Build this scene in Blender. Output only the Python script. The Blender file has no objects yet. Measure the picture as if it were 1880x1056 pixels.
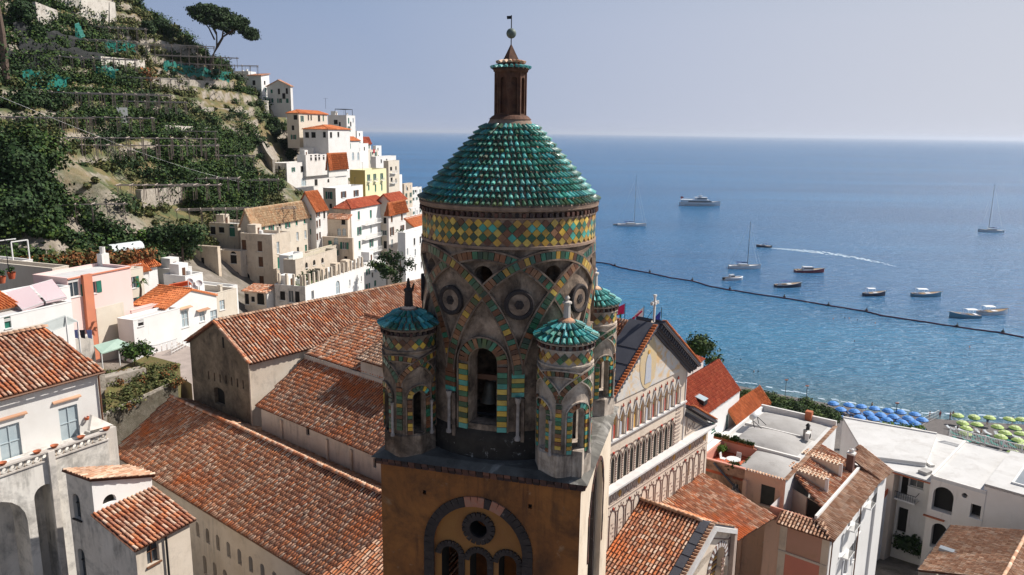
import bpy, math, random
import numpy as np
from mathutils import Vector, Matrix, noise as mnoise
R = math.radians
random.seed(7)
RNG = np.random.default_rng(7)
S = bpy.context.scene
COL = S.collection

# ------------------------------------------------------------------ camera
F = 1400.0; CX = 940.0; CY = 528.0; PITCH = R(11.5); ROLL = R(0.8); H = 60.0
_f = np.array([0, math.cos(PITCH), -math.sin(PITCH)]); _u = np.array([0, math.sin(PITCH), math.cos(PITCH)]); _r = np.array([1.0, 0, 0])
CR = _r*math.cos(ROLL)+_u*math.sin(ROLL); CU = _u*math.cos(ROLL)-_r*math.sin(ROLL); CF = _f
cd = bpy.data.cameras.new('camera'); cam = bpy.data.objects.new('camera', cd); COL.objects.link(cam)
cd.sensor_width = 36; cd.lens = 36*F/1880; cd.clip_start = .1; cd.clip_end = 120000
mw = Matrix.Identity(4)
for i in range(3):
    mw[i][0] = CR[i]; mw[i][1] = CU[i]; mw[i][2] = -CF[i]
mw[2][3] = H
cam.matrix_world = mw
S.camera = cam

# ------------------------------------------------------------------ sky, sun, exposure
SUN_AZ, SUN_EL = 70, 45
EXPO = .4; HAZE = 5e-5
W = bpy.data.worlds.new('World'); S.world = W; W.use_nodes = True
nt = W.node_tree; nt.nodes.clear()
sky = nt.nodes.new('ShaderNodeTexSky'); sky.sky_type = 'NISHITA'; sky.sun_disc = False
sky.sun_elevation = R(SUN_EL); sky.sun_rotation = R(SUN_AZ)
sky.altitude = 0; sky.air_density = 1.0; sky.dust_density = .6; sky.ozone_density = 1.6
bg = nt.nodes.new('ShaderNodeBackground'); bg.inputs[1].default_value = 0.08
wo = nt.nodes.new('ShaderNodeOutputWorld')
# hazy air near the horizon: brighter towards the sun, bluer away from it; higher up the clear Nishita sky takes over
tc = nt.nodes.new('ShaderNodeTexCoord'); nrm = nt.nodes.new('ShaderNodeVectorMath'); nrm.operation = 'NORMALIZE'; nt.links.new(tc.outputs['Generated'], nrm.inputs[0])
dt = nt.nodes.new('ShaderNodeVectorMath'); dt.operation = 'DOT_PRODUCT'; nt.links.new(nrm.outputs[0], dt.inputs[0])
dt.inputs[1].default_value = (math.sin(R(SUN_AZ))*math.cos(R(SUN_EL)), math.cos(R(SUN_AZ))*math.cos(R(SUN_EL)), math.sin(R(SUN_EL)))
def wramp(src, stops):
    r = nt.nodes.new('ShaderNodeValToRGB'); cr = r.color_ramp
    while len(cr.elements) < len(stops): cr.elements.new(.5)
    for e, (p, c) in zip(cr.elements, stops): e.position = p; e.color = (*c, 1)
    nt.links.new(src, r.inputs[0]); return r.outputs[0]
mr = nt.nodes.new('ShaderNodeMapRange'); mr.inputs[1].default_value = -1; mr.inputs[2].default_value = 1; nt.links.new(dt.outputs['Value'], mr.inputs[0])
hz = wramp(mr.outputs[0], [(0, (.16, .24, .42)), (.45, (.25, .33, .50)), (.60, (.305, .39, .57)), (.72, (.45, .51, .655)), (.85, (.61, .638, .72)), (1, (.88, .88, .88))])
sp = nt.nodes.new('ShaderNodeSeparateXYZ'); nt.links.new(nrm.outputs[0], sp.inputs[0])
low = wramp(sp.outputs['Z'], [(0, (.11, .08, .045)), (.02, (.085, .065, .035)), (.16, (0, 0, 0))])
ad = nt.nodes.new('ShaderNodeMix'); ad.data_type = 'RGBA'; ad.blend_type = 'ADD'; ad.inputs[0].default_value = 1
nt.links.new(hz, ad.inputs[6]); nt.links.new(low, ad.inputs[7])
k = nt.nodes.new('ShaderNodeVectorMath'); k.operation = 'SCALE'; k.inputs['Scale'].default_value = 1/.08/2**EXPO; nt.links.new(ad.outputs[2], k.inputs[0])
up = wramp(sp.outputs['Z'], [(.13, (.0,)*3), (.55, (.92,)*3)])
dk = nt.nodes.new('ShaderNodeVectorMath'); dk.operation = 'SCALE'; dk.inputs['Scale'].default_value = .72; nt.links.new(sky.outputs[0], dk.inputs[0])
mx = nt.nodes.new('ShaderNodeMix'); mx.data_type = 'RGBA'; nt.links.new(up, mx.inputs[0]); nt.links.new(k.outputs[0], mx.inputs[6]); nt.links.new(dk.outputs[0], mx.inputs[7])
nt.links.new(mx.outputs[2], bg.inputs[0]); nt.links.new(bg.outputs[0], wo.inputs[0])
sl = bpy.data.lights.new('sun', 'SUN'); sl.energy = 4.8; sl.angle = R(.55); sl.color = (1, .955, .89)
so = bpy.data.objects.new('sun', sl); COL.objects.link(so)
so.rotation_euler = (R(90-SUN_EL), 0, R(180-SUN_AZ)); so.location = (60, 0, 120)
S.view_settings.view_transform = 'Standard'; S.view_settings.look = 'None'; S.view_settings.gamma = 1
S.view_settings.use_curve_mapping = False; S.view_settings.exposure = EXPO
S.cycles.max_bounces = 6; S.cycles.diffuse_bounces = 3; S.cycles.glossy_bounces = 3; S.cycles.volume_bounces = 0

# ------------------------------------------------------------------ surveying: photograph point + known height or distance -> place
def ray(x, y): return CF+CR*(x-CX)/F-CU*(y-CY)/F
CP = np.array([0, 0, H])
def P(x, y, z):
    d = ray(x, y); return CP+d*((z-H)/d[2])
def PD(x, y, D):
    d = ray(x, y); return CP+d*(D/math.hypot(d[0], d[1]))
def proj(p):
    v = np.asarray(p, float)-CP; z = v@CF; return CX+F*(v@CR)/z, CY-F*(v@CU)/z
def azv(a): return np.array([math.sin(R(a)), math.cos(R(a)), 0.0])
class Frame:
    """local frame: x along azimuth a, y to its left, z up"""
    def __init__(s, o, a):
        s.o = np.array(o, float); s.a = a; s.u = azv(a); s.v = azv(a-90); s.rz = R(90-a)
    def loc(s, p):
        d = np.asarray(p)-s.o; return np.array([d@s.u, d@s.v, d[2]])
    def wor(s, p): return s.o+s.u*p[0]+s.v*p[1]+np.array([0, 0, p[2]])
    def onF(s, x, y, v=0.0):      # plane local y = v -> (x, z)
        d = ray(x, y); t = (v-(CP-s.o)@s.v)/(d@s.v); q = s.loc(CP+d*t); return q[0], q[2]
    def onS(s, x, y, u=0.0):
        d = ray(x, y); t = (u-(CP-s.o)@s.u)/(d@s.u); q = s.loc(CP+d*t); return q[1], q[2]
    def onZ(s, x, y, z): return s.loc(P(x, y, z+s.o[2]))
    def upx(s, x, v=0, z=0):   # how far along u (at local v,z) the photograph column x is reached
        lo, hi = -0.0, 400.0
        p0 = proj(s.wor((0, v, z)))[0]; sg = 1 if x > p0 else -1
        k = 1.0
        lo, hi = 0, 300
        for _ in range(60):
            m = (lo+hi)/2
            w = s.wor((m, v, z))
            if (w-CP)@CF < .5 or (proj(w)[0]-x)*sg > 0: hi = m
            else: lo = m
        return lo
    def vpx(s, x, u=0, z=0):
        p0 = proj(s.wor((u, 0, z)))[0]; sg = 1 if x > p0 else -1
        lo, hi = 0, 300
        for _ in range(60):
            m = (lo+hi)/2
            w = s.wor((u, m, z))
            if (w-CP)@CF < .5 or (proj(w)[0]-x)*sg > 0: hi = m
            else: lo = m
        return lo

# ------------------------------------------------------------------ materials
MATS = {}
def mat(name, c1, c2=None, sc=1.0, rough=.85, bump=.0, bsc=20., stain=None, stf=.5, streak=.0, spec=.3, metal=0., pal=None, jit=.0, coat=0., patch=None, psc=.3, pth=.5, stz=1., bdist=.03):
    """two tones mixed by noise, optional stains (grime patches and run-off), palette picked per piece, second patch colour"""
    if name in MATS: return MATS[name]
    m = bpy.data.materials.new(name); MATS[name] = m; m.use_nodes = True
    n = m.node_tree.nodes; l = m.node_tree.links
    b = n['Principled BSDF']; b.inputs['Roughness'].default_value = rough; b.inputs['Metallic'].default_value = metal
    b.inputs['Specular IOR Level'].default_value = spec; b.inputs['Coat Weight'].default_value = coat; b.inputs['Coat Roughness'].default_value = .12
    g = n.new('ShaderNodeNewGeometry')
    def nz(scale, det=5, rgh=.6, vec=None, dist=0.):
        t = n.new('ShaderNodeTexNoise'); t.inputs['Scale'].default_value = scale; t.inputs['Detail'].default_value = det; t.inputs['Roughness'].default_value = rgh; t.inputs['Distortion'].default_value = dist
        l.new(vec or g.outputs['Position'], t.inputs['Vector']); return t.outputs['Fac']
    def ramp(fac, stops, interp='LINEAR'):
        r = n.new('ShaderNodeValToRGB'); cr = r.color_ramp; cr.interpolation = interp
        while len(cr.elements) < len(stops): cr.elements.new(.5)
        for e, (p, c) in zip(cr.elements, stops): e.position = p; e.color = (*c, 1) if len(c) == 3 else c
        l.new(fac, r.inputs[0]); return r.outputs[0]
    def mix(fac, a, c, mode='MIX'):
        x = n.new('ShaderNodeMix'); x.data_type = 'RGBA'; x.blend_type = mode
        if isinstance(fac, float): x.inputs[0].default_value = fac
        else: l.new(fac, x.inputs[0])
        for i, q in ((6, a), (7, c)):
            if isinstance(q, tuple): x.inputs[i].default_value = (*q, 1)
            else: l.new(q, x.inputs[i])
        return x.outputs[2]
    def mth(op, a, c):
        x = n.new('ShaderNodeMath'); x.operation = op
        for i, q in ((0, a), (1, c)):
            if isinstance(q, (int, float)): x.inputs[i].default_value = q
            else: l.new(q, x.inputs[i])
        return x.outputs[0]
    if pal:
        oi = n.new('ShaderNodeObjectInfo')
        fr = mth('FRACT', mth('ADD', g.outputs['Random Per Island'], oi.outputs['Random']), 0)
        col = ramp(fr, [(i/len(pal), c) for i, c in enumerate(pal)], 'CONSTANT')
        if c2 is not None:
            col = mix(ramp(nz(sc), [(.38, (0, 0, 0)), (.62, (1, 1, 1))]), col, mix(.55, col, c2), 'MIX')
        fr2 = mth('FRACT', mth('MULTIPLY', fr, 37.3), 0)
        col = mix(1.0, col, ramp(fr2, [(0, (1-jit,)*3), (1, (1+jit,)*3)]), 'MULTIPLY')
    else:
        col = c1
        if c2 is not None: col = mix(ramp(nz(sc, 6, .62), [(.35, (0, 0, 0)), (.68, (1, 1, 1))]), c1, c2)
    if patch is not None:
        col = mix(ramp(nz(psc, 5, .7, dist=.6), [(pth-.04, (0, 0, 0)), (pth+.06, (1, 1, 1))]), col, patch)
    if stain is not None:
        s1 = ramp(nz(sc*.8+.21, 8, .72, dist=.4), [(1-stf-.10, (0, 0, 0)), (1-stf+.16, (1, 1, 1))])
        if streak:
            mp = n.new('ShaderNodeMapping'); mp.inputs['Scale'].default_value = (2.2, 2.2, .22*stz); l.new(g.outputs['Position'], mp.inputs[0])
            s2 = ramp(nz(1.3, 6, .7, vec=mp.outputs[0]), [(.62-streak*.3, (0, 0, 0)), (.80-streak*.2, (1, 1, 1))])
            s2 = mix(1.0, s2, ramp(nz(.33, 5, .7), [(.46, (0, 0, 0)), (.62, (1, 1, 1))]), 'MULTIPLY')
            s1 = mix(1.0, s1, s2, 'SCREEN')
        col = mix(mix(1.0, s1, (.85, .85, .85), 'MULTIPLY'), col, stain)
    if isinstance(col, tuple): b.inputs['Base Color'].default_value = (*col, 1)
    else: l.new(col, b.inputs['Base Color'])
    if bump:
        bp = n.new('ShaderNodeBump'); bp.inputs['Strength'].default_value = bump; bp.inputs['Distance'].default_value = bdist
        l.new(nz(bsc, 5, .65), bp.inputs['Height']); l.new(bp.outputs[0], b.inputs['Normal'])
    return m

TERRA = [(.56, .20, .09), (.66, .30, .16), (.74, .47, .32), (.46, .16, .08), (.70, .26, .11), (.62, .36, .24), (.76, .54, .39), (.42, .17, .10)]
mat('terra', None, (.34, .18, .11), .9, .85, pal=TERRA, jit=.14, bump=.4, bsc=30, patch=(.66, .18, .055), psc=.17, pth=.57)
mat('terra2', None, (.38, .23, .16), .7, .85, pal=TERRA, jit=.14, bump=.4, bsc=30, patch=(.22, .12, .08), psc=.8, pth=.68)
mat('terra_pale', None, (.34, .19, .12), .5, .85, pal=[(.56, .32, .20), (.64, .42, .28), (.46, .25, .15), (.72, .52, .38)], jit=.15, bump=.3, bsc=30)
mat('terra_red', None, (.42, .09, .04), .9, .8, pal=[(.50, .11, .05), (.44, .09, .045), (.56, .15, .07)], jit=.12)
mat('terra_org', None, (.48, .14, .05), .6, .8, pal=[(.58, .17, .05), (.50, .15, .05), (.64, .22, .08)], jit=.12)
mat('pan', (.085, .034, .02), (.14, .06, .036), 1.4, .9, bump=.3, bsc=18)  # pan tiles darkened in colour so gaps between cover tiles look shaded
mat('plaster_cream', (.56, .47, .37), (.66, .57, .47), .5, .9, bump=.25, bsc=9, stain=(.28, .24, .20), stf=.36, streak=.45)
mat('plaster_white', (.74, .715, .68), (.66, .63, .59), .5, .9, bump=.15, bsc=9, stain=(.50, .46, .42), stf=.30, streak=.32)
mat('plaster_clean', (.80, .785, .76), (.73, .71, .68), .4, .9, bump=.1, bsc=9, stain=(.62, .59, .55), stf=.26, streak=.22)
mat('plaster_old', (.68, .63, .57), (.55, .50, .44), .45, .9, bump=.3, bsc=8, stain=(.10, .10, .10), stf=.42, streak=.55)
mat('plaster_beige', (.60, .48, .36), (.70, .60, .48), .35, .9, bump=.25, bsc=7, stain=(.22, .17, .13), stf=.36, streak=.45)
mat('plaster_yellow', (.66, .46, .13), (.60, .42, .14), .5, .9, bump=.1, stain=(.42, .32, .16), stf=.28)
mat('plaster_ltyellow', (.80, .72, .42), (.74, .68, .42), .5, .9, bump=.1)
mat('plaster_pink', (.82, .58, .54), (.78, .55, .50), .4, .9, bump=.1, bsc=9, stain=(.70, .58, .52), stf=.3)
mat('plaster_peach', (.68, .43, .30), (.62, .41, .30), .5, .9, bump=.2, stain=(.34, .24, .18), stf=.36, streak=.4)
mat('plaster_salmon', (.60, .22, .15), (.54, .20, .14), .5, .9, bump=.1)
mat('ochre_wall', (.36, .145, .042), (.23, .09, .03), .4, .9, bump=.7, bsc=9, stain=(.055, .03, .02), stf=.47, streak=.4, patch=(.36, .22, .12), psc=1.1, pth=.66)
mat('ochre_light', (.34, .165, .05), (.27, .12, .04), .6, .9, bump=.4, bsc=11, stain=(.2, .11, .06), stf=.38)
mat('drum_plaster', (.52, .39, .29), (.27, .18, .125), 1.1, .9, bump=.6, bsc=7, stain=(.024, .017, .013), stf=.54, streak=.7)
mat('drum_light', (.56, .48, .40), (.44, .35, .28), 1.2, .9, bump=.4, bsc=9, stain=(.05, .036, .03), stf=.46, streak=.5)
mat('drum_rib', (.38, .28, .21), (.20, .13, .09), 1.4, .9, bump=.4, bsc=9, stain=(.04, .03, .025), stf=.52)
mat('black_stone', (.030, .024, .024), (.055, .042, .038), 3., .8, bump=.5, bsc=14, patch=(.16, .14, .13), psc=4, pth=.66)
mat('grime_slab', (.06, .055, .05), (.17, .16, .14), .7, .9, bump=.6, bsc=8, patch=(.34, .32, .29), psc=.35, pth=.55)
mat('band_brick', None, (.03, .02, .02), 2., .7, pal=[(.10, .045, .035), (.06, .03, .028), (.14, .06, .04), (.04, .025, .025)], jit=.3, bump=.4)
mat('g_teal', None, (.02, .07, .05), 2.2, .44, pal=[(.025, .20, .15), (.018, .15, .10), (.05, .28, .22), (.018, .11, .07), (.09, .36, .29), (.025, .17, .16)], jit=.4, spec=.5, coat=.22, bump=.35, bsc=25, patch=(.11, .095, .055), psc=2.6, pth=.60)
mat('g_blue', None, (.02, .12, .11), 2.0, .42, pal=[(.06, .34, .33), (.03, .22, .24), (.10, .42, .40), (.04, .28, .30), (.16, .48, .44)], jit=.35, spec=.5, coat=.25, bump=.35, bsc=25, patch=(.12, .10, .07), psc=2.6, pth=.61)
mat('g_dark', None, (.03, .03, .02), 2., .35, pal=[(.03, .09, .04), (.06, .11, .03), (.02, .07, .04), (.04, .13, .08)], jit=.25, spec=.6, coat=.3)
mat('g_yel', None, (.22, .12, .03), 2., .4, pal=[(.62, .38, .04), (.52, .28, .03), (.66, .46, .08)], jit=.2, spec=.5, coat=.3, bump=.2)
mat('g_grn', None, (.02, .04, .02), 2., .4, pal=[(.02, .10, .04), (.03, .15, .07), (.01, .05, .03), (.04, .22, .13)], jit=.2, spec=.5, coat=.3, bump=.2)
mat('g_brn', None, (.06, .03, .02), 2., .5, pal=[(.24, .09, .035), (.15, .055, .025), (.32, .15, .07)], jit=.2, spec=.4, coat=.2, bump=.2)
mat('g_tur', None, (.04, .12, .09), 2., .4, pal=[(.06, .38, .30), (.10, .42, .36)], jit=.2, spec=.5, coat=.3)
mat('stone_white', (.60, .55, .50), (.48, .43, .38), 2., .8, bump=.3, bsc=14, stain=(.16, .13, .11), stf=.33, streak=.3)
mat('marble', (.66, .64, .62), (.55, .52, .50), 2., .6, bump=.1)
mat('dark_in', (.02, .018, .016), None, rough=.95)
mat('iron', (.03, .03, .032), None, rough=.6, metal=.5)
mat('bronze', (.10, .09, .07), (.06, .055, .045), 6, .5, metal=.6)
mat('copper_ball', (.16, .20, .17), (.10, .11, .10), 9, .6, metal=.2)
mat('lantern_stone', (.10, .042, .025), (.16, .08, .05), 2.5, .85, bump=.5, bsc=12, stain=(.03, .02, .018), stf=.45)
mat('mortar', (.34, .24, .18), (.24, .16, .12), 3., .95, bump=.6, bsc=14, stain=(.07, .05, .04), stf=.4)
mat('lead', (.085, .085, .10), (.06, .06, .075), 1., .65, spec=.4, bump=.15, bsc=6)
mat('glass', (.03, .04, .05), (.06, .07, .08), .8, .12, spec=.8)
mat('pane_blue', (.35, .42, .45), (.42, .48, .50), .7, .2, spec=.7)
mat('shut_green', (.02, .13, .09), (.03, .17, .12), 2, .5)
mat('shut_dark', (.03, .035, .03), (.05, .05, .045), 2, .5)
mat('shut_brown', (.14, .06, .03), (.10, .05, .03), 2, .6)
mat('frame_white', (.68, .67, .65), None, rough=.6)
mat('frame_wood', (.17, .08, .045), None, rough=.6)
mat('roof_white', (.61, .595, .575), (.53, .515, .495), .35, .9, bump=.2, bsc=5, stain=(.40, .37, .34), stf=.40)
mat('roof_grey', (.42, .40, .38), (.34, .32, .30), .5, .9, bump=.2, bsc=5, stain=(.22, .20, .18), stf=.36)
mat('lawn', (.10, .15, .05), (.16, .19, .08), 1.2, .95, bump=.4, bsc=9)

# ------------------------------------------------------------------ mesh builder
class MB:
    def __init__(s): s.v = []; s.f = []; s.m = []; s.c = 0
    def pts(s, ps):
        i = len(s.v); s.v.extend([tuple(map(float, p)) for p in ps]); return i
    def face(s, ps):
        i = s.pts(ps); s.f.append(tuple(range(i, i+len(ps)))); s.m.append(s.c); return s
    def hexa(s, p):   # 8 corners: bottom 4 ccw, top 4 ccw
        i = s.pts(p)
        for q in ((0, 3, 2, 1), (4, 5, 6, 7), (0, 1, 5, 4), (1, 2, 6, 5), (2, 3, 7, 6), (3, 0, 4, 7)):
            s.f.append(tuple(i+k for k in q)); s.m.append(s.c)
        return s
    def box(s, x0, x1, y0, y1, z0, z1):
        return s.hexa([(x0, y0, z0), (x1, y0, z0), (x1, y1, z0), (x0, y1, z0), (x0, y0, z1), (x1, y0, z1), (x1, y1, z1), (x0, y1, z1)])
    def bar(s, a, b, w, h=None, up=(0, 0, 1)):
        h = h or w; a = Vector(a); b = Vector(b); d = (b-a)
        if d.length < 1e-6: return s
        d.normalize(); up = Vector(up)
        if abs(d.dot(up)) > .95: up = Vector((1, 0, 0))
        x = d.cross(up).normalized()*w/2; y = x.cross(d).normalized()*h/2
        return s.hexa([a-x-y, a+x-y, b+x-y, b-x-y, a-x+y, a+x+y, b+x+y, b-x+y])
    def tube(s, pts, r, n=6, cap=True):
        pts = [Vector(p) for p in pts]; rs = r if isinstance(r, (list, tuple)) else [r]*len(pts)
        base = len(s.v); ref = Vector((0, 0, 1))
        for k, p in enumerate(pts):
            d = (pts[min(k+1, len(pts)-1)]-pts[max(k-1, 0)]).normalized()
            rf = ref if abs(d.dot(ref)) < .9 else Vector((1, 0, 0))
            x = d.cross(rf).normalized(); y = x.cross(d)
            for j in range(n):
                t = 2*math.pi*j/n; q = p+(x*math.cos(t)+y*math.sin(t))*rs[k]; s.v.append(tuple(q))
        for k in range(len(pts)-1):
            for j in range(n):
                a = base+k*n+j; b2 = base+k*n+(j+1) % n; s.f.append((a, b2, b2+n, a+n)); s.m.append(s.c)
        if cap:
            s.f.append(tuple(base+j for j in range(n))[::-1]); s.m.append(s.c)
            s.f.append(tuple(base+(len(pts)-1)*n+j for j in range(n))); s.m.append(s.c)
        return s
    def lathe(s, prof, n=24, c=(0, 0, 0), a0=0, a1=360):
        full = abs(a1-a0) >= 359.9; m = n if full else n+1; base = len(s.v)
        for (r, z) in prof:
            for j in range(m):
                t = R(a0+(a1-a0)*j/n); s.v.append((c[0]+r*math.cos(t), c[1]+r*math.sin(t), c[2]+z))
        for k in range(len(prof)-1):
            for j in range(n if full else n):
                a = base+k*m+j; b2 = base+k*m+((j+1) % m); s.f.append((a, b2, b2+m, a+m)); s.m.append(s.c)
        return s
    def prism(s, poly, z0, z1):
        n = len(poly); i = s.pts([(p[0], p[1], z0) for p in poly]+[(p[0], p[1], z1) for p in poly])
        s.f.append(tuple(i+k for k in range(n))[::-1]); s.m.append(s.c); s.f.append(tuple(i+n+k for k in range(n))); s.m.append(s.c)
        for k in range(n):
            k2 = (k+1) % n; s.f.append((i+k, i+k2, i+n+k2, i+n+k)); s.m.append(s.c)
        return s
    def extr(s, poly, dv):   # 3d polygon extruded along dv
        n = len(poly); dv = np.array(dv, float); i = s.pts([tuple(p) for p in poly]+[tuple(np.array(p)+dv) for p in poly])
        s.f.append(tuple(i+k for k in range(n))[::-1]); s.m.append(s.c); s.f.append(tuple(i+n+k for k in range(n))); s.m.append(s.c)
        for k in range(n):
            k2 = (k+1) % n; s.f.append((i+k, i+k2, i+n+k2, i+n+k)); s.m.append(s.c)
        return s
    def mesh(s, name, mats, smooth=False):
        me = bpy.data.meshes.new(name); me.from_pydata(s.v, [], s.f)
        if isinstance(mats, str): mats = [mats]
        for k in mats: me.materials.append(MATS[k])
        if len(mats) > 1: me.polygons.foreach_set('material_index', s.m)
        if smooth: me.polygons.foreach_set('use_smooth', [True]*len(me.polygons))
        me.update(); return me
    def build(s, name, mats, parent=None, smooth=False, **kw):
        return link(name, s.mesh(name, mats, smooth), parent, **kw)
def link(name, me, parent=None, loc=None, label=None, cat=None, group=None, kind=None, mtx=None):
    o = bpy.data.objects.new(name, me); COL.objects.link(o)
    if parent is not None: o.parent = parent
    if loc is not None: o.location = loc
    if mtx is not None: o.matrix_local = mtx
    if label: o['label'] = label
    if cat: o['category'] = cat
    if group: o['group'] = group
    if kind: o['kind'] = kind
    return o
def thing(name, label, cat, loc=(0, 0, 0), rz=0, group=None):
    o = link(name, None, None, tuple(float(k) for k in loc), label, cat, group); o.rotation_euler = (0, 0, rz); o.empty_display_size = .3
    return o
UNIT = {}
def unit_box(m):
    if m not in UNIT: UNIT[m] = MB().box(-.5, .5, -.5, .5, -.5, .5).mesh('piece', m)
    return UNIT[m]

# ------------------------------------------------------------------ wall panels with real openings
def outline(h):
    """polyline of an opening (closed, ccw seen from outside in s,z)"""
    s0, s1, z0, z1, k = h[:5]; w = (s1-s0)/2; c = (s0+s1)/2
    if k == 'rect': return [(s0, z0), (s1, z0), (s1, z1), (s0, z1)]
    if k == 'arch':
        zs = z1-w; return [(s0, z0), (s1, z0)]+[(c+w*math.cos(t), zs+w*math.sin(t)) for t in np.linspace(0, math.pi, 11)]
    if k == 'seg':
        rr = w*.35; zs = z1-rr; return [(s0, z0), (s1, z0)]+[(c+w*math.cos(t), zs+rr*math.sin(t)) for t in np.linspace(0, math.pi, 9)]
    if k == 'point':
        hh = min(1.7*w, z1-z0-.05); zs = z1-hh; o = [(s0, z0), (s1, z0)]
        for t in np.linspace(0, 1, 6): o.append((c+w*(1-t)**.62 if t < 1 else c, zs+hh*t))
        for t in np.linspace(1, 0, 6)[1:]: o.append((c-w*(1-t)**.62, zs+hh*t))
        return o
    if k == 'circ':
        hz = (z1-z0)/2; return [(c+w*math.cos(t), (z0+z1)/2+hz*math.sin(t)) for t in np.linspace(-math.pi, math.pi, 25)[:-1]]
def panel(mb, s0, s1, z0, z1, holes, depth, mp, ds=None, back=None, mi=0, ri=None):
    """wall face s0..s1 x z0..z1 with openings cut; mp(s,z,d)->point, d<0 goes inwards"""
    ri = mi if ri is None else ri
    sb = {s0, s1}; zb = {z0, z1}
    for h in holes: sb |= {h[0], h[1]}; zb |= {h[2], h[3]}
    if ds:
        n = max(1, int(math.ceil((s1-s0)/ds)))
        for i in range(1, n): sb.add(s0+(s1-s0)*i/n)
    sb = sorted(x for x in sb if s0-1e-6 <= x <= s1+1e-6); zb = sorted(x for x in zb if z0-1e-6 <= x <= z1+1e-6)
    mb.c = mi
    for a, b in zip(sb, sb[1:]):
        if b-a < 1e-5: continue
        run = None
        for c, d in zip(zb, zb[1:]):
            if d-c < 1e-5: continue
            sm, zm = (a+b)/2, (c+d)/2
            if any(h[0] < sm < h[1] and h[2] < zm < h[3] for h in holes): continue
            mb.face([mp(a, c, 0), mp(b, c, 0), mp(b, d, 0), mp(a, d, 0)])
    for h in holes:
        o = outline(h); n = len(o); mb.c = mi
        if h[4] != 'rect':
            zmid = (h[2]+h[3])/2 if h[4] == 'circ' else -1e9
            for i in range(n):
                p, q = o[i], o[(i+1) % n]
                if abs(p[0]-q[0]) < 1e-6: continue
                top = (p[1]+q[1])/2 > zmid
                if h[4] != 'circ' and abs(p[1]-h[2]) < 1e-6 and abs(q[1]-h[2]) < 1e-6: continue
                e = h[3] if top else h[2]
                if abs(p[1]-e) < 1e-6 and abs(q[1]-e) < 1e-6: continue
                mb.face([mp(*p, 0), mp(*q, 0), mp(q[0], e, 0), mp(p[0], e, 0)])
        mb.c = ri
        for i in range(n):
            p, q = o[i], o[(i+1) % n]
            mb.face([mp(*p, 0), mp(*q, 0), mp(*q, -depth), mp(*p, -depth)])
    mb.c = mi
def ring_blocks(o, w, mp, d0, d1, n, skipbottom=True):
    """outline offset outwards by w, cut to n voussoir-like hexas; returns list of 8-corner lists"""
    pass
def frameF(v=0.0, sgn=-1):   # wall in local plane y=v, outward normal sgn*y
    return lambda s, z, d: (s, v+sgn*d, z)
def frameS(u=0.0, sgn=-1):
    return lambda s, z, d: (u+sgn*d, s, z)

# ------------------------------------------------------------------ pieces: alike blocks, the largest in view as objects, the rest joined
def place_pieces(items, parent, name, pw, limit=300, rest=None):
    """items: (matrix(local to parent), material); pw = parent's world matrix; nearest in view become objects"""
    sc = []
    for i, (m, k) in enumerate(items):
        p = pw @ m.translation
        x, y = proj(p); v = np.array(p)-CP
        vis = -20 < x < 1900 and -20 < y < 1076 and v@CF > 1
        nrm = (pw.to_3x3() @ m.to_3x3().col[2]).normalized()
        fac = -(nrm.x*v[0]+nrm.y*v[1]+nrm.z*v[2])/np.linalg.norm(v)
        sc.append(((0 if vis and fac > -.05 else 1), np.linalg.norm(v), i))
    sc.sort(); chosen = [i for a, b, i in sc[:limit] if a == 0]; cs = set(chosen)
    for i in chosen: link(name, unit_box(items[i][1]), parent, mtx=items[i][0])
    left = [i for i in range(len(items)) if i not in cs]
    if left:
        mks = sorted({items[i][1] for i in left}); mb = MB()
        for i in left:
            mb.c = mks.index(items[i][1]); M4 = items[i][0]
            mb.hexa([M4 @ Vector(q) for q in ((-.5, -.5, -.5), (.5, -.5, -.5), (.5, .5, -.5), (-.5, .5, -.5), (-.5, -.5, .5), (.5, -.5, .5), (.5, .5, .5), (-.5, .5, .5))])
        mb.build(rest or name+'s', mks, parent, kind='stuff')
def mtx(o, x, y, z, sx, sy, sz):
    m = Matrix.Identity(4); x = Vector(x).normalized()*sx; y = Vector(y).normalized()*sy; z = Vector(z).normalized()*sz
    for i in range(3): m[i][0] = x[i]; m[i][1] = y[i]; m[i][2] = z[i]; m[i][3] = o[i]
    return m

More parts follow.
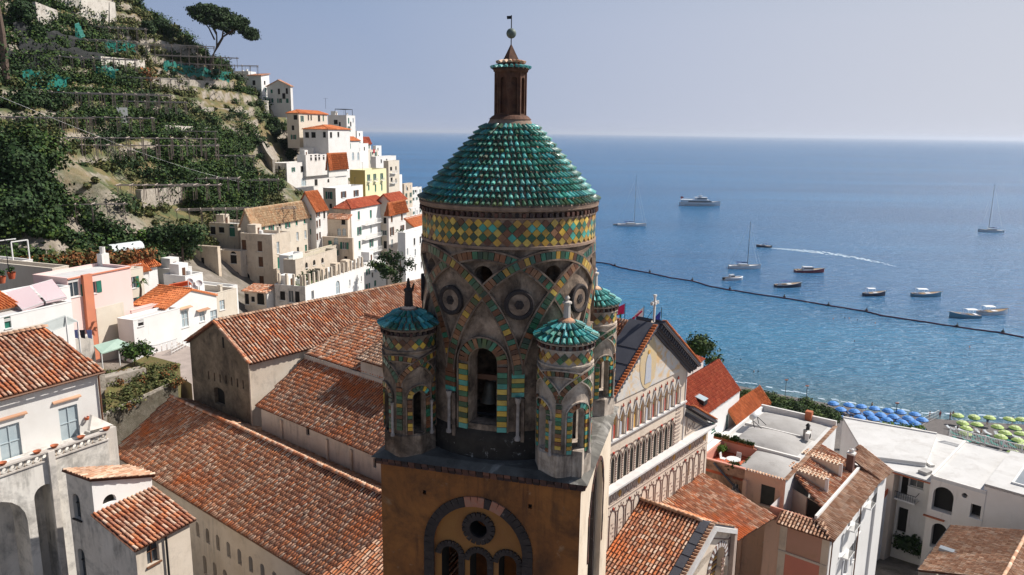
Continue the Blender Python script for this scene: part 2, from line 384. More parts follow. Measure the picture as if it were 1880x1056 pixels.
# ------------------------------------------------------------------ roof tiles
def coppo(w, l, taper=.82, seg=4, hgt=.55, cap=True):
    """half-round cover tile, x across, y up the slope, z out; verts, faces"""
    v = []; f = []
    for yy, k in ((0, 1.0), (l, taper)):
        for i in range(seg+1):
            t = math.pi*i/seg; v.append((math.cos(t)*w/2*k, yy, math.sin(t)*w*hgt*k+(.035 if yy == 0 else 0)))
    for i in range(seg): f.append((i, i+1, i+seg+2, i+seg+1))
    if cap: f.append(tuple(range(seg+1))[::-1])
    return np.array(v), f
TMESH = {}
def tile_mesh(w, l, m, **kw):
    k = (round(w, 3), round(l, 3), m)
    if k not in TMESH:
        v, f = coppo(w, l, **kw); me = bpy.data.meshes.new('roof_tile'); me.from_pydata(v.tolist(), [], f); me.materials.append(MATS[m]); me.update(); TMESH[k] = me
    return TMESH[k]
def join_tiles(mats4, w, l, m, parent, name='roof_tiles', pans=False, **kw):
    if len(mats4) == 0: return
    v, f = coppo(w, l, **kw); n = len(v); A = np.array([np.array(q) for q in mats4])
    vh = np.hstack([v, np.ones((n, 1))]); allv = np.einsum('kij,nj->kni', A, vh)[:, :, :3].reshape(-1, 3)
    K = len(A); loops = np.concatenate([np.array(x) for x in f]); fl = [len(x) for x in f]
    tot = np.tile(loops, K)+np.repeat(np.arange(K)*n, len(loops))
    me = bpy.data.meshes.new(name); me.vertices.add(len(allv)); me.vertices.foreach_set('co', allv.ravel())
    me.loops.add(len(tot)); me.loops.foreach_set('vertex_index', tot.astype(np.int32))
    nf = K*len(f); ls = np.concatenate([[0], np.cumsum(np.tile(fl, K))[:-1]])
    me.polygons.add(nf); me.polygons.foreach_set('loop_start', ls.astype(np.int32))
    me.materials.append(MATS[m]); me.update(calc_edges=True); me.validate()
    return link(name, me, parent, kind='stuff')
def inpoly(x, y, poly):
    c = False; n = len(poly)
    for i in range(n):
        x1, y1 = poly[i]; x2, y2 = poly[(i+1) % n]
        if (y1 > y) != (y2 > y) and x < (x2-x1)*(y-y1)/(y2-y1)+x1: c = not c
    return c
def tile_roof(corners, parent, pw, m='terra', w=.235, course=.36, limit=300, thick=.12, slabm='pan', pans=True, cover=.62, slabname=None, jit=1.0):
    """corners: local 3D points, first two = eave left->right seen from outside; tiles run up the slope"""
    c = [np.array(q, float) for q in corners]
    e = c[1]-c[0]; L = np.linalg.norm(e); e /= L
    nn = np.zeros(3)
    for i in range(len(c)): nn += np.cross(c[i], c[(i+1) % len(c)])
    nn /= np.linalg.norm(nn)
    if nn[2] < 0: nn = -nn
    s = np.cross(nn, e)
    poly = [((q-c[0])@e, (q-c[0])@s) for q in c]
    if max(p[1] for p in poly) < .01: s = -s; poly = [(a, -b) for a, b in poly]
    slab = MB().extr([q for q in c], -nn*thick).build('roof_slab' if slabname is None else slabname, slabm, parent)
    x0 = min(p[0] for p in poly); x1 = max(p[0] for p in poly); y1 = max(p[1] for p in poly)
    nx = max(1, int((x1-x0)/w)); wx = (x1-x0)/nx; ny = max(1, int(round(y1/course))); cy = y1/ny
    cov = []; pan = []
    for i in range(nx):
        cx = x0+(i+.5)*wx
        for j in range(ny):
            yy = j*cy
            if not inpoly(cx, yy+cy*.5, poly): continue
            jx = random.gauss(0, .008)*jit; jy = random.gauss(0, .02)*jit; ja = random.gauss(0, .035)*jit; jz = abs(random.gauss(0, .008))*jit
            xx = Vector(e*math.cos(ja)+s*math.sin(ja)); ys = Vector(s*math.cos(ja)-e*math.sin(ja)); z = Vector(nn)
            o = c[0]+e*(cx+jx)+s*(yy+jy-.03)+nn*(.015+jz)
            cov.append(mtx(o, xx, ys, z, 1, 1, 1))
            if pans:
                o = c[0]+e*(cx-wx/2+jx)+s*(yy+jy-.02)+nn*(.055)
                pan.append(mtx(o, -xx, ys, -z, 1, 1, .45))
    tw = wx*cover; tl = cy*1.16
    dd = []
    for i, q in enumerate(cov):
        p = pw @ q.translation; x, y = proj(p); vis = -15 < x < 1895 and -15 < y < 1071
        dd.append((0 if vis else 1, (Vector(p)-Vector(CP)).length, i))
    dd.sort(); ch = [i for a, b, i in dd[:limit] if a == 0]; cs = set(ch)
    me = tile_mesh(tw, tl, m)
    for i in ch: link('roof_tile', me, slab, mtx=cov[i])
    join_tiles([cov[i] for i in range(len(cov)) if i not in cs], tw, tl, m, slab)
    if pan: join_tiles(pan, wx*.9, tl, 'pan', slab, 'pan_tiles', seg=3, cap=False)
    return slab
def ridge_tiles(a, b, parent, m='terra', w=.26, l=.4, step=None, name='ridge_tiles'):
    a = Vector(a); b = Vector(b); d = b-a; n = max(1, int(d.length/(step or l*.85))); d.normalize()
    x = d.cross(Vector((0, 0, 1))).normalized(); z = x.cross(d)
    ms = [mtx(a+d*((b-a).length*i/n)+Vector((random.gauss(0, .01), random.gauss(0, .01), .02+random.random()*.015)), x, d, z, 1, 1, 1) for i in range(n)]
    return join_tiles(ms, w, l, m, parent, name)
Frame.mat = lambda s: Matrix(((s.u[0], s.v[0], 0, s.o[0]), (s.u[1], s.v[1], 0, s.o[1]), (0, 0, 1, s.o[2]), (0, 0, 0, 1)))
# ================================================================== the bell tower
mat('base_black', (.03, .024, .02), (.06, .05, .04), 1.5, .9, bump=.6, bsc=8, patch=(.40, .37, .34), psc=2.2, pth=.64)
mat('col_stone', (.46, .40, .36), (.32, .27, .24), 2, .8, bump=.3, stain=(.10, .08, .07), stf=.42)
def build_tower():
    A = 15.3; ZS = 46.5; HW = 4.5
    near = P(1073, 884, ZS); C = near+azv(A)*HW+azv(A-90)*HW
    fr = Frame(C, A); pw = fr.mat()
    T = thing('bell_tower', 'tall ochre bell tower with interlaced tiled arches under a green tiled cone', 'bell tower', C, fr.rz)
    # ---- square shaft
    HB = 30.0
    mb = MB()
    sh = HW-.15; zt = -.42
    def onfront(x, y): return fr.onS(x, y, -sh)
    cv, cz = onfront(877, 973)
    _, ztop = onfront(877, 912); ro = abs(onfront(777.5, 990)[0]-onfront(977, 990)[0])/2; bw = .44; ri = ro-bw; rec = .16
    mp = lambda s, z, d: (-sh-d, -s, z)      # s to the right seen from outside = -v
    cs = -cv
    v1, z1 = onfront(779, 904); v2, z2 = onfront(973, 930)
    holes = [(cs-ri, cs+ri, -12, ztop-bw, 'arch'), (-v1-.08, -v1+.08, z1-.1, z1+.1, 'rect'), (-v2-.08, -v2+.08, z2-.1, z2+.1, 'rect')]
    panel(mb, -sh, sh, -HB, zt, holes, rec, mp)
    for (vv, zz) in ((-v1, z1), (-v2, z2)):
        mb.c = 1; mb.face([mp(vv-.1, zz-.12, -.14), mp(vv+.1, zz-.12, -.14), mp(vv+.1, zz+.12, -.14), mp(vv-.1, zz+.12, -.14)])
    # recessed field with oculus and three small arches
    mp2 = lambda s, z, d: mp(s, z, d-rec)
    tri = []
    for k in (-1, 0, 1):
        w = ri*2/3
        tri.append((cs+k*w*.98-w*.30, cs+k*w*.98+w*.30, -12, onfront(877, 1018 if k == 0 else 1014)[1]-(.0), 'arch'))
    fh = [(cs-.40, cs+.40, cz-.40, cz+.40, 'circ')]+tri
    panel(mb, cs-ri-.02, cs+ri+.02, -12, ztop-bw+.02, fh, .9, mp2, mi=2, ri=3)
    # right face: tall round arch in stepped mouldings
    mpr = lambda s, z, d: (s, -sh-d, z)
    panel(mb, -sh, sh, -HB, zt, [(-1.9, 1.9, -14, -1.2, 'arch')], .30, mpr, mi=4)
    mprb = lambda s, z, d: mpr(s, z, d-.30)
    panel(mb, -1.92, 1.92, -14, -1.18, [(-1.55, 1.55, -14, -1.6, 'arch')], .25, mprb, mi=5)
    mprc = lambda s, z, d: mpr(s, z, d-.55)
    panel(mb, -1.57, 1.57, -14, -1.58, [(-.55, .55, -4.0, -2.5, 'circ'), (-1.3, -.15, -14, -5.0, 'arch'), (.15, 1.3, -14, -5.0, 'arch')], .5, mprc, mi=4)
    mb.c = 0
    mb.face([(sh, -sh, -HB), (sh, sh, -HB), (sh, sh, zt), (sh, -sh, zt)]); mb.face([(-sh, sh, -HB), (sh, sh, -HB), (sh, sh, zt), (-sh, sh, zt)])
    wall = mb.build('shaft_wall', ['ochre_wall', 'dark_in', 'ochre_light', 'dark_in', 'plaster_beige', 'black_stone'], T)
    # voussoirs of the big arch, oculus ring and small arches on the front
    def blocks(path, w, d0, th, gap=.012, m='black_stone', alt=None, mapf=mp):
        out = []
        for i in range(len(path)-1):
            (a, b), (c, d) = path[i], path[i+1]; L = math.hypot(c-a, d-b); tx, tz = (c-a)/L, (d-b)/L
            o = np.array(mapf((a+c)/2, (b+d)/2, d0+th/2)); e = np.array(mapf(1, 0, 0))-np.array(mapf(0, 0, 0)); n = np.array(mapf(0, 0, 1))-np.array(mapf(0, 0, 0))
            z = np.array([0, 0, 1.0]); out.append((mtx(o, e*tx+z*tz, z*tx-e*tz, n, L-gap, w, th+random.random()*.02), m if not alt else alt(i)))
        return out
    rm = ro-bw/2; zc = ztop-ro
    path = [(cs-rm, zc-4+k*.4) for k in range(10)]+[(cs-rm*math.cos(t), zc+rm*math.sin(t)) for t in np.linspace(0, math.pi, 25)]+[(cs+rm, zc-k*.4) for k in range(1, 11)]
    place_pieces(blocks(path, bw, -.05, .12, alt=lambda i: 'red_mortar' if i in (20, 21, 22, 24, 25) and i != 23 else 'black_stone'), wall, 'voussoir', pw)
    place_pieces(blocks([(cs+.56*math.cos(t), cz+.56*math.sin(t)) for t in np.linspace(0, 2*math.pi, 19)], .34, -rec-.02, .12), wall, 'ring_stone', pw)
    its = []
    for h in tri:
        c = (h[0]+h[1])/2; w = (h[1]-h[0])/2+.14; zz = h[3]-(h[1]-h[0])/2
        its += blocks([(c-w*math.cos(t), zz+w*math.sin(t)) for t in np.linspace(0, math.pi, 12)]+[(c+w, zz-.3*k) for k in range(1, 5)], .26, -rec-.02, .10)
    place_pieces(its, wall, 'small_voussoir', pw)
    # right face mouldings
    place_pieces(blocks([(-2.1, -5+k*.45) for k in range(6)]+[(-2.0*math.cos(t), -3.2+2.1*math.sin(t)) for t in np.linspace(.2, math.pi-.2, 18)]+[(2.1, -3-k*.45) for k in range(8)], .2, -.02, .06, m='band_brick', mapf=mpr), wall, 'right_voussoir', pw, limit=60)
    # ---- cornice and terrace slab
    its = []
    n = 30
    for k in range(n):
        s = -HW+(k+.5)*2*HW/n
        for (o, x, nrm) in (((-HW+.02, s, -.20), (0, 1, 0), (-1, 0, 0)), ((s, -HW+.02, -.20), (1, 0, 0), (0, -1, 0)), ((s, -HW+.10, -.36), (1, 0, 0), (0, -1, 0)), ((-HW+.10, s, -.36), (0, 1, 0), (-1, 0, 0))):
            its.append((mtx(o, x, np.cross(nrm, x), nrm, 2*HW/n-.03-random.random()*.02, .14, .24+random.random()*.03), 'band_brick'))
    sb = MB().box(-HW+.06, HW-.06, -HW+.06, HW-.06, -.42, -.12)
    sb.hexa([(-HW-.16, -HW-.16, -.11), (HW+.16, -HW-.16, -.11), (HW+.16, HW+.16, -.11), (-HW-.16, HW+.16, -.11), (-HW+.25, -HW+.25, .10), (HW-.25, -HW+.25, .10), (HW-.25, HW-.25, .10), (-HW+.25, HW-.25, .10)])
    slab = sb.build('terrace_slab', 'grime_slab', T)
    place_pieces(its, slab, 'cornice_brick', pw, limit=140)
    # ---- drum
    RD = 3.72; zb = 0.0; ztp = 9.05
    cyl = lambda s, z, d: ((RD+d)*math.cos(s/RD), (RD+d)*math.sin(s/RD), z)
    holes = []
    for k in range(8):
        s = RD*R(45*k)
        if k % 2 == 0: holes.append((s-.60, s+.60, 1.55, 4.85, 'arch'))
        holes.append((s-.40, s+.40, 7.86-.40, 7.86+.40, 'circ'))
    holes = [h if h[0] >= 0 else (h[0]+2*math.pi*RD, h[1]+2*math.pi*RD)+h[2:] for h in holes]
    off = RD*R(22.5)
    hh = [(h[0] if h[0] > off-.001 else h[0]+2*math.pi*RD, h[1] if h[0] > off-.001 else h[1]+2*math.pi*RD)+h[2:] for h in holes]
    mb = MB(); panel(mb, off, off+2*math.pi*RD, zb, ztp, hh, .75, cyl, ds=.30, mi=0, ri=1)
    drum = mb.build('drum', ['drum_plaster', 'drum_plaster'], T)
    MB().lathe([(RD+.18, .02), (RD+.17, .9), (RD+.10, 1.15), (RD+.01, 1.3)], 48).build('drum_base', 'base_black', drum)
    def tri_frame(s, Rr):
        a = s/Rr; return np.array([-math.sin(a), math.cos(a), 0]), np.array([math.cos(a), math.sin(a), 0])
    def arcf(t, a, b, q=.62): return b*max(0, 1-abs(t/a)**2)**q
    def on_cyl_path(path, Rr, w, d0, th, matf, c=(0, 0), gap=.02):
        out = []
        for i in range(len(path)-1):
            (a, b), (c1, d1) = path[i], path[i+1]; L = math.hypot(c1-a, d1-b)
            if L < 1e-4: continue
            sm, zm = (a+c1)/2, (b+d1)/2; S_, N_ = tri_frame(sm, Rr); tx, tz = (c1-a)/L, (d1-b)/L; Z_ = np.array([0, 0, 1.0])
            o = N_*(Rr+d0+th/2)+Z_*zm+np.array([c[0], c[1], 0])
            out.append((mtx(o, S_*tx+Z_*tz, -S_*tz+Z_*tx, N_, L-gap, w, th), matf(i)))
        return out
    def resample(fn, t0, t1, step):
        ts = np.linspace(t0, t1, 400); pts = [fn(t) for t in ts]; acc = [0]
        for p, q in zip(pts, pts[1:]): acc.append(acc[-1]+math.hypot(q[0]-p[0], q[1]-p[1]))
        n = max(2, int(round(acc[-1]/step))); out = []
        for k in range(n+1): out.append(pts[int(np.searchsorted(acc, acc[-1]*k/n-1e-9).clip(0, 399))])
        return out
    def strip(mb, path, Rr, w, d0, d1, side, c=(0, 0)):   # raised stucco rib running along a path at lateral offset side
        P4 = []
        for i, (s, z) in enumerate(path):
            a = path[max(0, i-1)]; b = path[min(len(path)-1, i+1)]; L = math.hypot(b[0]-a[0], b[1]-a[1]) or 1; nx, nz = -(b[1]-a[1])/L, (b[0]-a[0])/L
            row = []
            for off_, dd in ((side-w/2, d0), (side-w/2, d1), (side+w/2, d1), (side+w/2, d0)):
                ss = s+nx*off_; zz = z+nz*off_; an = ss/Rr; row.append(((Rr+dd)*math.cos(an)+c[0], (Rr+dd)*math.sin(an)+c[1], zz))
            P4.append(row)
        for r1, r2 in zip(P4, P4[1:]):
            for j in range(3): mb.face([r1[j], r2[j], r2[j+1], r1[j+1]])
    cols = ['g_yel', 'g_grn', 'g_brn', 'g_grn', 'g_brn', 'g_dark', 'g_brn', 'g_yel']
    pick = lambda i: random.choice(['g_brn', 'g_brn', 'g_grn', 'g_grn', 'g_dark', 'g_yel']) if random.random() < .8 else random.choice(cols)
    aa = RD*R(67.5); bb = 4.9; z0 = 3.8
    ribs = MB(); its = []
    for k in range(8):
        sc = RD*R(45*k); dd = .03+.028*(k % 2)+.012*((k//2) % 2)
        pth = resample(lambda t: (sc+aa*math.sin(t*math.pi/2), z0+bb*max(0, math.cos(t*math.pi/2))**1.24), -1, 1, .225)
        its += on_cyl_path(pth, RD, .30, dd, .09, pick)
        fine = resample(lambda t: (sc+aa*math.sin(t*math.pi/2), z0+bb*max(0, math.cos(t*math.pi/2))**1.24), -1, 1, .12)
        strip(ribs, fine, RD, .07, 0, .13+.02*(k % 2), .19); strip(ribs, fine, RD, .07, 0, .13+.02*(k % 2), -.19)
    vert = lambda i: ['g_tur', 'g_yel', 'g_grn', 'g_yel'][i % 4] if random.random() < .75 else random.choice(['g_brn', 'g_grn'])
    for k in range(8):
        s = RD*R(45*k+22.5)
        its += on_cyl_path([(s, 3.85-.2*j) for j in range(6)], RD, .52, .04, .10, vert)
    for k in (0, 2, 4, 6):
        s = RD*R(45*k)
        for sg in (-1, 1): its += on_cyl_path([(s+sg*.83, 1.3+.235*j) for j in range(13)], RD, .40, .03, .09, vert)
        pth = [(s-.83*math.cos(t), 4.25+.85*math.sin(t)) for t in np.linspace(0, math.pi, 15)]
        its += on_cyl_path(pth, RD, .40, .03, .09, pick)
        strip(ribs, [(s-1.07, 1.3)]+[(s-1.07*math.cos(t), 4.25+1.09*math.sin(t)) for t in np.linspace(0, math.pi, 15)]+[(s+1.07, 1.3)], RD, .06, 0, .15, 0)
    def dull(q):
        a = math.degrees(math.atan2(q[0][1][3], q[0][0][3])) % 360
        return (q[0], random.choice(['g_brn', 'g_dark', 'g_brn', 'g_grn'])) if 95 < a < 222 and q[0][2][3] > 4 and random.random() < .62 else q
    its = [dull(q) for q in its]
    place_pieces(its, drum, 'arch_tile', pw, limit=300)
    ribs.build('stucco_ribs', 'drum_rib', drum)
    # medallions, small columns
    for k in range(8):
        a = R(45*k+22.5); s = RD*a; S_, N_ = tri_frame(s, RD); Z_ = np.array([0, 0, 1.0])
        M4 = mtx(N_*(RD+.015)+Z_*6.72, S_, Z_, N_, 1, 1, 1)
        m = MB(); m.lathe([(.62, 0), (.62, .12), (.56, .15), (.46, .12), (.44, .07)], 28); me = m.build('medallion_ring', 'black_stone', drum); me.matrix_local = M4
        m = MB(); m.lathe([(.44, .0), (.44, .09), (0.001, .10)], 28); me2 = m.build('medallion_disc', 'drum_rib', drum); me2.matrix_local = M4
        m = MB()
        for q in range(6):
            t = q*math.pi/3; m.lathe([(.085, .09), (.085, .13), (.001, .135)], 10, c=(.11*math.cos(t), .11*math.sin(t), 0))
        m.lathe([(.06, .1), (.06, .15), (.001, .155)], 8); me3 = m.build('rosette', 'black_stone', drum); me3.matrix_local = M4
        p = N_*(RD+.20)
        m = MB(); m.lathe([(.13, 1.0), (.13, 1.12), (.075, 1.2), (.07, 2.55), (.09, 2.6), (.14, 2.78), (.14, 2.86)], 10, c=(p[0], p[1], 0)); m.build('column', 'col_stone', drum, smooth=True)
        m = MB(); q = N_*(RD+.13)+S_*.22
        m.bar((q[0], q[1], .9), (q[0], q[1], 2.8), .14, .14); m.build('pilaster', 'drum_rib', drum)
    # lozenge band
    band = MB().lathe([(RD+.02, 8.93), (RD+.13, 8.95), (RD+.13, 9.06), (RD+.05, 9.08), (RD+.05, 10.12), (RD+.12, 10.14), (RD+.12, 10.2), (RD+.02, 10.22), (RD+.02, 10.4), (RD+.18, 10.46), (RD+.22, 10.62)], 72).build('band_cornice', 'mortar', T)
    its = []
    N = 61
    for r_ in range(5):
        for k in range(N):
            a = 2*math.pi*(k+.5*(r_ % 2))/N; S_, N_ = np.array([-math.sin(a), math.cos(a), 0]), np.array([math.cos(a), math.sin(a), 0]); Z_ = np.array([0, 0, 1.0])
            d = math.degrees(a) % 360
            if r_ % 2: m = random.choice(['g_grn', 'g_grn', 'g_grn', 'g_brn', 'g_tur', 'g_dark'])
            else: m = random.choice(['g_yel', 'g_yel', 'g_yel', 'g_brn'] if 215 < d or d < 60 else ['g_yel', 'g_yel', 'g_brn', 'g_yel'])
            its.append((mtx(N_*(RD+.062)+Z_*(9.22+.19*r_), S_+Z_, Z_-S_, N_, .255, .255, .05), m))
    place_pieces(its, band, 'lozenge_tile', pw, limit=300)
    its = []
    for k in range(88):
        a = 2*math.pi*k/88; S_, N_ = np.array([-math.sin(a), math.cos(a), 0]), np.array([math.cos(a), math.sin(a), 0])
        its.append((mtx(N_*(RD+.10)+np.array([0, 0, 10.31]), S_, (0, 0, 1), N_, .13, .16, .18), 'band_brick'))
    place_pieces(its, band, 'dentil_brick', pw, limit=60)
    # ---- tiled cone
    rows = 13; r_e, r_t = 3.95, 1.12; ze, zt2 = 10.60, 13.78
    prof = [(RD+.2, 10.5)]
    def rz_(t): return r_e+(r_t-r_e)*t, ze+(zt2-ze)*(t**1.0)+.05*math.sin(t*math.pi)
    for j in range(rows):
        r1, z1_ = rz_(j/rows); r2, z2_ = rz_((j+1)/rows)
        prof += [(r1-.06, z1_-.05), (r1-.05, z1_+.045), (r2-.0, z2_-.06)]
    prof += [(1.0, zt2+.02), (.86, zt2+.28), (.70, zt2+.42)]
    cone = MB().lathe(prof, 96).build('cone_roof', 'mortar', T)
    til = []
    for j in range(rows):
        r1, z1_ = rz_(j/rows); r2, z2_ = rz_((j+1)/rows); n = int(2*math.pi*r1/.238); sl = math.hypot(r1-r2, z2_-z1_)
        dang = math.atan2(z2_-z1_, r1-r2)-R(15)
        for k in range(n):
            a = 2*math.pi*(k+.5*(j % 2)+random.gauss(0, .03))/n; S_ = np.array([-math.sin(a), math.cos(a), 0]); N0 = np.array([math.cos(a), math.sin(a), 0]); Z_ = np.array([0, 0, 1.0])
            up = -N0*math.cos(dang)+Z_*math.sin(dang); nn = np.cross(S_, up)
            til.append((mtx(N0*(r1-.01)+Z_*(z1_+.07+random.gauss(0, .008)), S_, up, nn, 1, 1, 1), j, a))
    def dist(q): return (Vector(pw @ q.translation)-Vector(CP)).length
    def mk(j):
        if j == 0: return random.choice(['g_dark', 'g_dark', 'g_teal', 'g_dark'])
        return random.choices(['g_teal', 'g_blue', 'g_dark'], [5, 3 if j in (1, 2, 3) else 1, .35])[0]
    til = [(q, mk(j)) for q, j, a in til]
    order = sorted(range(len(til)), key=lambda i: dist(til[i][0])); ch = set(order[:300])
    for i in order[:300]: link('roof_tile', tile_mesh(.185, .36, til[i][1]), cone, mtx=til[i][0])
    for m in ('g_teal', 'g_blue', 'g_dark'):
        join_tiles([til[i][0] for i in range(len(til)) if i not in ch and til[i][1] == m], .185, .36, m, cone)
    # ---- lantern
    zl = zt2+.38
    lm = MB(); n8 = 8; RL = .66
    lm.lathe([(.92, zl-.12), (.80, zl), (.70, zl+.06)], 24)
    for k in range(n8):
        a0_ = R(45*k+7); a1_ = R(45*(k+1)+7); p0 = np.array([math.cos(a0_), math.sin(a0_)])*RL; p1 = np.array([math.cos(a1_), math.sin(a1_)])*RL; L = np.linalg.norm(p1-p0); e = (p1-p0)/L; nn = np.array([e[1], -e[0]])
        mpp = lambda s, z, d, p0=p0, e=e, nn=nn: (p0[0]+e[0]*s+nn[0]*d, p0[1]+e[1]*s+nn[1]*d, z)
        panel(lm, 0, L, zl, zl+1.95, [(L/2-.13, L/2+.13, zl+.12, zl+1.62, 'arch')], .12, mpp)
        lm.face([mpp(L/2-.14, zl+.1, -.115), mpp(L/2+.14, zl+.1, -.115), mpp(L/2+.14, zl+1.65, -.115), mpp(L/2-.14, zl+1.65, -.115)])
        lm.bar((p0[0], p0[1], zl), (p0[0], p0[1], zl+1.85), .07)
    lm.lathe([(.66, zl+1.8), (.74, zl+1.86), (.76, zl+1.97), (.3, zl+2.1)], 16)
    lan = lm.build('lantern', 'lantern_stone', T)
    lr = MB().lathe([(.80, zl+1.95), (.62, zl+2.14), (.50, zl+2.22), (.36, zl+2.34)], 16).lathe([(.34, zl+2.2), (.34, zl+2.36), (.02, zl+2.98)], 4).build('lantern_roof', 'lantern_stone', T)
    for ring, (rr, zz, n, m, dn) in enumerate(((.84, zl+1.96, 20, 'g_blue', 25), (.60, zl+2.17, 15, 'terra_pale', 25))):
        for k in range(n):
            a = 2*math.pi*k/n; S_ = np.array([-math.sin(a), math.cos(a), 0]); N0 = np.array([math.cos(a), math.sin(a), 0]); up = -N0*math.cos(R(dn))+np.array([0, 0, 1])*math.sin(R(dn))
            link('roof_tile', tile_mesh(.19, .26, m), lr, mtx=mtx(N0*rr+np.array([0, 0, zz]), S_, up, np.cross(S_, up), 1, 1, 1))
    MB().tube([(0, 0, zl+2.9), (0, 0, zl+4.15)], .022, 6).build('finial_rod', 'iron', T)
    bp = [(.21*math.sin(t), zl+3.42-.21*math.cos(t)) for t in np.linspace(0.02, math.pi-.02, 12)]
    MB().lathe(bp, 20).build('finial_ball', 'copper_ball', T, smooth=True)
    MB().extr([(-.02, .02, zl+4.0), (-.05, .18, zl+3.99), (-.03, .20, zl+4.12), (0, 0.02, zl+4.13)], (.012, 0, 0)).build('weather_vane', 'iron', T)
    # ---- corner turrets
    for (su, sv, seed) in ((-1, -1, 1), (-1, 1, 2), (1, -1, 3), (1, 1, 4)):
        cx, cy = 3.38*su, 3.38*sv; rt = 1.05
        c2 = (cx, cy); lit = sv < 0  # sun-side turrets take the paler plaster: sunlight put into the colour
        cyt = lambda s, z, d: (cx+(rt+d)*math.cos(s/rt), cy+(rt+d)*math.sin(s/rt), z)
        tb = MB(); hl = []
        for k in range(4):
            s = rt*R(45+90*k); hl.append((s-.26, s+.26, 1.0, 2.85, 'arch'))
        panel(tb, 0, 2*math.pi*rt, 0, 4.7, hl, .28, cyt, ds=.2)
        tb.lathe([(rt+.12, 0), (rt+.12, .92), (rt+.02, 1.0)], 8, c=(cx, cy, 0)); tb.lathe([(rt-.27, 1.0), (.01, 1.0)], 20, c=(cx, cy, 0))
        tb.lathe([(rt, 4.5), (rt+.09, 4.55), (rt+.09, 4.62), (rt+.02, 4.64), (rt+.02, 5.18), (rt+.10, 5.2), (rt+.10, 5.26), (rt, 5.28), (rt, 5.4), (rt+.15, 5.46), (rt+.16, 5.52)], 32, c=(cx, cy, 0))
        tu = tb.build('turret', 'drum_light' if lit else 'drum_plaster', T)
        its = []; ribs = MB(); at = rt*math.pi/2
        for k in range(4):
            sc = rt*R(90*k)
            f = lambda t: (sc+at*math.sin(t*math.pi/2), 3.12+1.2*max(0, math.cos(t*math.pi/2))**1.15)
            its += on_cyl_path(resample(f, -1, 1, .17), rt, .20, .02+.02*(k % 2), .06, pick, c=c2)
            fine = resample(f, -1, 1, .12); strip(ribs, fine, rt, .05, 0, .10, .13, c2); strip(ribs, fine, rt, .05, 0, .10, -.13, c2)
            its += on_cyl_path([(sc, 3.05-.17*j) for j in range(12)], rt, .24, .02, .07, pick, c=c2)
            sd = rt*R(45+90*k)
            vv = vert if seed != 2 else pick
            for sg in (-1, 1): its += on_cyl_path([(sd+sg*.40, 1.0+.17*j) for j in range(10)], rt, .20, .02, .06, vv, c=c2)
            its += on_cyl_path([(sd-.40*math.cos(t), 2.6+.42*math.sin(t)) for t in np.linspace(0, math.pi, 9)], rt, .20, .02, .06, lambda i: random.choice(['g_tur', 'g_grn', 'g_yel', 'g_brn']), c=c2)
            strip(ribs, [(sd-.54, 1.0)]+[(sd-.54*math.cos(t), 2.6+.56*math.sin(t)) for t in np.linspace(0, math.pi, 11)]+[(sd+.54, 1.0)], rt, .05, 0, .10, 0, c2)
            N_ = np.array([math.cos(R(90*k-16)), math.sin(R(90*k-16))]); q = (cx+N_[0]*(rt+.12), cy+N_[1]*(rt+.12), 0)
            MB().lathe([(.09, .9), (.09, 1.0), (.055, 1.05), (.05, 2.2), (.09, 2.35), (.09, 2.4)], 8, c=q).build('column', 'col_stone', tu, smooth=True)
        N = 20
        for r_ in range(2):
            for k in range(N):
                a = 2*math.pi*(k+.5*r_)/N; S_, N_ = np.array([-math.sin(a), math.cos(a), 0]), np.array([math.cos(a), math.sin(a), 0]); Z_ = np.array([0, 0, 1.0])
                its.append((mtx(N_*(rt+.03)+Z_*(4.82+.17*r_)+np.array([cx, cy, 0]), S_+Z_, Z_-S_, N_, .22, .22, .04), random.choice(['g_brn', 'g_dark', 'g_grn', 'g_yel'] if r_ else ['g_brn', 'g_yel', 'g_grn'])))
        for k in range(26):
            a = 2*math.pi*k/26; S_, N_ = np.array([-math.sin(a), math.cos(a), 0]), np.array([math.cos(a), math.sin(a), 0])
            its.append((mtx(N_*(rt+.08)+np.array([cx, cy, 5.34]), S_, (0, 0, 1), N_, .11, .13, .12), 'band_brick'))
        place_pieces(its, tu, 'turret_tile', pw, limit=150)
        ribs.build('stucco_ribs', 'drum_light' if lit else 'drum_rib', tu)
        rf = MB().lathe([(1.12, 5.42), (1.22, 5.50), (.93, 5.68), (.93, 5.76), (.66, 5.90), (.66, 5.97), (.36, 6.12), (.34, 6.2), (.12, 6.34), (.11, 6.36)], 32, c=(cx, cy, 0)).build('turret_roof', 'mortar', T)
        for j, (r1, z1_) in enumerate(((1.27, 5.52), (.98, 5.72), (.70, 5.92))):
            n = int(2*math.pi*r1/.27); da = R(28)
            for k in range(n):
                a = 2*math.pi*(k+.5*(j % 2))/n; S_ = np.array([-math.sin(a), math.cos(a), 0]); N0 = np.array([math.cos(a), math.sin(a), 0]); up = -N0*math.cos(da)+np.array([0, 0, 1])*math.sin(da)
                link('roof_tile', tile_mesh(.20, .37, random.choice(['g_blue', 'g_blue', 'g_teal'])), rf, mtx=mtx(N0*r1+np.array([cx, cy, z1_+.03]), S_, up, np.cross(S_, up), 1, 1, 1))
        fm = 'mortar' if seed != 2 else 'black_stone'
        MB().lathe([(.34, 6.14), (.30, 6.24), (.14, 6.34)], 12, c=(cx, cy, 0)).build('roof_cap', 'terra_pale', rf)
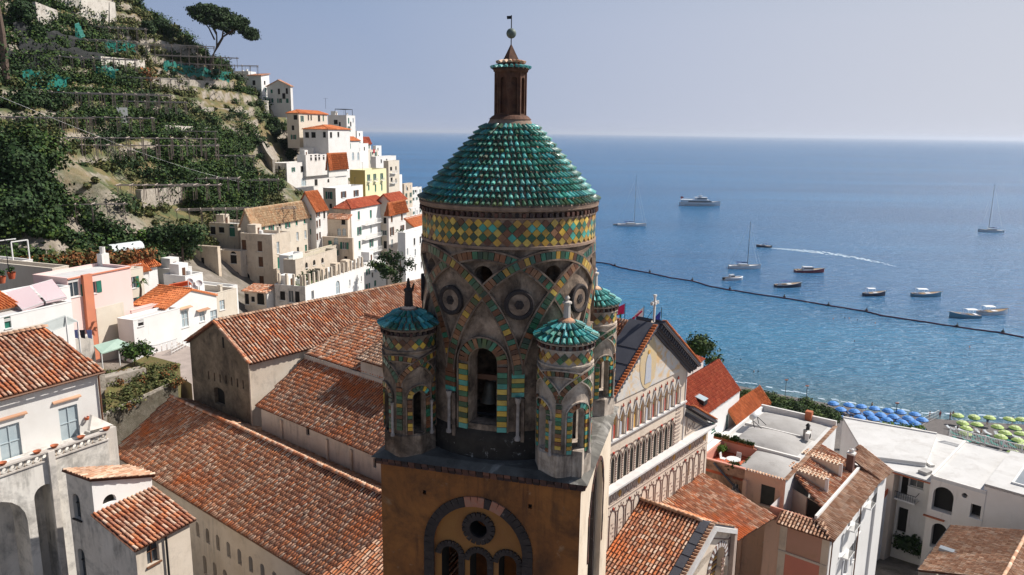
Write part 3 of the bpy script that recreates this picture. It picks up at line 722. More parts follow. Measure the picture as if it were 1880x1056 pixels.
        if seed == 2: MB().lathe([(.20, 6.3), (.17, 6.9), (.22, 7.0), (.10, 7.1), (.05, 7.45), (.01, 7.5)], 8, c=(cx, cy, 0)).tube([(cx+.1, cy-.12, 6.95), (cx+.12, cy-.2, 7.25)], [.07, .03], 6).build('finial', fm, rf)
        else: MB().lathe([(.15, 6.3), (.13, 6.85), (.19, 6.9), (.19, 6.97), (.06, 7.02), (.11, 7.12), (.05, 7.22)], 10, c=(cx, cy, 0)).build('finial', 'stone_white', rf)
    # plinth block at the near corner, black stone gutter spout
    MB().box(-4.35, -3.85, -4.35, -3.95, .05, 1.15).build('corner_block', 'drum_light', T)
    MB().box(-4.0, -2.3, -4.3, -3.4, .08, .55).build('corner_plinth', 'stone_white', T)
    # ---- bell (a thing of its own)
    bp = fr.wor((-2.6, 0, 0))
    B = thing('church_bell', 'dark bronze bell hanging in the tall arched opening of the bell tower drum', 'bell', (bp[0], bp[1], ZS+2.2), fr.rz)
    MB().lathe([(.46, .0), (.45, .05), (.38, .14), (.31, .40), (.27, .72), (.20, .86), (.06, .92)], 20).build('bell_body', 'bronze', B, smooth=True)
    MB().tube([(0, 0, .5), (0, 0, -.06)], [.03, .06], 6).build('clapper', 'iron', B)
    MB().bar((0, -.62, 1.08), (0, .62, 1.08), .16, .22).bar((0, 0, .85), (0, 0, 1.1), .12).build('yoke', 'frame_wood', B)
    MB().bar((0, -.72, 1.08), (0, -.72, -.6), .08).bar((0, .72, 1.08), (0, .72, -.6), .08).bar((-.1, -.8, -.55), (-.1, .8, -.55), .1).build('bell_frame', 'iron', B)
    return fr
mat('red_mortar', (.42, .16, .10), (.36, .20, .14), 4, .9, bump=.4)
TW = build_tower()
# ================================================================== building kit
def N3(v): v = np.array(v, float); return v/np.linalg.norm(v)
class Bld:
    def __init__(s, name, label, cat, o, az, group=None, wm='plaster_white'):
        s.fr = Frame(o, az); s.pw = s.fr.mat(); s.T = thing(name, label, cat, o, s.fr.rz, group); s.wm = wm; s.extra = None; s.depth = .14
        s.walls = {}; s.nw = 0
    def L(s, x, y, z): return s.fr.loc(P(x, y, z))          # photograph point at absolute height z -> local
    def mb(s, m=None):
        m = m or s.wm
        if m not in s.walls: s.walls[m] = MB()
        return s.walls[m]
    def win_at(s, a, b, px, py):
        a3 = s.fr.wor((a[0], a[1], 0)); d = np.array([b[0]-a[0], b[1]-a[1]], float); L = np.linalg.norm(d); d /= L
        n = s.fr.u*d[1]-s.fr.v*d[0]; t = ((a3-CP)@n)/(ray(px, py)@n); q = s.fr.loc(CP+ray(px, py)*t); return (q[0]-a[0])*d[0]+(q[1]-a[1])*d[1], q[2]
    def wall(s, a, b, z0, z1, wins=(), m=None, w=.9, h=1.4, st='g', kind='rect', depth=None, sm='shut_green', fm='frame_white'):
        """a,b local xy, left to right seen from outside; z local; wins=[(px,py[,w,h,style,kind])] surveyed on this wall"""
        a = np.array(a[:2], float); b = np.array(b[:2], float); L = np.linalg.norm(b-a); d = (b-a)/L; n = np.array([d[1], -d[0]]); dp = depth or s.depth
        mp = lambda q, z, e: (a[0]+d[0]*q+n[0]*e, a[1]+d[1]*q+n[1]*e, z)
        holes = []; sp = []
        for wn in wins:
            wn = list(wn)+[None]*(6-len(wn)); ww = wn[2] or w; hh = wn[3] or h; ss = wn[4] or st; kk = wn[5] or kind
            if ww < 0: q, z = wn[0], wn[1]; ww = -ww
            else: q, z = s.win_at(a, b, wn[0], wn[1])
            q = min(max(q, ww/2+.06), L-ww/2-.06)
            if z+hh/2 > z1-.05: z = z1-.05-hh/2
            if z-hh/2 < z0: z = z0+hh/2+.01
            r = (q-ww/2, q+ww/2, z-hh/2, z+hh/2, kk)
            if any(r[0] < o[1] and o[0] < r[1] and r[2] < o[3] and o[2] < r[3] for o in holes): continue
            holes.append(r); sp.append(ss)
        panel(s.mb(m), 0, L, z0, z1, holes, dp, mp)
        for hset, ss in zip(holes, sp): s.window(mp, hset, ss, dp, sm, fm)
        return mp
    def window(s, mp, r, ss, dp, sm, fm):
        q0, q1, z0, z1, kk = r; e = -dp+.01
        W = MB(); W.c = 1
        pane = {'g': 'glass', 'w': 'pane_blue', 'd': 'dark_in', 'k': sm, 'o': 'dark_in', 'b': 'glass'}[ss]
        W.face([mp(q0-.02, z0-.02, e), mp(q1+.02, z0-.02, e), mp(q1+.02, z1+.02, e), mp(q0-.02, z1+.02, e)])
        W.c = 0; t = .05
        def fb(a0, a1, c0, c1, e0=e, e1=e+.05):
            p = [mp(a0, c0, e0), mp(a1, c0, e0), mp(a1, c0, e1), mp(a0, c0, e1), mp(a0, c1, e0), mp(a1, c1, e0), mp(a1, c1, e1), mp(a0, c1, e1)]; W.hexa(p)
        if ss in 'gwb' and kk == 'rect':
            fb(q0, q0+t, z0, z1); fb(q1-t, q1, z0, z1); fb(q0+t, q1-t, z1-t, z1); fb(q0+t, q1-t, z0, z0+t); c = (q0+q1)/2; fb(c-t/2, c+t/2, z0+t, z1-t)
            if ss == 'w': fb(q0+t, c-t/2, (z0+z1)/2-.02, (z0+z1)/2+.03); fb(c+t/2, q1-t, (z0+z1)/2-.02, (z0+z1)/2+.03)
        elif ss in 'gwb':
            c = (q0+q1)/2; fb(c-t/2, c+t/2, z0, z1-.03); fb(q0, c-t/2, z0+(z1-z0)*.55, z0+(z1-z0)*.55+t); fb(c+t/2, q1, z0+(z1-z0)*.55, z0+(z1-z0)*.55+t)
        if ss != 'o': fb(q0-.08, q1+.08, z0-.09, z0-.005, -.02, .09)
        if not W.f: return
        w = W.build('window', [fm, pane], s.T); s.nw += 1
        if ss == 'g':
            sh = MB(); hw = (q1-q0)/2
            for side in (-1, 1):
                x0, x1 = (q0-hw, q0-.02) if side < 0 else (q1+.02, q1+hw)
                p = [mp(x0, z0, .02), mp(x1, z0, .02), mp(x1, z0, .06), mp(x0, z0, .06), mp(x0, z1, .02), mp(x1, z1, .02), mp(x1, z1, .06), mp(x0, z1, .06)]
                MB().hexa(p).build('shutter', sm, w)
    def poly(s, pts, m=None, up=None): s.mb(m).face(pts)
    def box(s, *a, m=None): s.mb(m).box(*a)
    def finish(s, nm='wall'):
        for m, b in s.walls.items():
            if b.f: b.build(nm, m, s.T)
        return s
    def roof(s, pts, **kw): return tile_roof(pts, s.T, s.pw, **kw)
    def flat(s, W_, L_, z, par=.5, th=.22, m='roof_white', pm=None, x0=0, y0=0):
        """flat roof with parapet: local rectangle"""
        b = MB(); b.box(x0+.01, x0+L_-.01, y0+.01, y0+W_-.01, z-par-.25, z-par); b.build('roof', m, s.T)
        b = MB(); t = th; e = .03
        b.box(x0-e, x0+L_+e, y0-e, y0+t, z-.005, z+.08).box(x0-e, x0+L_+e, y0+W_-t, y0+W_+e, z-.005, z+.08).box(x0-e, x0+t, y0+t+.004, y0+W_-t-.004, z-.005, z+.08).box(x0+L_-t, x0+L_+e, y0+t+.004, y0+W_-t-.004, z-.005, z+.08)
        b.build('parapet_coping', pm or s.wm, s.T)
        g = s.mb(); g.box(x0+t*.2, x0+L_-t*.2, y0+t*.8, y0+t, z-par, z).box(x0+t*.2, x0+L_-t*.2, y0+W_-t, y0+W_-t*.8, z-par, z).box(x0+t*.8, x0+t, y0+t, y0+W_-t, z-par, z).box(x0+L_-t, x0+L_-t*.8, y0+t, y0+W_-t, z-par, z)
def house(name, label, px, py, d, az, xF, xS, zbot, roof='flat', F=(), Sd=(), wm='plaster_white', smat=None, cat='house', rh=1.4, rm='terra', ov=.35, group=None, lim=40, tw=.26, tc=.42, par=.5, W_=None, L_=None, ab=None, kF={}, kS={}, rf='roof_white', band=None, balc=()):
    """near eave corner surveyed at (px,py) and distance d; walls run to photograph columns xF (right) and xS (left)"""
    o = PD(px, py, d); B = Bld(name, label, cat, o, az, group, wm)
    L = L_ or B.fr.upx(xF); W = W_ or B.fr.vpx(xS); zb = zbot-o[2]
    B.dim = (L, W)
    def auto(ws, ln, st):
        if len(ws) > 1 or d < 104 or ln < 3: return list(ws)
        n = max(1, int(ln/2.9)); return list(ws)+[(ln*(i+.5)/n+random.gauss(0, .12), -1.75-3.05*j+random.gauss(0, .08), -random.choice([.8, .9, 1.0]), random.choice([1.2, 1.5, 1.9]), random.choice(st)) for i in range(n) for j in range(min(4, int((-zb-2)/3))) if random.random() < .85]
    F = auto(F, L, 'ggkdw'); Sd = auto(Sd, W, 'gkddd')
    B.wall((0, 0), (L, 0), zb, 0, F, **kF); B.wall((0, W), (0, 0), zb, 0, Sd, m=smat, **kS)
    B.wall((L, 0), (L, W), zb, 0); B.wall((L, W), (0, W), zb, 0)
    if roof == 'flat':
        B.flat(W, L, 0, par=par, m=rf)
        if d > 104 and rf != 'lawn' and L > 3 and W > 3:
            if random.random() < .6: x = random.uniform(.6, L-2.2); MB().box(x, x+1.8, W-2.2, W-.4, -par, 1.5).build('stair_head', wm, B.T); MB().box(x+.6, x+1.2, W-2.23, W-2.203, -par, .9).build('door', 'shut_brown', B.T)
            for _ in range(random.randint(1, 3)): x, y = random.uniform(.4, L-.6), random.uniform(.4, W-.6); random.choice([lambda: MB().box(x-.22, x+.22, y-.22, y+.22, -par, .8).box(x-.3, x+.3, y-.3, y+.3, .8, .92).build('chimney', wm, B.T), lambda: MB().lathe([(.42, -par), (.42, .5), (.05, .62)], 10, c=(x, y, 0)).build('water_tank', 'frame_white', B.T), lambda: MB().bar((x, y, -par), (x, y, 2.2), .05).bar((x-.5, y, 2.1), (x+.5, y, 2.1), .04).build('aerial', 'iron', B.T)])()
    else:
        kw = dict(m=rm, limit=lim, w=tw, course=tc, pans=False, cover=.74, slabm=rm)
        if roof == 'gu':      # ridge along u
            k = rh/(W/2)*ov
            B.roof([(-ov, -ov, -k), (L+ov, -ov, -k), (L+ov, W/2, rh), (-ov, W/2, rh)], **kw); B.roof([(L+ov, W+ov, -k), (-ov, W+ov, -k), (-ov, W/2, rh), (L+ov, W/2, rh)], **kw)
            B.mb(smat).face([(0, W, 0), (0, 0, 0), (0, W/2, rh)]); B.mb().face([(L, 0, 0), (L, W, 0), (L, W/2, rh)]); ridge_tiles((-ov, W/2, rh+.04), (L+ov, W/2, rh+.04), B.T, rm)
        elif roof == 'gv':
            k = rh/(L/2)*ov
            B.roof([(-ov, W+ov, -k), (-ov, -ov, -k), (L/2, -ov, rh), (L/2, W+ov, rh)], **kw); B.roof([(L+ov, -ov, -k), (L+ov, W+ov, -k), (L/2, W+ov, rh), (L/2, -ov, rh)], **kw)
            B.mb().face([(0, 0, 0), (L, 0, 0), (L/2, 0, rh)]); B.mb().face([(L, W, 0), (0, W, 0), (L/2, W, rh)]); ridge_tiles((L/2, -ov, rh+.04), (L/2, W+ov, rh+.04), B.T, rm)
        elif roof == 'hip':
            q = min(L, W)/2; k = rh/q*ov
            if L >= W: r0, r1 = (q, W/2, rh), (L-q, W/2, rh)
            else: r0, r1 = (L/2, q, rh), (L/2, W-q, rh)
            a, b, c, d_ = (-ov, -ov, -k), (L+ov, -ov, -k), (L+ov, W+ov, -k), (-ov, W+ov, -k)
            if L >= W: fs = [[a, b, r1, r0], [c, d_, r0, r1], [d_, a, r0], [b, c, r1]]
            else: fs = [[a, b, r0], [c, d_, r1], [d_, a, r0, r1], [b, c, r1, r0]]
            for f in fs: B.roof(f, **kw)
            for p in ((a, r0), (b, r1 if L >= W else r0), (r0, r1)): ridge_tiles(np.array(p[0])+[0, 0, .05], np.array(p[1])+[0, 0, .05], B.T, rm)
        elif roof == 'pF':    # single pitch falling to the F side
            B.roof([(-ov, -ov, -.1), (L+ov, -ov, -.1), (L+ov, W+ov, rh), (-ov, W+ov, rh)], **kw)
            B.mb(smat).face([(0, W, 0), (0, 0, 0), (0, W, rh)]); B.mb().face([(L, 0, 0), (L, W, 0), (L, W, rh)]); B.mb().face([(L, W, 0), (0, W, 0), (0, W, rh), (L, W, rh)])
        elif roof == 'pS':
            B.roof([(-ov, W+ov, -.1), (-ov, -ov, -.1), (L+ov, -ov, rh), (L+ov, W+ov, rh)], **kw)
            B.mb().face([(0, 0, 0), (L, 0, 0), (L, 0, rh)]); B.mb().face([(L, 0, 0), (L, W, 0), (L, W, rh), (L, 0, rh)]); B.mb().face([(L, W, 0), (0, W, 0), (L, W, rh)])
    for (bx, by, bw) in balc:     # balconies on the F wall: slab, rail
        q, z = B.win_at((0, 0), (L, 0), bx, by)
        bb = MB(); bb.box(q-bw/2, q+bw/2, -.8, -.003, z-.12, z); sl_ = bb.build('balcony', 'plaster_clean', B.T)
        r = MB(); r.bar((q-bw/2, -.78, z+.95), (q+bw/2, -.78, z+.95), .05)
        for i in range(int(bw/.16)+1): r.bar((q-bw/2+i*.16, -.78, z), (q-bw/2+i*.16, -.78, z+.95), .025)
        r.build('railing', 'frame_white', sl_)
    if ab: ab(B, L, W)
    return B.finish()
# ================================================================== the sea
SHORE = [P(x, y, 0)[:2] for x, y in ((640, 560), (1000, 600), (1160, 650), (1290, 690), (1360, 706), (1440, 722), (1520, 738), (1600, 752), (1700, 764), (1780, 770), (1880, 776), (2100, 786), (2500, 800))]
def sea_material():
    m = bpy.data.materials.new('sea_water'); MATS['sea_water'] = m; m.use_nodes = True; n = m.node_tree.nodes; l = m.node_tree.links; b = n['Principled BSDF']
    b.inputs['IOR'].default_value = 1.33; b.inputs['Specular IOR Level'].default_value = .5
    g = n.new('ShaderNodeNewGeometry')
    def noise_(sx, sy, scale, det, rot=0., dist=0., rg=.55):
        mp = n.new('ShaderNodeMapping'); mp.inputs['Scale'].default_value = (sx, sy, 1); mp.inputs['Rotation'].default_value = (0, 0, rot); l.new(g.outputs['Position'], mp.inputs[0])
        t = n.new('ShaderNodeTexNoise'); t.inputs['Scale'].default_value = scale; t.inputs['Detail'].default_value = det; t.inputs['Distortion'].default_value = dist; t.inputs['Roughness'].default_value = rg; l.new(mp.outputs[0], t.inputs[0]); return t.outputs['Fac']
    cdn = n.new('ShaderNodeCameraData')
    # depth of water: turquoise over the shelving beach, deep blue off shore
    sx = n.new('ShaderNodeSeparateXYZ'); l.new(g.outputs['Position'], sx.inputs[0])
    a = np.polyfit([p[0] for p in SHORE[3:11]], [p[1] for p in SHORE[3:11]], 1)
    ml = n.new('ShaderNodeMath'); ml.operation = 'MULTIPLY_ADD'; l.new(sx.outputs[0], ml.inputs[0]); ml.inputs[1].default_value = -a[0]; ml.inputs[2].default_value = -a[1]
    off = n.new('ShaderNodeMath'); off.operation = 'ADD'; l.new(ml.outputs[0], off.inputs[0]); l.new(sx.outputs[1], off.inputs[1])
    r = n.new('ShaderNodeMapRange'); r.inputs[1].default_value = -4; r.inputs[2].default_value = 150; l.new(off.outputs[0], r.inputs[0])
    cr = n.new('ShaderNodeValToRGB'); e = cr.color_ramp.elements
    e[0].position = 0; e[0].color = (.085, .17, .20, 1); e[1].position = 1; e[1].color = (.010, .118, .27, 1)
    for p_, c in ((.05, (.035, .125, .19, 1)), (.22, (.012, .145, .27, 1)), (.6, (.008, .15, .30, 1))):
        q = cr.color_ramp.elements.new(p_); q.color = c
    l.new(r.outputs[0], cr.inputs[0])
    # wind patches
    wp = n.new('ShaderNodeValToRGB'); l.new(noise_(.0016, .009, 1, 5, .15, .4), wp.inputs[0]); wp.color_ramp.elements[0].position = .36; wp.color_ramp.elements[0].color = (.82, .82, .86, 1); wp.color_ramp.elements[1].position = .68; wp.color_ramp.elements[1].color = (1.22, 1.2, 1.16, 1)
    mm = n.new('ShaderNodeMix'); mm.data_type = 'RGBA'; mm.blend_type = 'MULTIPLY'; mm.inputs[0].default_value = 1; l.new(cr.outputs[0], mm.inputs[6]); l.new(wp.outputs[0], mm.inputs[7])
    l.new(mm.outputs[2], b.inputs['Base Color'])
    b.inputs['Roughness'].default_value = .22
    # waves: swell, chop and ripples, turned a little to the shore
    hs = []
    for (sx_, sy_, sc, dt_, rot, amp) in ((.10, .34, 1, 3, .22, 1.35), (.33, .95, 1, 3, .10, .62), (.9, 2.3, 1, 3, .35, .30)):
        q = n.new('ShaderNodeMath'); q.operation = 'MULTIPLY'; l.new(noise_(sx_, sy_, sc, dt_, rot, .5), q.inputs[0]); q.inputs[1].default_value = amp; hs.append(q.outputs[0])
    s1 = n.new('ShaderNodeMath'); l.new(hs[0], s1.inputs[0]); l.new(hs[1], s1.inputs[1]); s2 = n.new('ShaderNodeMath'); l.new(s1.outputs[0], s2.inputs[0]); l.new(hs[2], s2.inputs[1])
    bp = n.new('ShaderNodeBump'); bp.inputs['Strength'].default_value = 1; bp.inputs['Distance'].default_value = 1.5; l.new(s2.outputs[0], bp.inputs['Height']); l.new(bp.outputs[0], b.inputs['Normal'])
sea_material()
_m = MB(); _m.face([(-60000, -3000, 0), (60000, -3000, 0), (60000, 70000, 0), (-60000, 70000, 0)])
_m.build('sea', 'sea_water', None, kind='structure', label='blue sea running to the hazy horizon')

# thin sea haze: one closed box of even density round camera and scene
hm = bpy.data.materials.new('haze'); MATS['haze'] = hm; hm.use_nodes = True; _n = hm.node_tree.nodes; _n.remove(_n['Principled BSDF']); _v = _n.new('ShaderNodeVolumePrincipled'); _v.inputs['Color'].default_value = (.80, .87, 1, 1); _v.inputs['Density'].default_value = HAZE; _v.inputs['Anisotropy'].default_value = .35
hm.node_tree.links.new(_v.outputs[0], _n['Material Output'].inputs['Volume'])
MB().box(-50000, 50000, -400, 60000, -12, 130).build('haze', 'haze', None, kind='stuff', label='pale sea haze')
# ================================================================== cathedral complex (grid at 38.5 / 129.5 degrees)
GA = 38.5
# ---- the church with the dark gable end and the long pale roof
def build_A():
    o = P(457, 662, 42); B = Bld('church', 'church with a dark gable end and long terracotta roof behind the bell tower turret', 'church', o, GA, wm='plaster_cream')
    L, W = 34.0, 9.0; rh = 2.45; ov = .35; k = rh/(W/2)*ov; zb = -12
    B.roof([(-.15, -ov, -k), (L, -ov, -k), (L, W/2, rh), (-.15, W/2, rh)], m='terra2', w=.30, course=.42, limit=300, cover=.55)
    B.roof([(L, W+ov, -k), (-.15, W+ov, -k), (-.15, W/2, rh), (L, W/2, rh)], m='terra2', w=.30, course=.42, limit=0, pans=False)
    ridge_tiles((-.15, W/2, rh+.06), (L, W/2, rh+.06), B.T, 'terra_pale', w=.3)
    B.wall((0, 0), (L, 0), zb, 0, [(655, 640, .5, .35, 'o')])
    B.wall((L, W), (0, W), zb, 0)
    # dark gable end with seven small niches, slit and arched doorway
    B.depth = .35
    mat('gable_dark', (.20, .15, .10), (.30, .23, .16), .45, .95, bump=.6, bsc=9, stain=(.045, .035, .027), stf=.5, streak=.3)  # darker and browner than the side walls, mottled by noise
    ws = [(407, 636, .16, .75, 'o')]+[(383+i*10.6, 689+i*2.8, .22, .75, 'o', 'arch') for i in range(7)]+[(403, 728, 1.6, 1.5, 'o', 'seg')]
    B.wall((0, W), (0, 0), zb, 0, ws[1:], m='gable_dark')
    q, z = B.win_at((0, W), (0, 0), 410, 628)
    mb = B.mb('gable_dark'); mb.face([(0, W, 0), (0, 0, 0), (0, W/2, rh)])
    MB().box(-.03, .1, W-q-.12, W-q+.12, z-.5, z+.4).build('slit_window', 'dark_in', B.T)
    # sloped edge course of the gable
    for (y0, y1) in ((-ov, W/2), (W+ov, W/2)):
        ridge_tiles((-.22, y0, -k+.02), (-.22, y1, rh+.02), B.T, 'terra2', w=.26, name='verge_tiles')
    MB().tube([(-.10, -.12, -.1), (-.10, -.12, zb)], .06, 6).build('downpipe', 'plaster_beige', B.T)
    B.finish(); return B
CH = build_A()
# ---- cloister wing: huge roof at the foot of the picture
def build_B():
    o = P(205, 832, 34.7); B = Bld('cloister_wing', 'long cloister wing with a wide orange brown tiled roof left of the bell tower', 'building', o, 129.5, wm='plaster_cream')
    L, W, rh = 34.0, 10.4, 2.7; ov = .0
    B.roof([(0, 0, 0), (L, 0, 0), (L, 5.8, rh), (-1.6, 5.8, rh)], m='terra', w=.235, course=.37, limit=300, cover=.54)
    B.roof([(L, W, .7), (-1.3, W, .7), (-1.6, 5.8, rh), (L, 5.8, rh)], m='terra_pale', w=.25, course=.38, limit=200, cover=.66)
    ridge_tiles((-1.6, 5.8, rh+.07), (L, 5.8, rh+.07), B.T, 'terra', w=.28, l=.4)
    mpz = -10
    # arcaded wall: row of narrow arches, lower openings
    B.depth = .35; yy = .45
    ar = [(381, 982), (402, 1000), (422, 1016), (441, 1030), (461, 1045)]
    s0 = [B.win_at((0, yy), (L, yy), x, y) for x, y in ar]; st_ = (s0[-1][0]-s0[0][0])/(len(s0)-1); zc = s0[0][1]
    ws = [(s0[0][0]+st_*i, zc-.1, -.46, 1.15, 'o', 'arch') for i in range(-1, int((L-s0[0][0])/st_)-1)]
    ws += [(s0[0][0]+st_*(i+.5), zc-2.6, -.50, 1.5, 'o', 'arch') for i in range(-1, int((L-s0[0][0])/st_)-2)]
    B.wall((0, yy), (L, yy), mpz, -.1, ws); B.wall((L, W-.1), (0, W-.1), mpz, .5)
    B.wall((0.3, W), (0.3, .4), mpz, -.1); B.mb().face([(.3, W, -.1), (.3, .4, -.1), (.3, 5.8, rh-.15)])
    MB().box(0, L, yy+.12, yy+.3, -.35, -.12).box(0, L, .1, .35, -.26, -.14).build('eave_board', 'frame_wood', B.T)
    B.finish(); return B
CW = build_B()
# ---- aisle and nave roofs between church and tower, nave with its facade
def build_nave():
    o = P(479, 747, 38.5); fr = Frame(o, 129.5)
    B = Bld('cathedral_nave', 'stepped orange tiled aisle roofs between the dark gabled church and the bell tower', 'church', o, 129.5, wm='plaster_cream')
    u0, L = -1.0, 22.0
    B.roof([(u0+.6, -.15, 0), (L, -.15, 0), (L, 5.2, 2.75), (u0, 5.2, 2.75)], m='terra', w=.25, course=.38, limit=300, cover=.55)
    B.roof([(u0, 5.0, 3.05), (L, 5.0, 3.05), (L, 12.3, 4.9), (u0-1, 12.3, 4.9)], m='terra', w=.27, course=.40, limit=200, cover=.62)
    ridge_tiles((u0-1, 12.3, 5.0), (L, 12.3, 5.0), B.T, 'terra', w=.3); ridge_tiles((u0, 5.2, 2.83), (L, 5.2, 2.83), B.T, 'terra', w=.24)
    B.wall((0, 0), (L, 0), -6, -.05, [(590+16*i, 790+8*i, .3, .9, 'o') for i in ()]+[(565, 790, .4, .6, 'o'), (688, 850, .3, .7, 'o', 'arch')])
    MB().box(u0, L, 4.9, 5.05, 2.6, 3.0).build('step_wall', 'plaster_cream', B.T)
    # piers against the aisle wall
    for px in (519, 601, 645):
        q, z = B.win_at((0, 0), (L, 0), px, 800); MB().box(q-.12, q+.12, -.14, -.003, -5.5, -.35).build('pier', 'plaster_beige', B.T)
    # raised box with its own little tiled roof beside the tower
    a = B.L(662, 668, 42.2)
    x0, y0 = a[0], a[1]
    B.box(x0, x0+6, y0, y0+2.4, 1.5, 4.2); B.roof([(x0-.2, y0-.3, 4.15), (x0+6, y0-.3, 4.15), (x0+6, y0+2.6, 5.2), (x0-.2, y0+2.6, 5.2)], m='terra_pale', w=.25, limit=60)
    B.finish()
    return B
NV = build_nave()
# ---- facade
def build_facade():
    ap = PD(1197, 588, 52); fr = Frame(ap, 39.5)
    mat('facade_stone', (.74, .63, .51), (.66, .54, .43), .8, .85, bump=.35, bsc=10, stain=(.36, .28, .22), stf=.34, streak=.3)
    mat('facade_dark', (.16, .09, .075), (.22, .14, .11), 3, .8)
    mat('facade_grey', (.46, .36, .30), (.38, .30, .25), 3, .8)
    mat('mosaic_gold', (.66, .50, .27), (.58, .46, .32), 3, .55, bump=.2)
    mat('mosaic_sky', (.56, .57, .58), (.72, .63, .52), 1.3, .6, bump=.2, patch=(.68, .46, .24), psc=.8, pth=.53)
    mat('ochre_niche', (.66, .38, .10), (.56, .31, .09), 2, .8)
    mat('red_bit', (.45, .05, .03), (.30, .06, .04), 3, .7)
    B = Bld('cathedral_facade', 'striped and arcaded cathedral facade with a mosaic gable, right of the bell tower', 'facade', ap, 39.5, wm='facade_stone')
    az_ = ap[2]; lz = lambda z: z-az_
    xl, xr = -6.2, 5.8; ze = lz(43.2); bl = lz(36.7)
    F_ = lambda x, y, v=0: fr.onF(x, y, v)
    mp = frameF(0.0, -1)
    # gable: stone frame around recessed mosaic
    g = B.mb(); slope = -ze/5.8
    g.face([(xl, 0, -6.2*slope), (xr, 0, ze), (0, 0, 0)])
    g.face([(xl, 0, lz(42.3)), (xr, 0, lz(42.3)), (xr, 0, ze), (xl, 0, -6.2*slope)])
    m_ = MB().extr([(-4.3, -.03, lz(42.7)), (4.5, -.03, lz(42.7)), (4.3, -.03, ze+.55), (0, -.03, -1.15), (-4.4, -.03, -4.8*slope-.3)], (0, -.05, 0)); m_.build('mosaic', 'mosaic_sky', B.T)
    # gilded mandorla and robed standing figure of the mosaic, as inlay
    cx_, cz_ = F_(1188, 672); e = MB(); e.extr([(cx_+1.15*math.cos(t), -.085, cz_+.3+1.9*math.sin(t)) for t in np.linspace(0, 2*math.pi, 24)[:-1]], (0, -.02, 0)); e.build('mandorla', 'mosaic_gold', B.T)
    e = MB(); e.extr([(cx_-.42, -.11, cz_-1.2), (cx_+.42, -.11, cz_-1.2), (cx_+.36, -.11, cz_+.4), (cx_+.16, -.11, cz_+.85), (cx_-.16, -.11, cz_+.85), (cx_-.36, -.11, cz_+.4)], (0, -.02, 0)); e.build('robe', mat('robe_blue', (.42, .46, .55), (.55, .53, .52), 4, .7) and 'robe_blue', B.T)
    e = MB(); e.lathe([(.15, 0), (.15, .02), (.001, .02)], 12); h_ = e.build('head', 'ochre_niche', B.T); h_.matrix_local = mtx((cx_, -.12, cz_+1.05), (1, 0, 0), (0, 0, 1), (0, -1, 0), 1, 1, 1)
    # upper arcade of pointed niches
    s0 = F_(1128, 800)[0]; s1 = F_(1243, 712)[0]; n = 11; st = (s1-s0)/(n-1); z0, z1 = lz(40.1), lz(42.05)
    hl = [(s0+st*i-.25, s0+st*i+.25, z0, z1-.2, 'point') for i in range(n)]
    panel(g, xl, xr, lz(39.6), lz(42.3), hl, .12, mp)
    # second storey wall: lancets
    t0 = F_(1124, 875)[0]; t1 = F_(1232, 800)[0]; st2 = (t1-t0)/10; za, zb = lz(36.85), lz(38.75)
    h2 = [(t0+st2*i-.22, t0+st2*i+.22, za, zb+.1, 'point') for i in range(11)]
    panel(g, xl, xr, bl, lz(39.6), h2, .06, mp)
    # half gable at the right
    g.face([(xr, 0, bl), (10.4, 0, bl), (10.4, 0, lz(36.95)), (5.8, 0, lz(39.5))])
    # lower wall with blind arcade and one real lancet
    wx = F_(1265, 855)[0]
    panel(g, xl, 10.4, lz(24), bl, [(wx-.16, wx+.16, lz(33.3), lz(35.0), 'point')], .5, mp)
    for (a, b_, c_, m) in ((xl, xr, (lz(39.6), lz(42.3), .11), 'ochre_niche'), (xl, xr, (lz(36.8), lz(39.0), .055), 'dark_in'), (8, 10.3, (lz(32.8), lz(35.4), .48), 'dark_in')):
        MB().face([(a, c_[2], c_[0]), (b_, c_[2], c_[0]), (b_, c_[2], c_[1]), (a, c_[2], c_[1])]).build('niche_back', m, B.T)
    # niche colonnettes, gablets and coloured saints' robes
    cols = []
    for i in range(n+1):
        x = s0+st*(i-.5); q = MB().lathe([(.10, z0-.02), (.06, z0+.1), (.05, z1-.75), (.10, z1-.6)], 8, c=(x, -.09, 0)); q.build('colonnette', 'marble', B.T, smooth=True)
    tri_ = MB(); rib = MB()
    for i in range(n):
        x = s0+st*i; tri_.extr([(x-.10, -.06, z1+.10), (x+.10, -.06, z1+.10), (x, -.06, z1+.34)], (0, -.05, 0))
        for sg in (-1, 1): rib.bar((x+sg*.34, -.04, z1-.62), (x, -.04, z1+.12), .07, .08)
        rb = random.choice(['red_bit', 'robe_blue', 'ochre_niche', 'mosaic_gold', 'marble']); MB().box(x-.09, x+.09, .04, .10, z0, z0+.95).build('saint_panel', rb, B.T)
    for i in range(n): pass
    tri_.build('gablets', 'red_bit', B.T, kind='stuff'); rib.build('arch_mouldings', 'marble', B.T, kind='stuff')
    MB().box(xl, xr+.05, -.16, -.003, lz(39.95), lz(40.08)).build('niche_sill', 'marble', B.T)
    # lancet storey: ladder of dark blocks between openings, interlaced ribs above
    blk = []
    for i in range(12):
        x = t0+st2*(i-.5)
        for j in range(11):
            blk.append((mtx((x-.02, -.02, za+.10+j*.17), (1, 0, 0), (0, 0, 1), (0, -1, 0), .17, .085, .05), 'facade_dark'))
    for j in range(10):
        blk.append((mtx((t1+.95, -.02, za+.15+j*.30), (1, 0, 0), (0, 0, 1), (0, -1, 0), .75, .13, .05), 'facade_grey'))
    place_pieces(blk, B.T, 'stone_stripe', B.pw, limit=0)
    rib = MB()
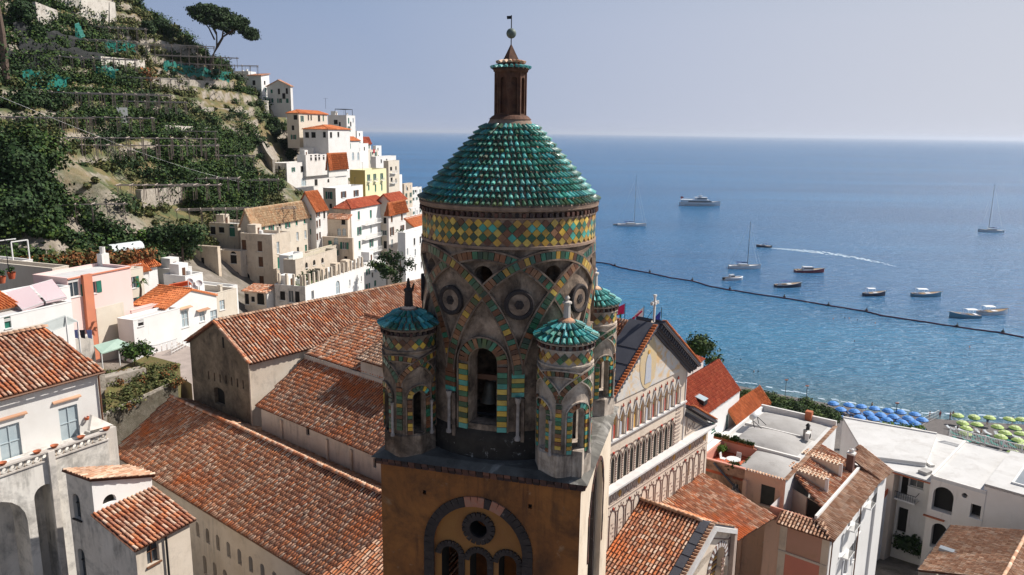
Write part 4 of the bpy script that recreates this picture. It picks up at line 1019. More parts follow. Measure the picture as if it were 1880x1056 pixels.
    for i in range(-1, 12):
        x = t0+st2*(i+.5); pr = None
        for t in np.linspace(0, math.pi, 11):
            p = (x-st2*.98*math.cos(t), -.035, zb-.35+.75*math.sin(t))
            if pr and t0-st2*.6 < p[0] < t1+st2*.6: rib.bar(pr, p, .035, .04)
            pr = p
    rib.build('interlaced_ribs', 'facade_dark', B.T, kind='stuff')
    for i in range(0, 11, 2): MB().box(t0+st2*i-.09, t0+st2*i+.09, -.09, -.003, zb+.30, zb+.42).build('keystone', 'red_bit', B.T)
    # ledge
    MB().hexa([(xl, -.62, bl-.02), (10.6, -.62, bl-.02), (10.6, -.003, bl-.02), (xl, -.003, bl-.02), (xl, -.62, bl+.12), (10.6, -.62, bl+.12), (10.6, -.003, bl+.18), (xl, -.003, bl+.18)]).build('ledge', 'marble', B.T)
    MB().box(xl, 10.5, -.28, -.004, bl-.16, bl-.022).build('ledge_moulding', 'facade_dark', B.T)
    # panel course: framed squares with lozenges
    pz0, pz1 = lz(35.35), lz(36.35); n3 = 17; w3 = (10.1+4.6)/n3; fm = MB()
    for i in range(n3):
        x = -4.6+w3*(i+.5)
        for (a, b_, c, d) in ((x-.34, x+.34, pz0+.06, pz0+.10), (x-.34, x+.34, pz1-.10, pz1-.06), (x-.34, x-.30, pz0+.11, pz1-.11), (x+.30, x+.34, pz0+.11, pz1-.11)): fm.box(a, b_, -.035, -.003, c, d)
        if i % 3 == 1: MB().extr([(x-.22, -.02, (pz0+pz1)/2), (x, -.02, pz0+.2), (x+.22, -.02, (pz0+pz1)/2), (x, -.02, pz1-.2)], (0, -.03, 0)).build('lozenge', 'ochre_niche', B.T)
        else:
            fm.bar((x-.22, -.03, pz0+.2), (x+.22, -.03, pz1-.2), .035); fm.bar((x-.22, -.03, pz1-.2), (x+.22, -.03, pz0+.2), .035, .05)
    fm.box(-4.7, 10.3, -.05, -.003, pz0-.12, pz0-.06)
    fm.build('panel_frames', 'facade_grey', B.T, kind='stuff')
    # blind arcade
    ar = MB(); n4 = 14; w4 = (10.1+4.6)/n4; b2 = []
    for i in range(n4):
        x = -4.6+w4*(i+.5); zt_ = lz(34.75)
        pr = None
        for t in np.linspace(0, math.pi, 11):
            p = (x-.40*math.cos(t), -.03, zt_-.45+.55*math.sin(t))
            if pr: ar.bar(pr, p, .035, .05)
            pr = p
        for sg in (-1, 1): ar.bar((x+sg*.40, -.03, lz(31)), (x+sg*.40, -.03, zt_-.45), .03, .05)
        for j in range(9): b2.append((mtx((x+(.18 if j % 2 else -.02), -.012, lz(31.4)+.3*j), (1, 0, 0), (0, 0, 1), (0, -1, 0), .26, .12, .03), 'facade_grey'))
        if i % 2 == 0: MB().box(x-.08, x+.08, -.08, -.004, zt_+.14, zt_+.28).build('keystone', 'red_bit', B.T)
        for t in np.linspace(.4, math.pi-.4, 5): b2.append((mtx((x+.5*math.cos(t), -.012, zt_-.42+.66*math.sin(t)), (math.cos(t), 0, math.sin(t)), (-math.sin(t), 0, math.cos(t)), (0, -1, 0), .16, .07, .03), 'facade_dark'))
    ar.build('blind_arches', 'facade_dark', B.T, kind='stuff')
    place_pieces(b2, B.T, 'stone_block', B.pw, limit=0, rest='stone_blocks')
    # half-gable inlay: triangle frame
    tr = MB(); A_, B_, C_ = (6.2, -.03, bl+.45), (9.2, -.03, bl+.45), (6.35, -.03, lz(38.9)-.3)
    for p, q in ((A_, B_), (B_, C_), (C_, A_)): tr.bar(p, q, .06, .06)
    for x in (6.75, 7.5): 
        for t in range(4): tr.bar((x+.28*math.cos(t*math.pi/2), -.03, bl+.9+.3*math.sin(t*math.pi/2)), (x+.28*math.cos((t+1)*math.pi/2), -.03, bl+.9+.3*math.sin((t+1)*math.pi/2)), .05, .05)
    tr.build('triangle_inlay', 'facade_grey', B.T, kind='stuff')
    # raking cornices: lead-faced, dentils, tile edge, and lead coping behind
    def rake(p, q, tiles=True, out=.75, dent=True, nm='raking_cornice'):
        p = np.array(p, float); q = np.array(q, float); d = N3(q-p); up = N3(np.cross(d, (0, -1, 0)));
        if up[2] < 0: up = -up
        y = np.array([0, -1, 0.0]); b = MB()
        def bx(a0, a1, o0, o1, c=None):
            b.hexa([p+up*a0+y*o0, q+up*a0+y*o0, q+up*a0+y*o1, p+up*a0+y*o1, p+up*a1+y*o0, q+up*a1+y*o0, q+up*a1+y*o1, p+up*a1+y*o1])
        bx(-.08, .10, .003, .16); bx(.102, .24, .003, .30); bx(.242, .55, .003, .42) if dent else None; bx(.552, .62, .003, out-.12); bx(.622, .80, .003, out)
        c = b.build(nm, 'lead', B.T)
        if dent:
            L = np.linalg.norm(q-p); k = int(L/.36); it = []
            for i in range(k): it.append((mtx(p+d*(.2+i*.36)+up*.40+y*.50, d, y, up, .15, .18, .26), 'lead'))
            place_pieces(it, c, 'corbel', B.pw, limit=40)
        wl = MB(); wl.hexa([p+up*.60+y*(out-.11), q+up*.60+y*(out-.11), q+up*.60+y*(out-.07), p+up*.60+y*(out-.07), p+up*.64+y*(out-.11), q+up*.64+y*(out-.11), q+up*.64+y*(out-.07), p+up*.64+y*(out-.07)]); wl.build('fillet', 'marble', c)
        if tiles:
            n = int(np.linalg.norm(q-p)/.24)
            for i in range(n):
                o = p+d*(i+.5)*.24+up*.82+y*(out+.06); link('edge_tile', tile_mesh(.19, .34, 'terra_org'), c, mtx=mtx(o, d, -y, up, 1, 1, 1))
        # lead coping sheet behind the gable
        s_ = MB(); s_.hexa([p+up*.58-y*1.5, q+up*.58-y*1.5, q+up*.58+y*(out-.30), p+up*.58+y*(out-.30), p+up*.805-y*1.5, q+up*.805-y*1.5, q+up*.805+y*(out-.30), p+up*.805+y*(out-.30)]); s_.build('lead_coping', 'lead', B.T)
        for i in range(1, int(np.linalg.norm(q-p)/1.4)):
            o = p+d*1.4*i; MB().hexa([o+up*.806-y*1.5, o+d*.05+up*.806-y*1.5, o+d*.05+up*.806+y*(out-.3), o+up*.806+y*(out-.3), o+up*.84-y*1.5, o+d*.05+up*.84-y*1.5, o+d*.05+up*.84+y*(out-.3), o+up*.84+y*(out-.3)]).build('seam', 'lead', B.T)
    D_ = -.78
    rake((xl-.3, 0, -6.5*slope+D_+.1), (0, 0, D_+.1)); rake((0.02, 0, D_+.1), (6.2, 0, -6.2*slope+D_+.1))
    rake((5.9, 0, lz(39.45)-.6), (10.5, 0, lz(36.9)-.55), dent=False, out=.55, nm='aisle_cornice')
    MB().box(xr-.08, xr, -.06, 0, bl, ze).build('corner_strip', 'marble', B.T)
    # side wall of nave and its tiled roof running back from the gable
    g.face([(xr, 0, bl-4), (xr, 14, bl-4), (xr, 14, ze), (xr, 0, ze)]); g.face([(10.4, 0, lz(24)), (10.4, 9, lz(24)), (10.4, 9, lz(36.9)), (10.4, 0, lz(36.9))])
    B.roof([(xr+.3, 1.5, ze-.4), (xr+.3, 14, ze-.4), (0, 14, -.35), (0, 1.5, -.35)], m='terra2', limit=0, pans=False)
    B.roof([(xl-.3, 14, -6.5*slope-.3), (xl-.3, 1.5, -6.5*slope-.3), (0, 1.5, -.35), (0, 14, -.35)], m='terra2', limit=80)
    B.roof([(10.6, .3, lz(36.9)), (10.6, 9, lz(36.9)), (5.8, 9, lz(39.3)), (5.8, .3, lz(39.3))], m='terra2', limit=0, pans=False)
    # cross
    cb = (0, -.15, .12)
    MB().bar((0, -.15, -.1), (0, -.15, 1.75), .12).bar((-.36, -.15, 1.25), (.36, -.15, 1.25), .12).box(-.12, .12, -.27, -.03, 1.13, 1.37).box(-.44, -.33, -.24, -.06, 1.14, 1.36).box(.33, .44, -.24, -.06, 1.14, 1.36).box(-.11, .11, -.24, -.06, 1.7, 1.82).build('cross', 'marble', B.T)
    B.finish(); return B
FC = build_facade()
# small pier with urn and low wall behind the gable
_o = PD(1150, 625, 66); b = thing('chimney_pier', 'small weathered pier with a domed cap beside the gable roof, below the flags', 'chimney', _o, R(50))
MB().box(-.7, .7, -.35, .35, -4, .3).build('pier', 'mortar', b); MB().lathe([(.55, .3), (.62, .45), (.5, .8), (.1, 1.15)], 10).build('cap', 'black_stone', b)
_o = PD(1135, 640, 64); b = Bld('parapet_wall', 'low white parapet wall behind the lead gable coping, under the little pier', 'wall', _o, 60, wm='plaster_white'); b.box(-3, 5, 0, .4, -5, .1); b.finish()
_o = PD(1140, 665, 58)
# ================================================================== terrain
def ctl():
    pts = []
    def D(px, py, d): p = PD(px, py, d); pts.append(tuple(p))
    def Z(px, py, z): p = P(px, py, z); pts.append(tuple(p))
    # ridge against the sky and what falls away behind it
    for a in ((-250, -170, 245), (-120, -130, 245), (0, -95, 250), (90, -55, 255), (170, -20, 258), (235, 4, 262), (290, 62, 264), (335, 82, 266), (385, 122, 268), (430, 150, 270), (470, 185, 275), (520, 215, 285), (560, 262, 290), (610, 290, 300)): D(*a)
    for a in ((-120, -70, 330), (90, 20, 330), (235, 80, 330), (335, 160, 330), (430, 215, 335), (520, 270, 345), (640, 300, 360)): D(*a)
    for a in ((-150, 60, 205), (20, 40, 215), (100, 70, 220), (200, 100, 232), (290, 140, 245), (380, 180, 252), (-150, 180, 172), (0, 170, 182), (100, 190, 188), (200, 215, 200), (300, 240, 212), (400, 250, 228), (470, 262, 240),
              (-150, 270, 150), (0, 270, 155), (100, 280, 162), (200, 300, 172), (300, 310, 185), (400, 320, 200), (480, 340, 215), (0, 340, 138), (100, 350, 143), (200, 370, 152), (300, 385, 166), (400, 380, 186), (500, 390, 205),
              (0, 455, 122), (100, 470, 125), (170, 465, 128), (250, 465, 134), (320, 470, 142), (360, 440, 152)): D(*a)
    # ground under the town
    for a in ((60, 655, 94), (150, 655, 96), (250, 650, 98), (330, 645, 99), (200, 700, 86), (300, 700, 84), (420, 590, 120), (440, 620, 110), (520, 610, 130), (600, 590, 150), (700, 560, 170), (740, 520, 210), (560, 470, 200), (640, 430, 250), (600, 400, 262), (560, 340, 280), (680, 400, 300), (720, 400, 340), (640, 330, 320), (700, 345, 380), (750, 370, 420)): D(*a)
    for p in ((-70, 30, 33), (-45, 60, 31), (-30, 80, 31), (-60, 80, 31.5), (-50, 72, 31), (-20, 30, 27), (0, 40, 25), (0, 10, 24), (-40, 0, 26), (30, 55, 19), (20, 20, 20), (60, 60, 14), (10, 75, 22), (35, 85, 12), (-5, 100, 20), (60, 105, 7), (90, 90, 7), (40, 130, 6), (90, 120, 4.5), (-140, 40, 48), (-120, -20, 42)): pts.append(p)
    for (x, y) in SHORE[3:]: pts.append((x, y, -.15)); pts.append((x-.25*8, y-9, 1.0)); pts.append((x+3, y+30, -4)); pts.append((x+10, y+160, -9))
    for a in ((775, 372, 0), (700, 372, 3)): Z(*a)
    for a in ((800, 395, -4), (830, 330, -6), (770, 300, -6), (690, 262, -6), (900, 450, -5), (1000, 560, -4), (850, 520, 2), (940, 560, 1)): Z(*a)
    return np.array(pts)
_C = ctl(); _n = len(_C)
_d = np.linalg.norm(_C[:, None, :2]-_C[None, :, :2], axis=2); _A = np.zeros((_n+3, _n+3)); _A[:_n, :_n] = _d-np.eye(_n)*1.2; _A[:_n, _n] = 1; _A[:_n, n_ := _n+1] = _C[:, 0]; _A[:_n, _n+2] = _C[:, 1]; _A[_n:, :_n] = _A[:_n, _n:].T
_w = np.linalg.solve(_A, np.concatenate([_C[:, 2], [0, 0, 0]]))
_gr = RNG.random((64, 64))
def vn(x, y, s):     # value noise, vectorised
    x = np.asarray(x)/s; y = np.asarray(y)/s; xi = np.floor(x).astype(int); yi = np.floor(y).astype(int); fx = x-xi; fy = y-yi; fx = fx*fx*(3-2*fx); fy = fy*fy*(3-2*fy)
    g = lambda i, j: _gr[i % 64, j % 64]
    return (g(xi, yi)*(1-fx)+g(xi+1, yi)*fx)*(1-fy)+(g(xi, yi+1)*(1-fx)+g(xi+1, yi+1)*fx)*fy
def base_h(x, y):
    x = np.atleast_1d(np.asarray(x, float)); y = np.atleast_1d(np.asarray(y, float)); out = np.empty(len(x))
    for i in range(0, len(x), 20000):
        X = x[i:i+20000]; Y = y[i:i+20000]; d = np.sqrt((X[:, None]-_C[None, :, 0])**2+(Y[:, None]-_C[None, :, 1])**2)
        out[i:i+20000] = d@_w[:_n]+_w[_n]+_w[_n+1]*X+_w[_n+2]*Y
    return out
def terr_h(x, y):
    x = np.atleast_1d(np.asarray(x, float)); y = np.atleast_1d(np.asarray(y, float)); z = base_h(x, y); r = np.hypot(x, y)
    m = np.clip((z-49)/3, 0, 1)*np.clip((r-140)/8, 0, 1)*np.clip((-x-20)/10, 0, 1)       # where the hill is terraced
    cl = np.clip((vn(x, y, 26)-.60)/.1, 0, 1)*np.clip((70-z)/6, 0, 1); m = m*(1-cl*.9)
    q = z+3.2*(vn(x, y, 30)-.5); st = 4.0; k = np.floor(q/st); f = q/st-k; f = np.clip((f-.62)/.30, 0, 1); zt = st*(k+f)-3.2*(vn(x, y, 30)-.5)+.5
    low_ = np.clip((166-r)/12, 0, 1)*np.clip((60-z)/4, 0, 1); rough = ((vn(x, y, 7)-.5)*5.5+(vn(x+40, y, 3.5)-.5)*2.5)*low_*np.clip((z-37)/4, 0, 1)+(vn(x, y, 7)-.5)*2.6*(cl+.12)*np.clip((r-118)/8, 0, 1)*np.clip((z-30)/8, 0, 1)+(vn(x+9, y, 2.3)-.5)*.7*np.clip((r-118)/8, 0, 1)*np.clip((z-30)/8, 0, 1)
    return z*(1-m)+zt*m+rough
def build_terrain():
    m = bpy.data.materials.new('hillside'); MATS['hillside'] = m; m.use_nodes = True; n = m.node_tree.nodes; l = m.node_tree.links; b = n['Principled BSDF']; b.inputs['Roughness'].default_value = .95
    g = n.new('ShaderNodeNewGeometry')
    def nz(s, d=6): t = n.new('ShaderNodeTexNoise'); t.inputs['Scale'].default_value = s; t.inputs['Detail'].default_value = d; t.inputs['Roughness'].default_value = .68; l.new(g.outputs['Position'], t.inputs[0]); return t.outputs['Fac']
    def ramp(f, st):
        r = n.new('ShaderNodeValToRGB')
        while len(r.color_ramp.elements) < len(st): r.color_ramp.elements.new(.5)
        for e, (p, c) in zip(r.color_ramp.elements, st): e.position = p; e.color = (*c, 1)
        l.new(f, r.inputs[0]); return r.outputs[0]
    green = ramp(nz(.16), [(.30, (.035, .055, .016)), (.45, (.07, .085, .028)), (.56, (.15, .12, .045)), (.7, (.22, .15, .08))])
    rock = ramp(nz(.8), [(.28, (.12, .10, .075)), (.45, (.25, .21, .165)), (.66, (.37, .32, .265))])
    sx = n.new('ShaderNodeSeparateXYZ'); l.new(g.outputs['Normal'], sx.inputs[0])
    ad = n.new('ShaderNodeMath'); l.new(sx.outputs['Z'], ad.inputs[0]); q = n.new('ShaderNodeMath'); q.operation = 'MULTIPLY_ADD'; l.new(nz(.5), q.inputs[0]); q.inputs[1].default_value = .5; q.inputs[2].default_value = -.25; l.new(q.outputs[0], ad.inputs[1])
    f = ramp(ad.outputs[0], [(.60, (0,)*3), (.76, (1,)*3)])
    ln = n.new('ShaderNodeVectorMath'); ln.operation = 'LENGTH'; fl = n.new('ShaderNodeVectorMath'); fl.operation = 'MULTIPLY'; fl.inputs[1].default_value = (1, 1, 0); l.new(g.outputs['Position'], fl.inputs[0]); l.new(fl.outputs[0], ln.inputs[0])
    rr = n.new('ShaderNodeMapRange'); rr.inputs[1].default_value = 140; rr.inputs[2].default_value = 160; rr.inputs[3].default_value = .15; l.new(ln.outputs['Value'], rr.inputs[0]); fm = n.new('ShaderNodeMath'); fm.operation = 'MULTIPLY'; l.new(f, fm.inputs[0]); l.new(rr.outputs[0], fm.inputs[1]); f = fm.outputs[0]
    mx = n.new('ShaderNodeMix'); mx.data_type = 'RGBA'; l.new(f, mx.inputs[0]); l.new(rock, mx.inputs[6]); l.new(green, mx.inputs[7])
    # low ground by the water is grey beach sand, paving in the town
    sz = n.new('ShaderNodeSeparateXYZ'); l.new(g.outputs['Position'], sz.inputs[0])
    lowf = n.new('ShaderNodeMapRange'); lowf.inputs[1].default_value = 3; lowf.inputs[2].default_value = 7; l.new(sz.outputs['Z'], lowf.inputs[0])
    hif = n.new('ShaderNodeMapRange'); hif.inputs[1].default_value = 36; hif.inputs[2].default_value = 39; l.new(sz.outputs['Z'], hif.inputs[0])
    sand = ramp(nz(1.6), [(.3, (.10, .088, .085)), (.7, (.16, .14, .13))]); pav = ramp(nz(.25), [(.3, (.09, .08, .05)), (.5, (.20, .17, .14)), (.7, (.30, .26, .22))])
    m1 = n.new('ShaderNodeMix'); m1.data_type = 'RGBA'; l.new(lowf.outputs[0], m1.inputs[0]); l.new(sand, m1.inputs[6]); l.new(pav, m1.inputs[7])
    m2 = n.new('ShaderNodeMix'); m2.data_type = 'RGBA'; l.new(hif.outputs[0], m2.inputs[0]); l.new(m1.outputs[2], m2.inputs[6]); l.new(mx.outputs[2], m2.inputs[7])
    l.new(m2.outputs[2], b.inputs['Base Color'])
    bp = n.new('ShaderNodeBump'); bp.inputs['Strength'].default_value = .9; bp.inputs['Distance'].default_value = .35; l.new(nz(1.3, 8), bp.inputs['Height']); l.new(bp.outputs[0], b.inputs['Normal'])
    def grid(x0, x1, y0, y1, st, name, lab, cut=None):
        xs = np.arange(x0, x1+.01, st); ys = np.arange(y0, y1+.01, st); X, Y = np.meshgrid(xs, ys); Zz = terr_h(X.ravel(), Y.ravel()) if st < 5 else base_h(X.ravel(), Y.ravel())
        v = np.stack([X.ravel(), Y.ravel(), Zz], 1); w = len(xs); i = np.arange(len(ys)-1)[:, None]*w+np.arange(w-1)[None, :]; i = i.ravel()
        f = np.stack([i, i+1, i+1+w, i+w], 1)
        if cut is not None:
            c = v[f].mean(1); f = f[~((c[:, 0] > cut[0]) & (c[:, 0] < cut[1]) & (c[:, 1] > cut[2]) & (c[:, 1] < cut[3]))]
        me = bpy.data.meshes.new(name); me.vertices.add(len(v)); me.vertices.foreach_set('co', v.ravel()); me.loops.add(f.size); me.loops.foreach_set('vertex_index', f.ravel().astype(np.int32))
        me.polygons.add(len(f)); me.polygons.foreach_set('loop_start', np.arange(len(f), dtype=np.int32)*4); me.polygons.foreach_set('use_smooth', np.ones(len(f), bool)); me.materials.append(m); me.update(calc_edges=True)
        link(name, me, None, kind='structure', label=lab)
    grid(-300, 20, 96, 380, 1.15, 'hillside', 'terraced green and rocky hillside above the town')
    grid(-420, 460, -80, 620, 8, 'ground', 'town ground and beach falling to the sea', cut=(-300, 20, 96, 380))
build_terrain()
# ================================================================== foliage
def leafmat(name, c):
    m = mat(name, None, tuple(k*.45 for k in c[0]), .5, .75, pal=c, jit=.35, spec=.25); return name
leafmat('leaf_lemon', [(.028, .062, .010), (.045, .09, .012), (.022, .048, .010), (.075, .11, .016), (.035, .075, .014)])
leafmat('leaf_dark', [(.02, .05, .012), (.032, .068, .016), (.018, .04, .012), (.045, .075, .02)])
leafmat('leaf_olive', [(.09, .11, .03), (.13, .14, .04), (.07, .085, .028), (.16, .14, .05)])
leafmat('leaf_pine', [(.022, .045, .012), (.032, .062, .016), (.045, .075, .02)])
leafmat('leaf_rust', [(.28, .10, .03), (.20, .09, .03), (.14, .11, .04)])
leafmat('leaf_bright', [(.10, .19, .02), (.07, .15, .02), (.14, .22, .03)])
mat('bark', (.09, .06, .045), (.14, .10, .075), 3, .9, bump=.5)
def leaves(name, blobs, size, m, parent=None, **kw):
    """blobs: (x,y,z,rx,ry,rz,n): leaf-sized quads spread through uneven ellipsoids"""
    V = []
    for (x, y, z, rx, ry, rz, n) in blobs:
        n = int(n); d = RNG.normal(size=(n, 3)); d /= np.linalg.norm(d, axis=1)[:, None]; rad = RNG.random(n)**.33*(.72+.5*RNG.random(n))
        lump = 1+.25*np.sin(d[:, 0]*5+x)*np.cos(d[:, 1]*4+y)+.15*np.sin(d[:, 2]*7+z)
        c = d*(rad*lump)[:, None]*np.array([rx, ry, rz])+np.array([x, y, z])
        nn = d+RNG.normal(size=(n, 3))*.55; nn[:, 2] += .35; nn /= np.linalg.norm(nn, axis=1)[:, None]
        a = np.cross(nn, RNG.normal(size=(n, 3))); a /= np.linalg.norm(a, axis=1)[:, None]; b = np.cross(nn, a)
        s = size*(.6+.8*RNG.random(n))[:, None]/2
        V.append(np.stack([c-a*s-b*s*.7, c+a*s*.9-b*s*.8, c+a*s+b*s*.7, c-a*s*.8+b*s*.9], 1).reshape(-1, 3))
    V = np.concatenate(V); k = len(V)//4
    me = bpy.data.meshes.new(name); me.vertices.add(len(V)); me.vertices.foreach_set('co', V.ravel()); me.loops.add(4*k); me.loops.foreach_set('vertex_index', np.arange(4*k, dtype=np.int32))
    me.polygons.add(k); me.polygons.foreach_set('loop_start', np.arange(k, dtype=np.int32)*4); me.materials.append(MATS[m]); me.update(calc_edges=True)
    return link(name, me, parent, **kw)
def tree(name, label, p, h, blobs, m='leaf_dark', leaf=.4, trunk=None, limbs=(), group=None, cat='tree', r=.22):
    t = thing(name, label, cat, p, 0, group)
    tb = MB(); tr = trunk or [(0, 0, -.5), (.1, 0, h*.35), (0, .1, h*.7)]; tb.tube(tr, [r*(1-.55*i/(len(tr)-1)) for i in range(len(tr))], 7)
    for lb in limbs: tb.tube(lb, [r*.5, r*.35, r*.2][:len(lb)], 5)
    tb.build('trunk', 'bark', t); leaves('crown', blobs, leaf, m, t); return t
def hillpt(px, py, d0=120, d1=330):
    """where the sight line of a photograph point meets the hillside"""
    ds = np.arange(d0, d1, 1.0); q = np.array([PD(px, py, d) for d in ds]); h = terr_h(q[:, 0], q[:, 1]); i = np.argmax(q[:, 2] < h)
    if q[i, 2] >= h[i]: i = int(np.argmin(np.abs(ds-270))); return np.array([q[i, 0], q[i, 1], min(q[i, 2], h[i]+.3)])
    return q[i]
def build_hill_plants():
    # scattered lemon groves, bushes and scrub
    n = 15000; ang = R(-37)+RNG.random(n)*R(34); rr = np.sqrt(118**2+RNG.random(n)*(285**2-118**2)); x = rr*np.sin(ang); y = rr*np.cos(ang)
    keep = (x < -33) & (y < 375)
    x, y = x[keep], y[keep]; z = terr_h(x, y); zl = base_h(x, y); e = 1.2
    sl = np.hypot(terr_h(x+e, y)-terr_h(x-e, y), terr_h(x, y+e)-terr_h(x, y-e))/(2*e)
    dens = vn(x, y, 22)*.6+vn(x+31, y, 9)*.4; town = (zl < 37.5)
    ok = (~town) & (RNG.random(len(x)) < np.clip((dens-.22)*3.0, .06, .92)*np.where(sl > 1.1, .32, 1))
    x, y, z, dens = x[ok], y[ok], z[ok], dens[ok]; kind = vn(x+77, y, 18)+RNG.normal(size=len(x))*.12
    groups = {'leaf_lemon': [], 'leaf_dark': [], 'leaf_olive': []}
    for i in range(len(x)):
        X, Y, Z_ = x[i], y[i], z[i]; px, py = proj((X, Y, Z_+1))
        if not (-60 < px < 800): continue
        m = 'leaf_lemon' if kind[i] < .44 else ('leaf_dark' if kind[i] < .57 else 'leaf_olive')
        r_ = (1.1+RNG.random()**2*2.3) if m != 'leaf_olive' else (.6+RNG.random()**2*1.6)
        groups[m].append((X, Y, Z_+r_*.55, r_, r_, r_*.72, (60+52*r_)*(1.6 if math.hypot(X, Y) < 165 else 1)))
    names = {'leaf_lemon': ('lemon_groves', 'bright green lemon groves covering the hillside terraces'), 'leaf_dark': ('hillside_scrub', 'dark green scrub and ivy on the rocky hillside'), 'leaf_olive': ('dry_scrub', 'olive and dry grass scrub between the terraces')}
    for m, bl in groups.items(): leaves(names[m][0], bl, .40, m, None, kind='stuff', label=names[m][1])
build_hill_plants()
# umbrella pine on the ridge
def build_pine():
    b = PD(386, 124, 262); s = 262/1400
    t = thing('umbrella_pine', 'tall leaning umbrella pine standing alone on the ridge against the sky', 'tree', b)
    k = lambda px, py, dy=0: ((px-386)*s, dy, (124-py)*s)
    mb = MB(); mb.tube([k(384, 130), k(388, 112), k(399, 90, .5), k(409, 76, .3)], [.62, .50, .42, .34], 8)
    for q in ([k(399, 90), k(396, 72, 2), k(384, 52, 3)], [k(399, 90), k(404, 70, -2), k(394, 50, -3)], [k(409, 76), k(420, 68, 1), k(432, 62, 2), k(448, 68, 3)], [k(409, 76), k(416, 60, -2), k(412, 48, -3)], [k(409, 76), k(424, 66, 0), k(440, 58, -3)], [k(396, 80), k(388, 62, 0), k(376, 46, 0)]):
        mb.tube(q, [.26, .2, .14, .1][:len(q)], 6)
    mb.build('trunk', 'bark', t)
    bl = []
    for i in range(230):
        u = RNG.random()*2-1; v = RNG.random()*2-1
        if u*u+v*v > 1: continue
        px = 411+u*50; ymid = 52+(px-411)*.32; w = math.sqrt(max(0, 1-u*u-v*v)); py = ymid-w*22+RNG.random()*15+2
        c = k(px, py, v*8); bl.append((c[0], c[1], c[2], 1.7, 1.7, 1.0, 230))
    leaves('crown', bl, .42, 'leaf_pine', t)
build_pine()
# trees and large bushes one can tell apart on the hill
for i, (px, py, r_, hh, m, lab) in enumerate([
    (300, 62, 4.2, 5.5, 'leaf_dark', 'dark rounded tree highest on the ridge skyline left of the umbrella pine'),
    (272, 60, 3.4, 4.5, 'leaf_dark', 'dark tree just left of the highest rounded ridge tree'),
    (245, 66, 3.2, 4.0, 'leaf_olive', 'olive coloured bushy tree below the buttressed white retaining wall'),
    (318, 58, 2.6, 4.0, 'leaf_olive', 'small thin crowned tree at the right end of the ridge tree clump'),
    (400, 128, 1.6, 2.2, 'leaf_dark', 'low dark bush at the foot of the umbrella pine'),
    (45, 45, 4.5, 6, 'leaf_dark', 'big dark tree below the white wall near the upper left corner'),
    (66, 66, 3.0, 4, 'leaf_dark', 'round dark bush right of the big tree near the upper left corner'),
    (530, 186, 2.6, 4, 'leaf_dark', 'green tree in front of the white gabled house on the ridge'),
    (500, 165, 2.8, 3.6, 'leaf_dark', 'green tree covering the terrace left of the white gabled house'),
    (505, 232, 3.4, 5, 'leaf_dark', 'dark tree beside the white house with the butterfly orange roof'),
    (545, 262, 3.6, 4.5, 'leaf_dark', 'dark tree below the white house with the butterfly orange roof'),
    (522, 270, 3.2, 4.5, 'leaf_dark', 'dark tree above the curved grey boundary wall'),
    (585, 266, 2.6, 3.4, 'leaf_dark', 'dark bushes in front of the long orange hipped roof house'),
    (318, 305, 6.0, 6, 'leaf_lemon', 'large spreading green tree in the middle of the terraces'),
    (60, 330, 7.0, 8, 'leaf_lemon', 'very large tree on the cliff at the left edge above the pink house'),
    (20, 370, 7.0, 8, 'leaf_dark', 'large dark tree mass at the left edge of the cliff foot'),
    (25, 430, 5.0, 6, 'leaf_dark', 'dark tree above the white rooftops at the left edge'),
    (360, 380, 4.0, 4.5, 'leaf_lemon', 'green tree over the terrace wall left of the old beige palazzo'),
    (460, 350, 5.0, 5, 'leaf_lemon', 'broad green tree behind the pale tiled long roof'),
    (500, 345, 4.0, 4.6, 'leaf_lemon', 'green tree right behind the pale tiled long roof with a yellowish top'),
    (265, 452, 3.2, 2.4, 'leaf_bright', 'low bright green bush at the foot of the cliff near the orange roof')]):
    p = hillpt(px, py+12); bl = []
    for q in range(9): a = RNG.random()*6.28; rd = RNG.random()*r_*.55; bl.append((rd*math.cos(a), rd*math.sin(a), hh*.62+(RNG.random()-.45)*r_*.7, r_*.5, r_*.5, r_*.42, 300*max(1, r_/3)))
    tree('tree' if r_ > 2.5 else 'bush', lab, p, hh, bl, m, .40, cat='tree' if r_ > 2.5 else 'bush')
# cut-off trunk at the left edge
b = PD(8, 110, 150); t = thing('tall_tree', 'bare tall tree trunk at the left edge in front of the terraces', 'tree', b)
MB().tube([(0, 0, -3), (.1, 0, 4), (-.2, 0, 9), (0, 0, 15)], [.55, .48, .4, .3], 8).build('trunk', 'bark', t); leaves('ivy', [(0, 0, z, 1.0, 1.0, 1.5, 60) for z in (-2, 0, 2)], .4, 'leaf_dark', t)
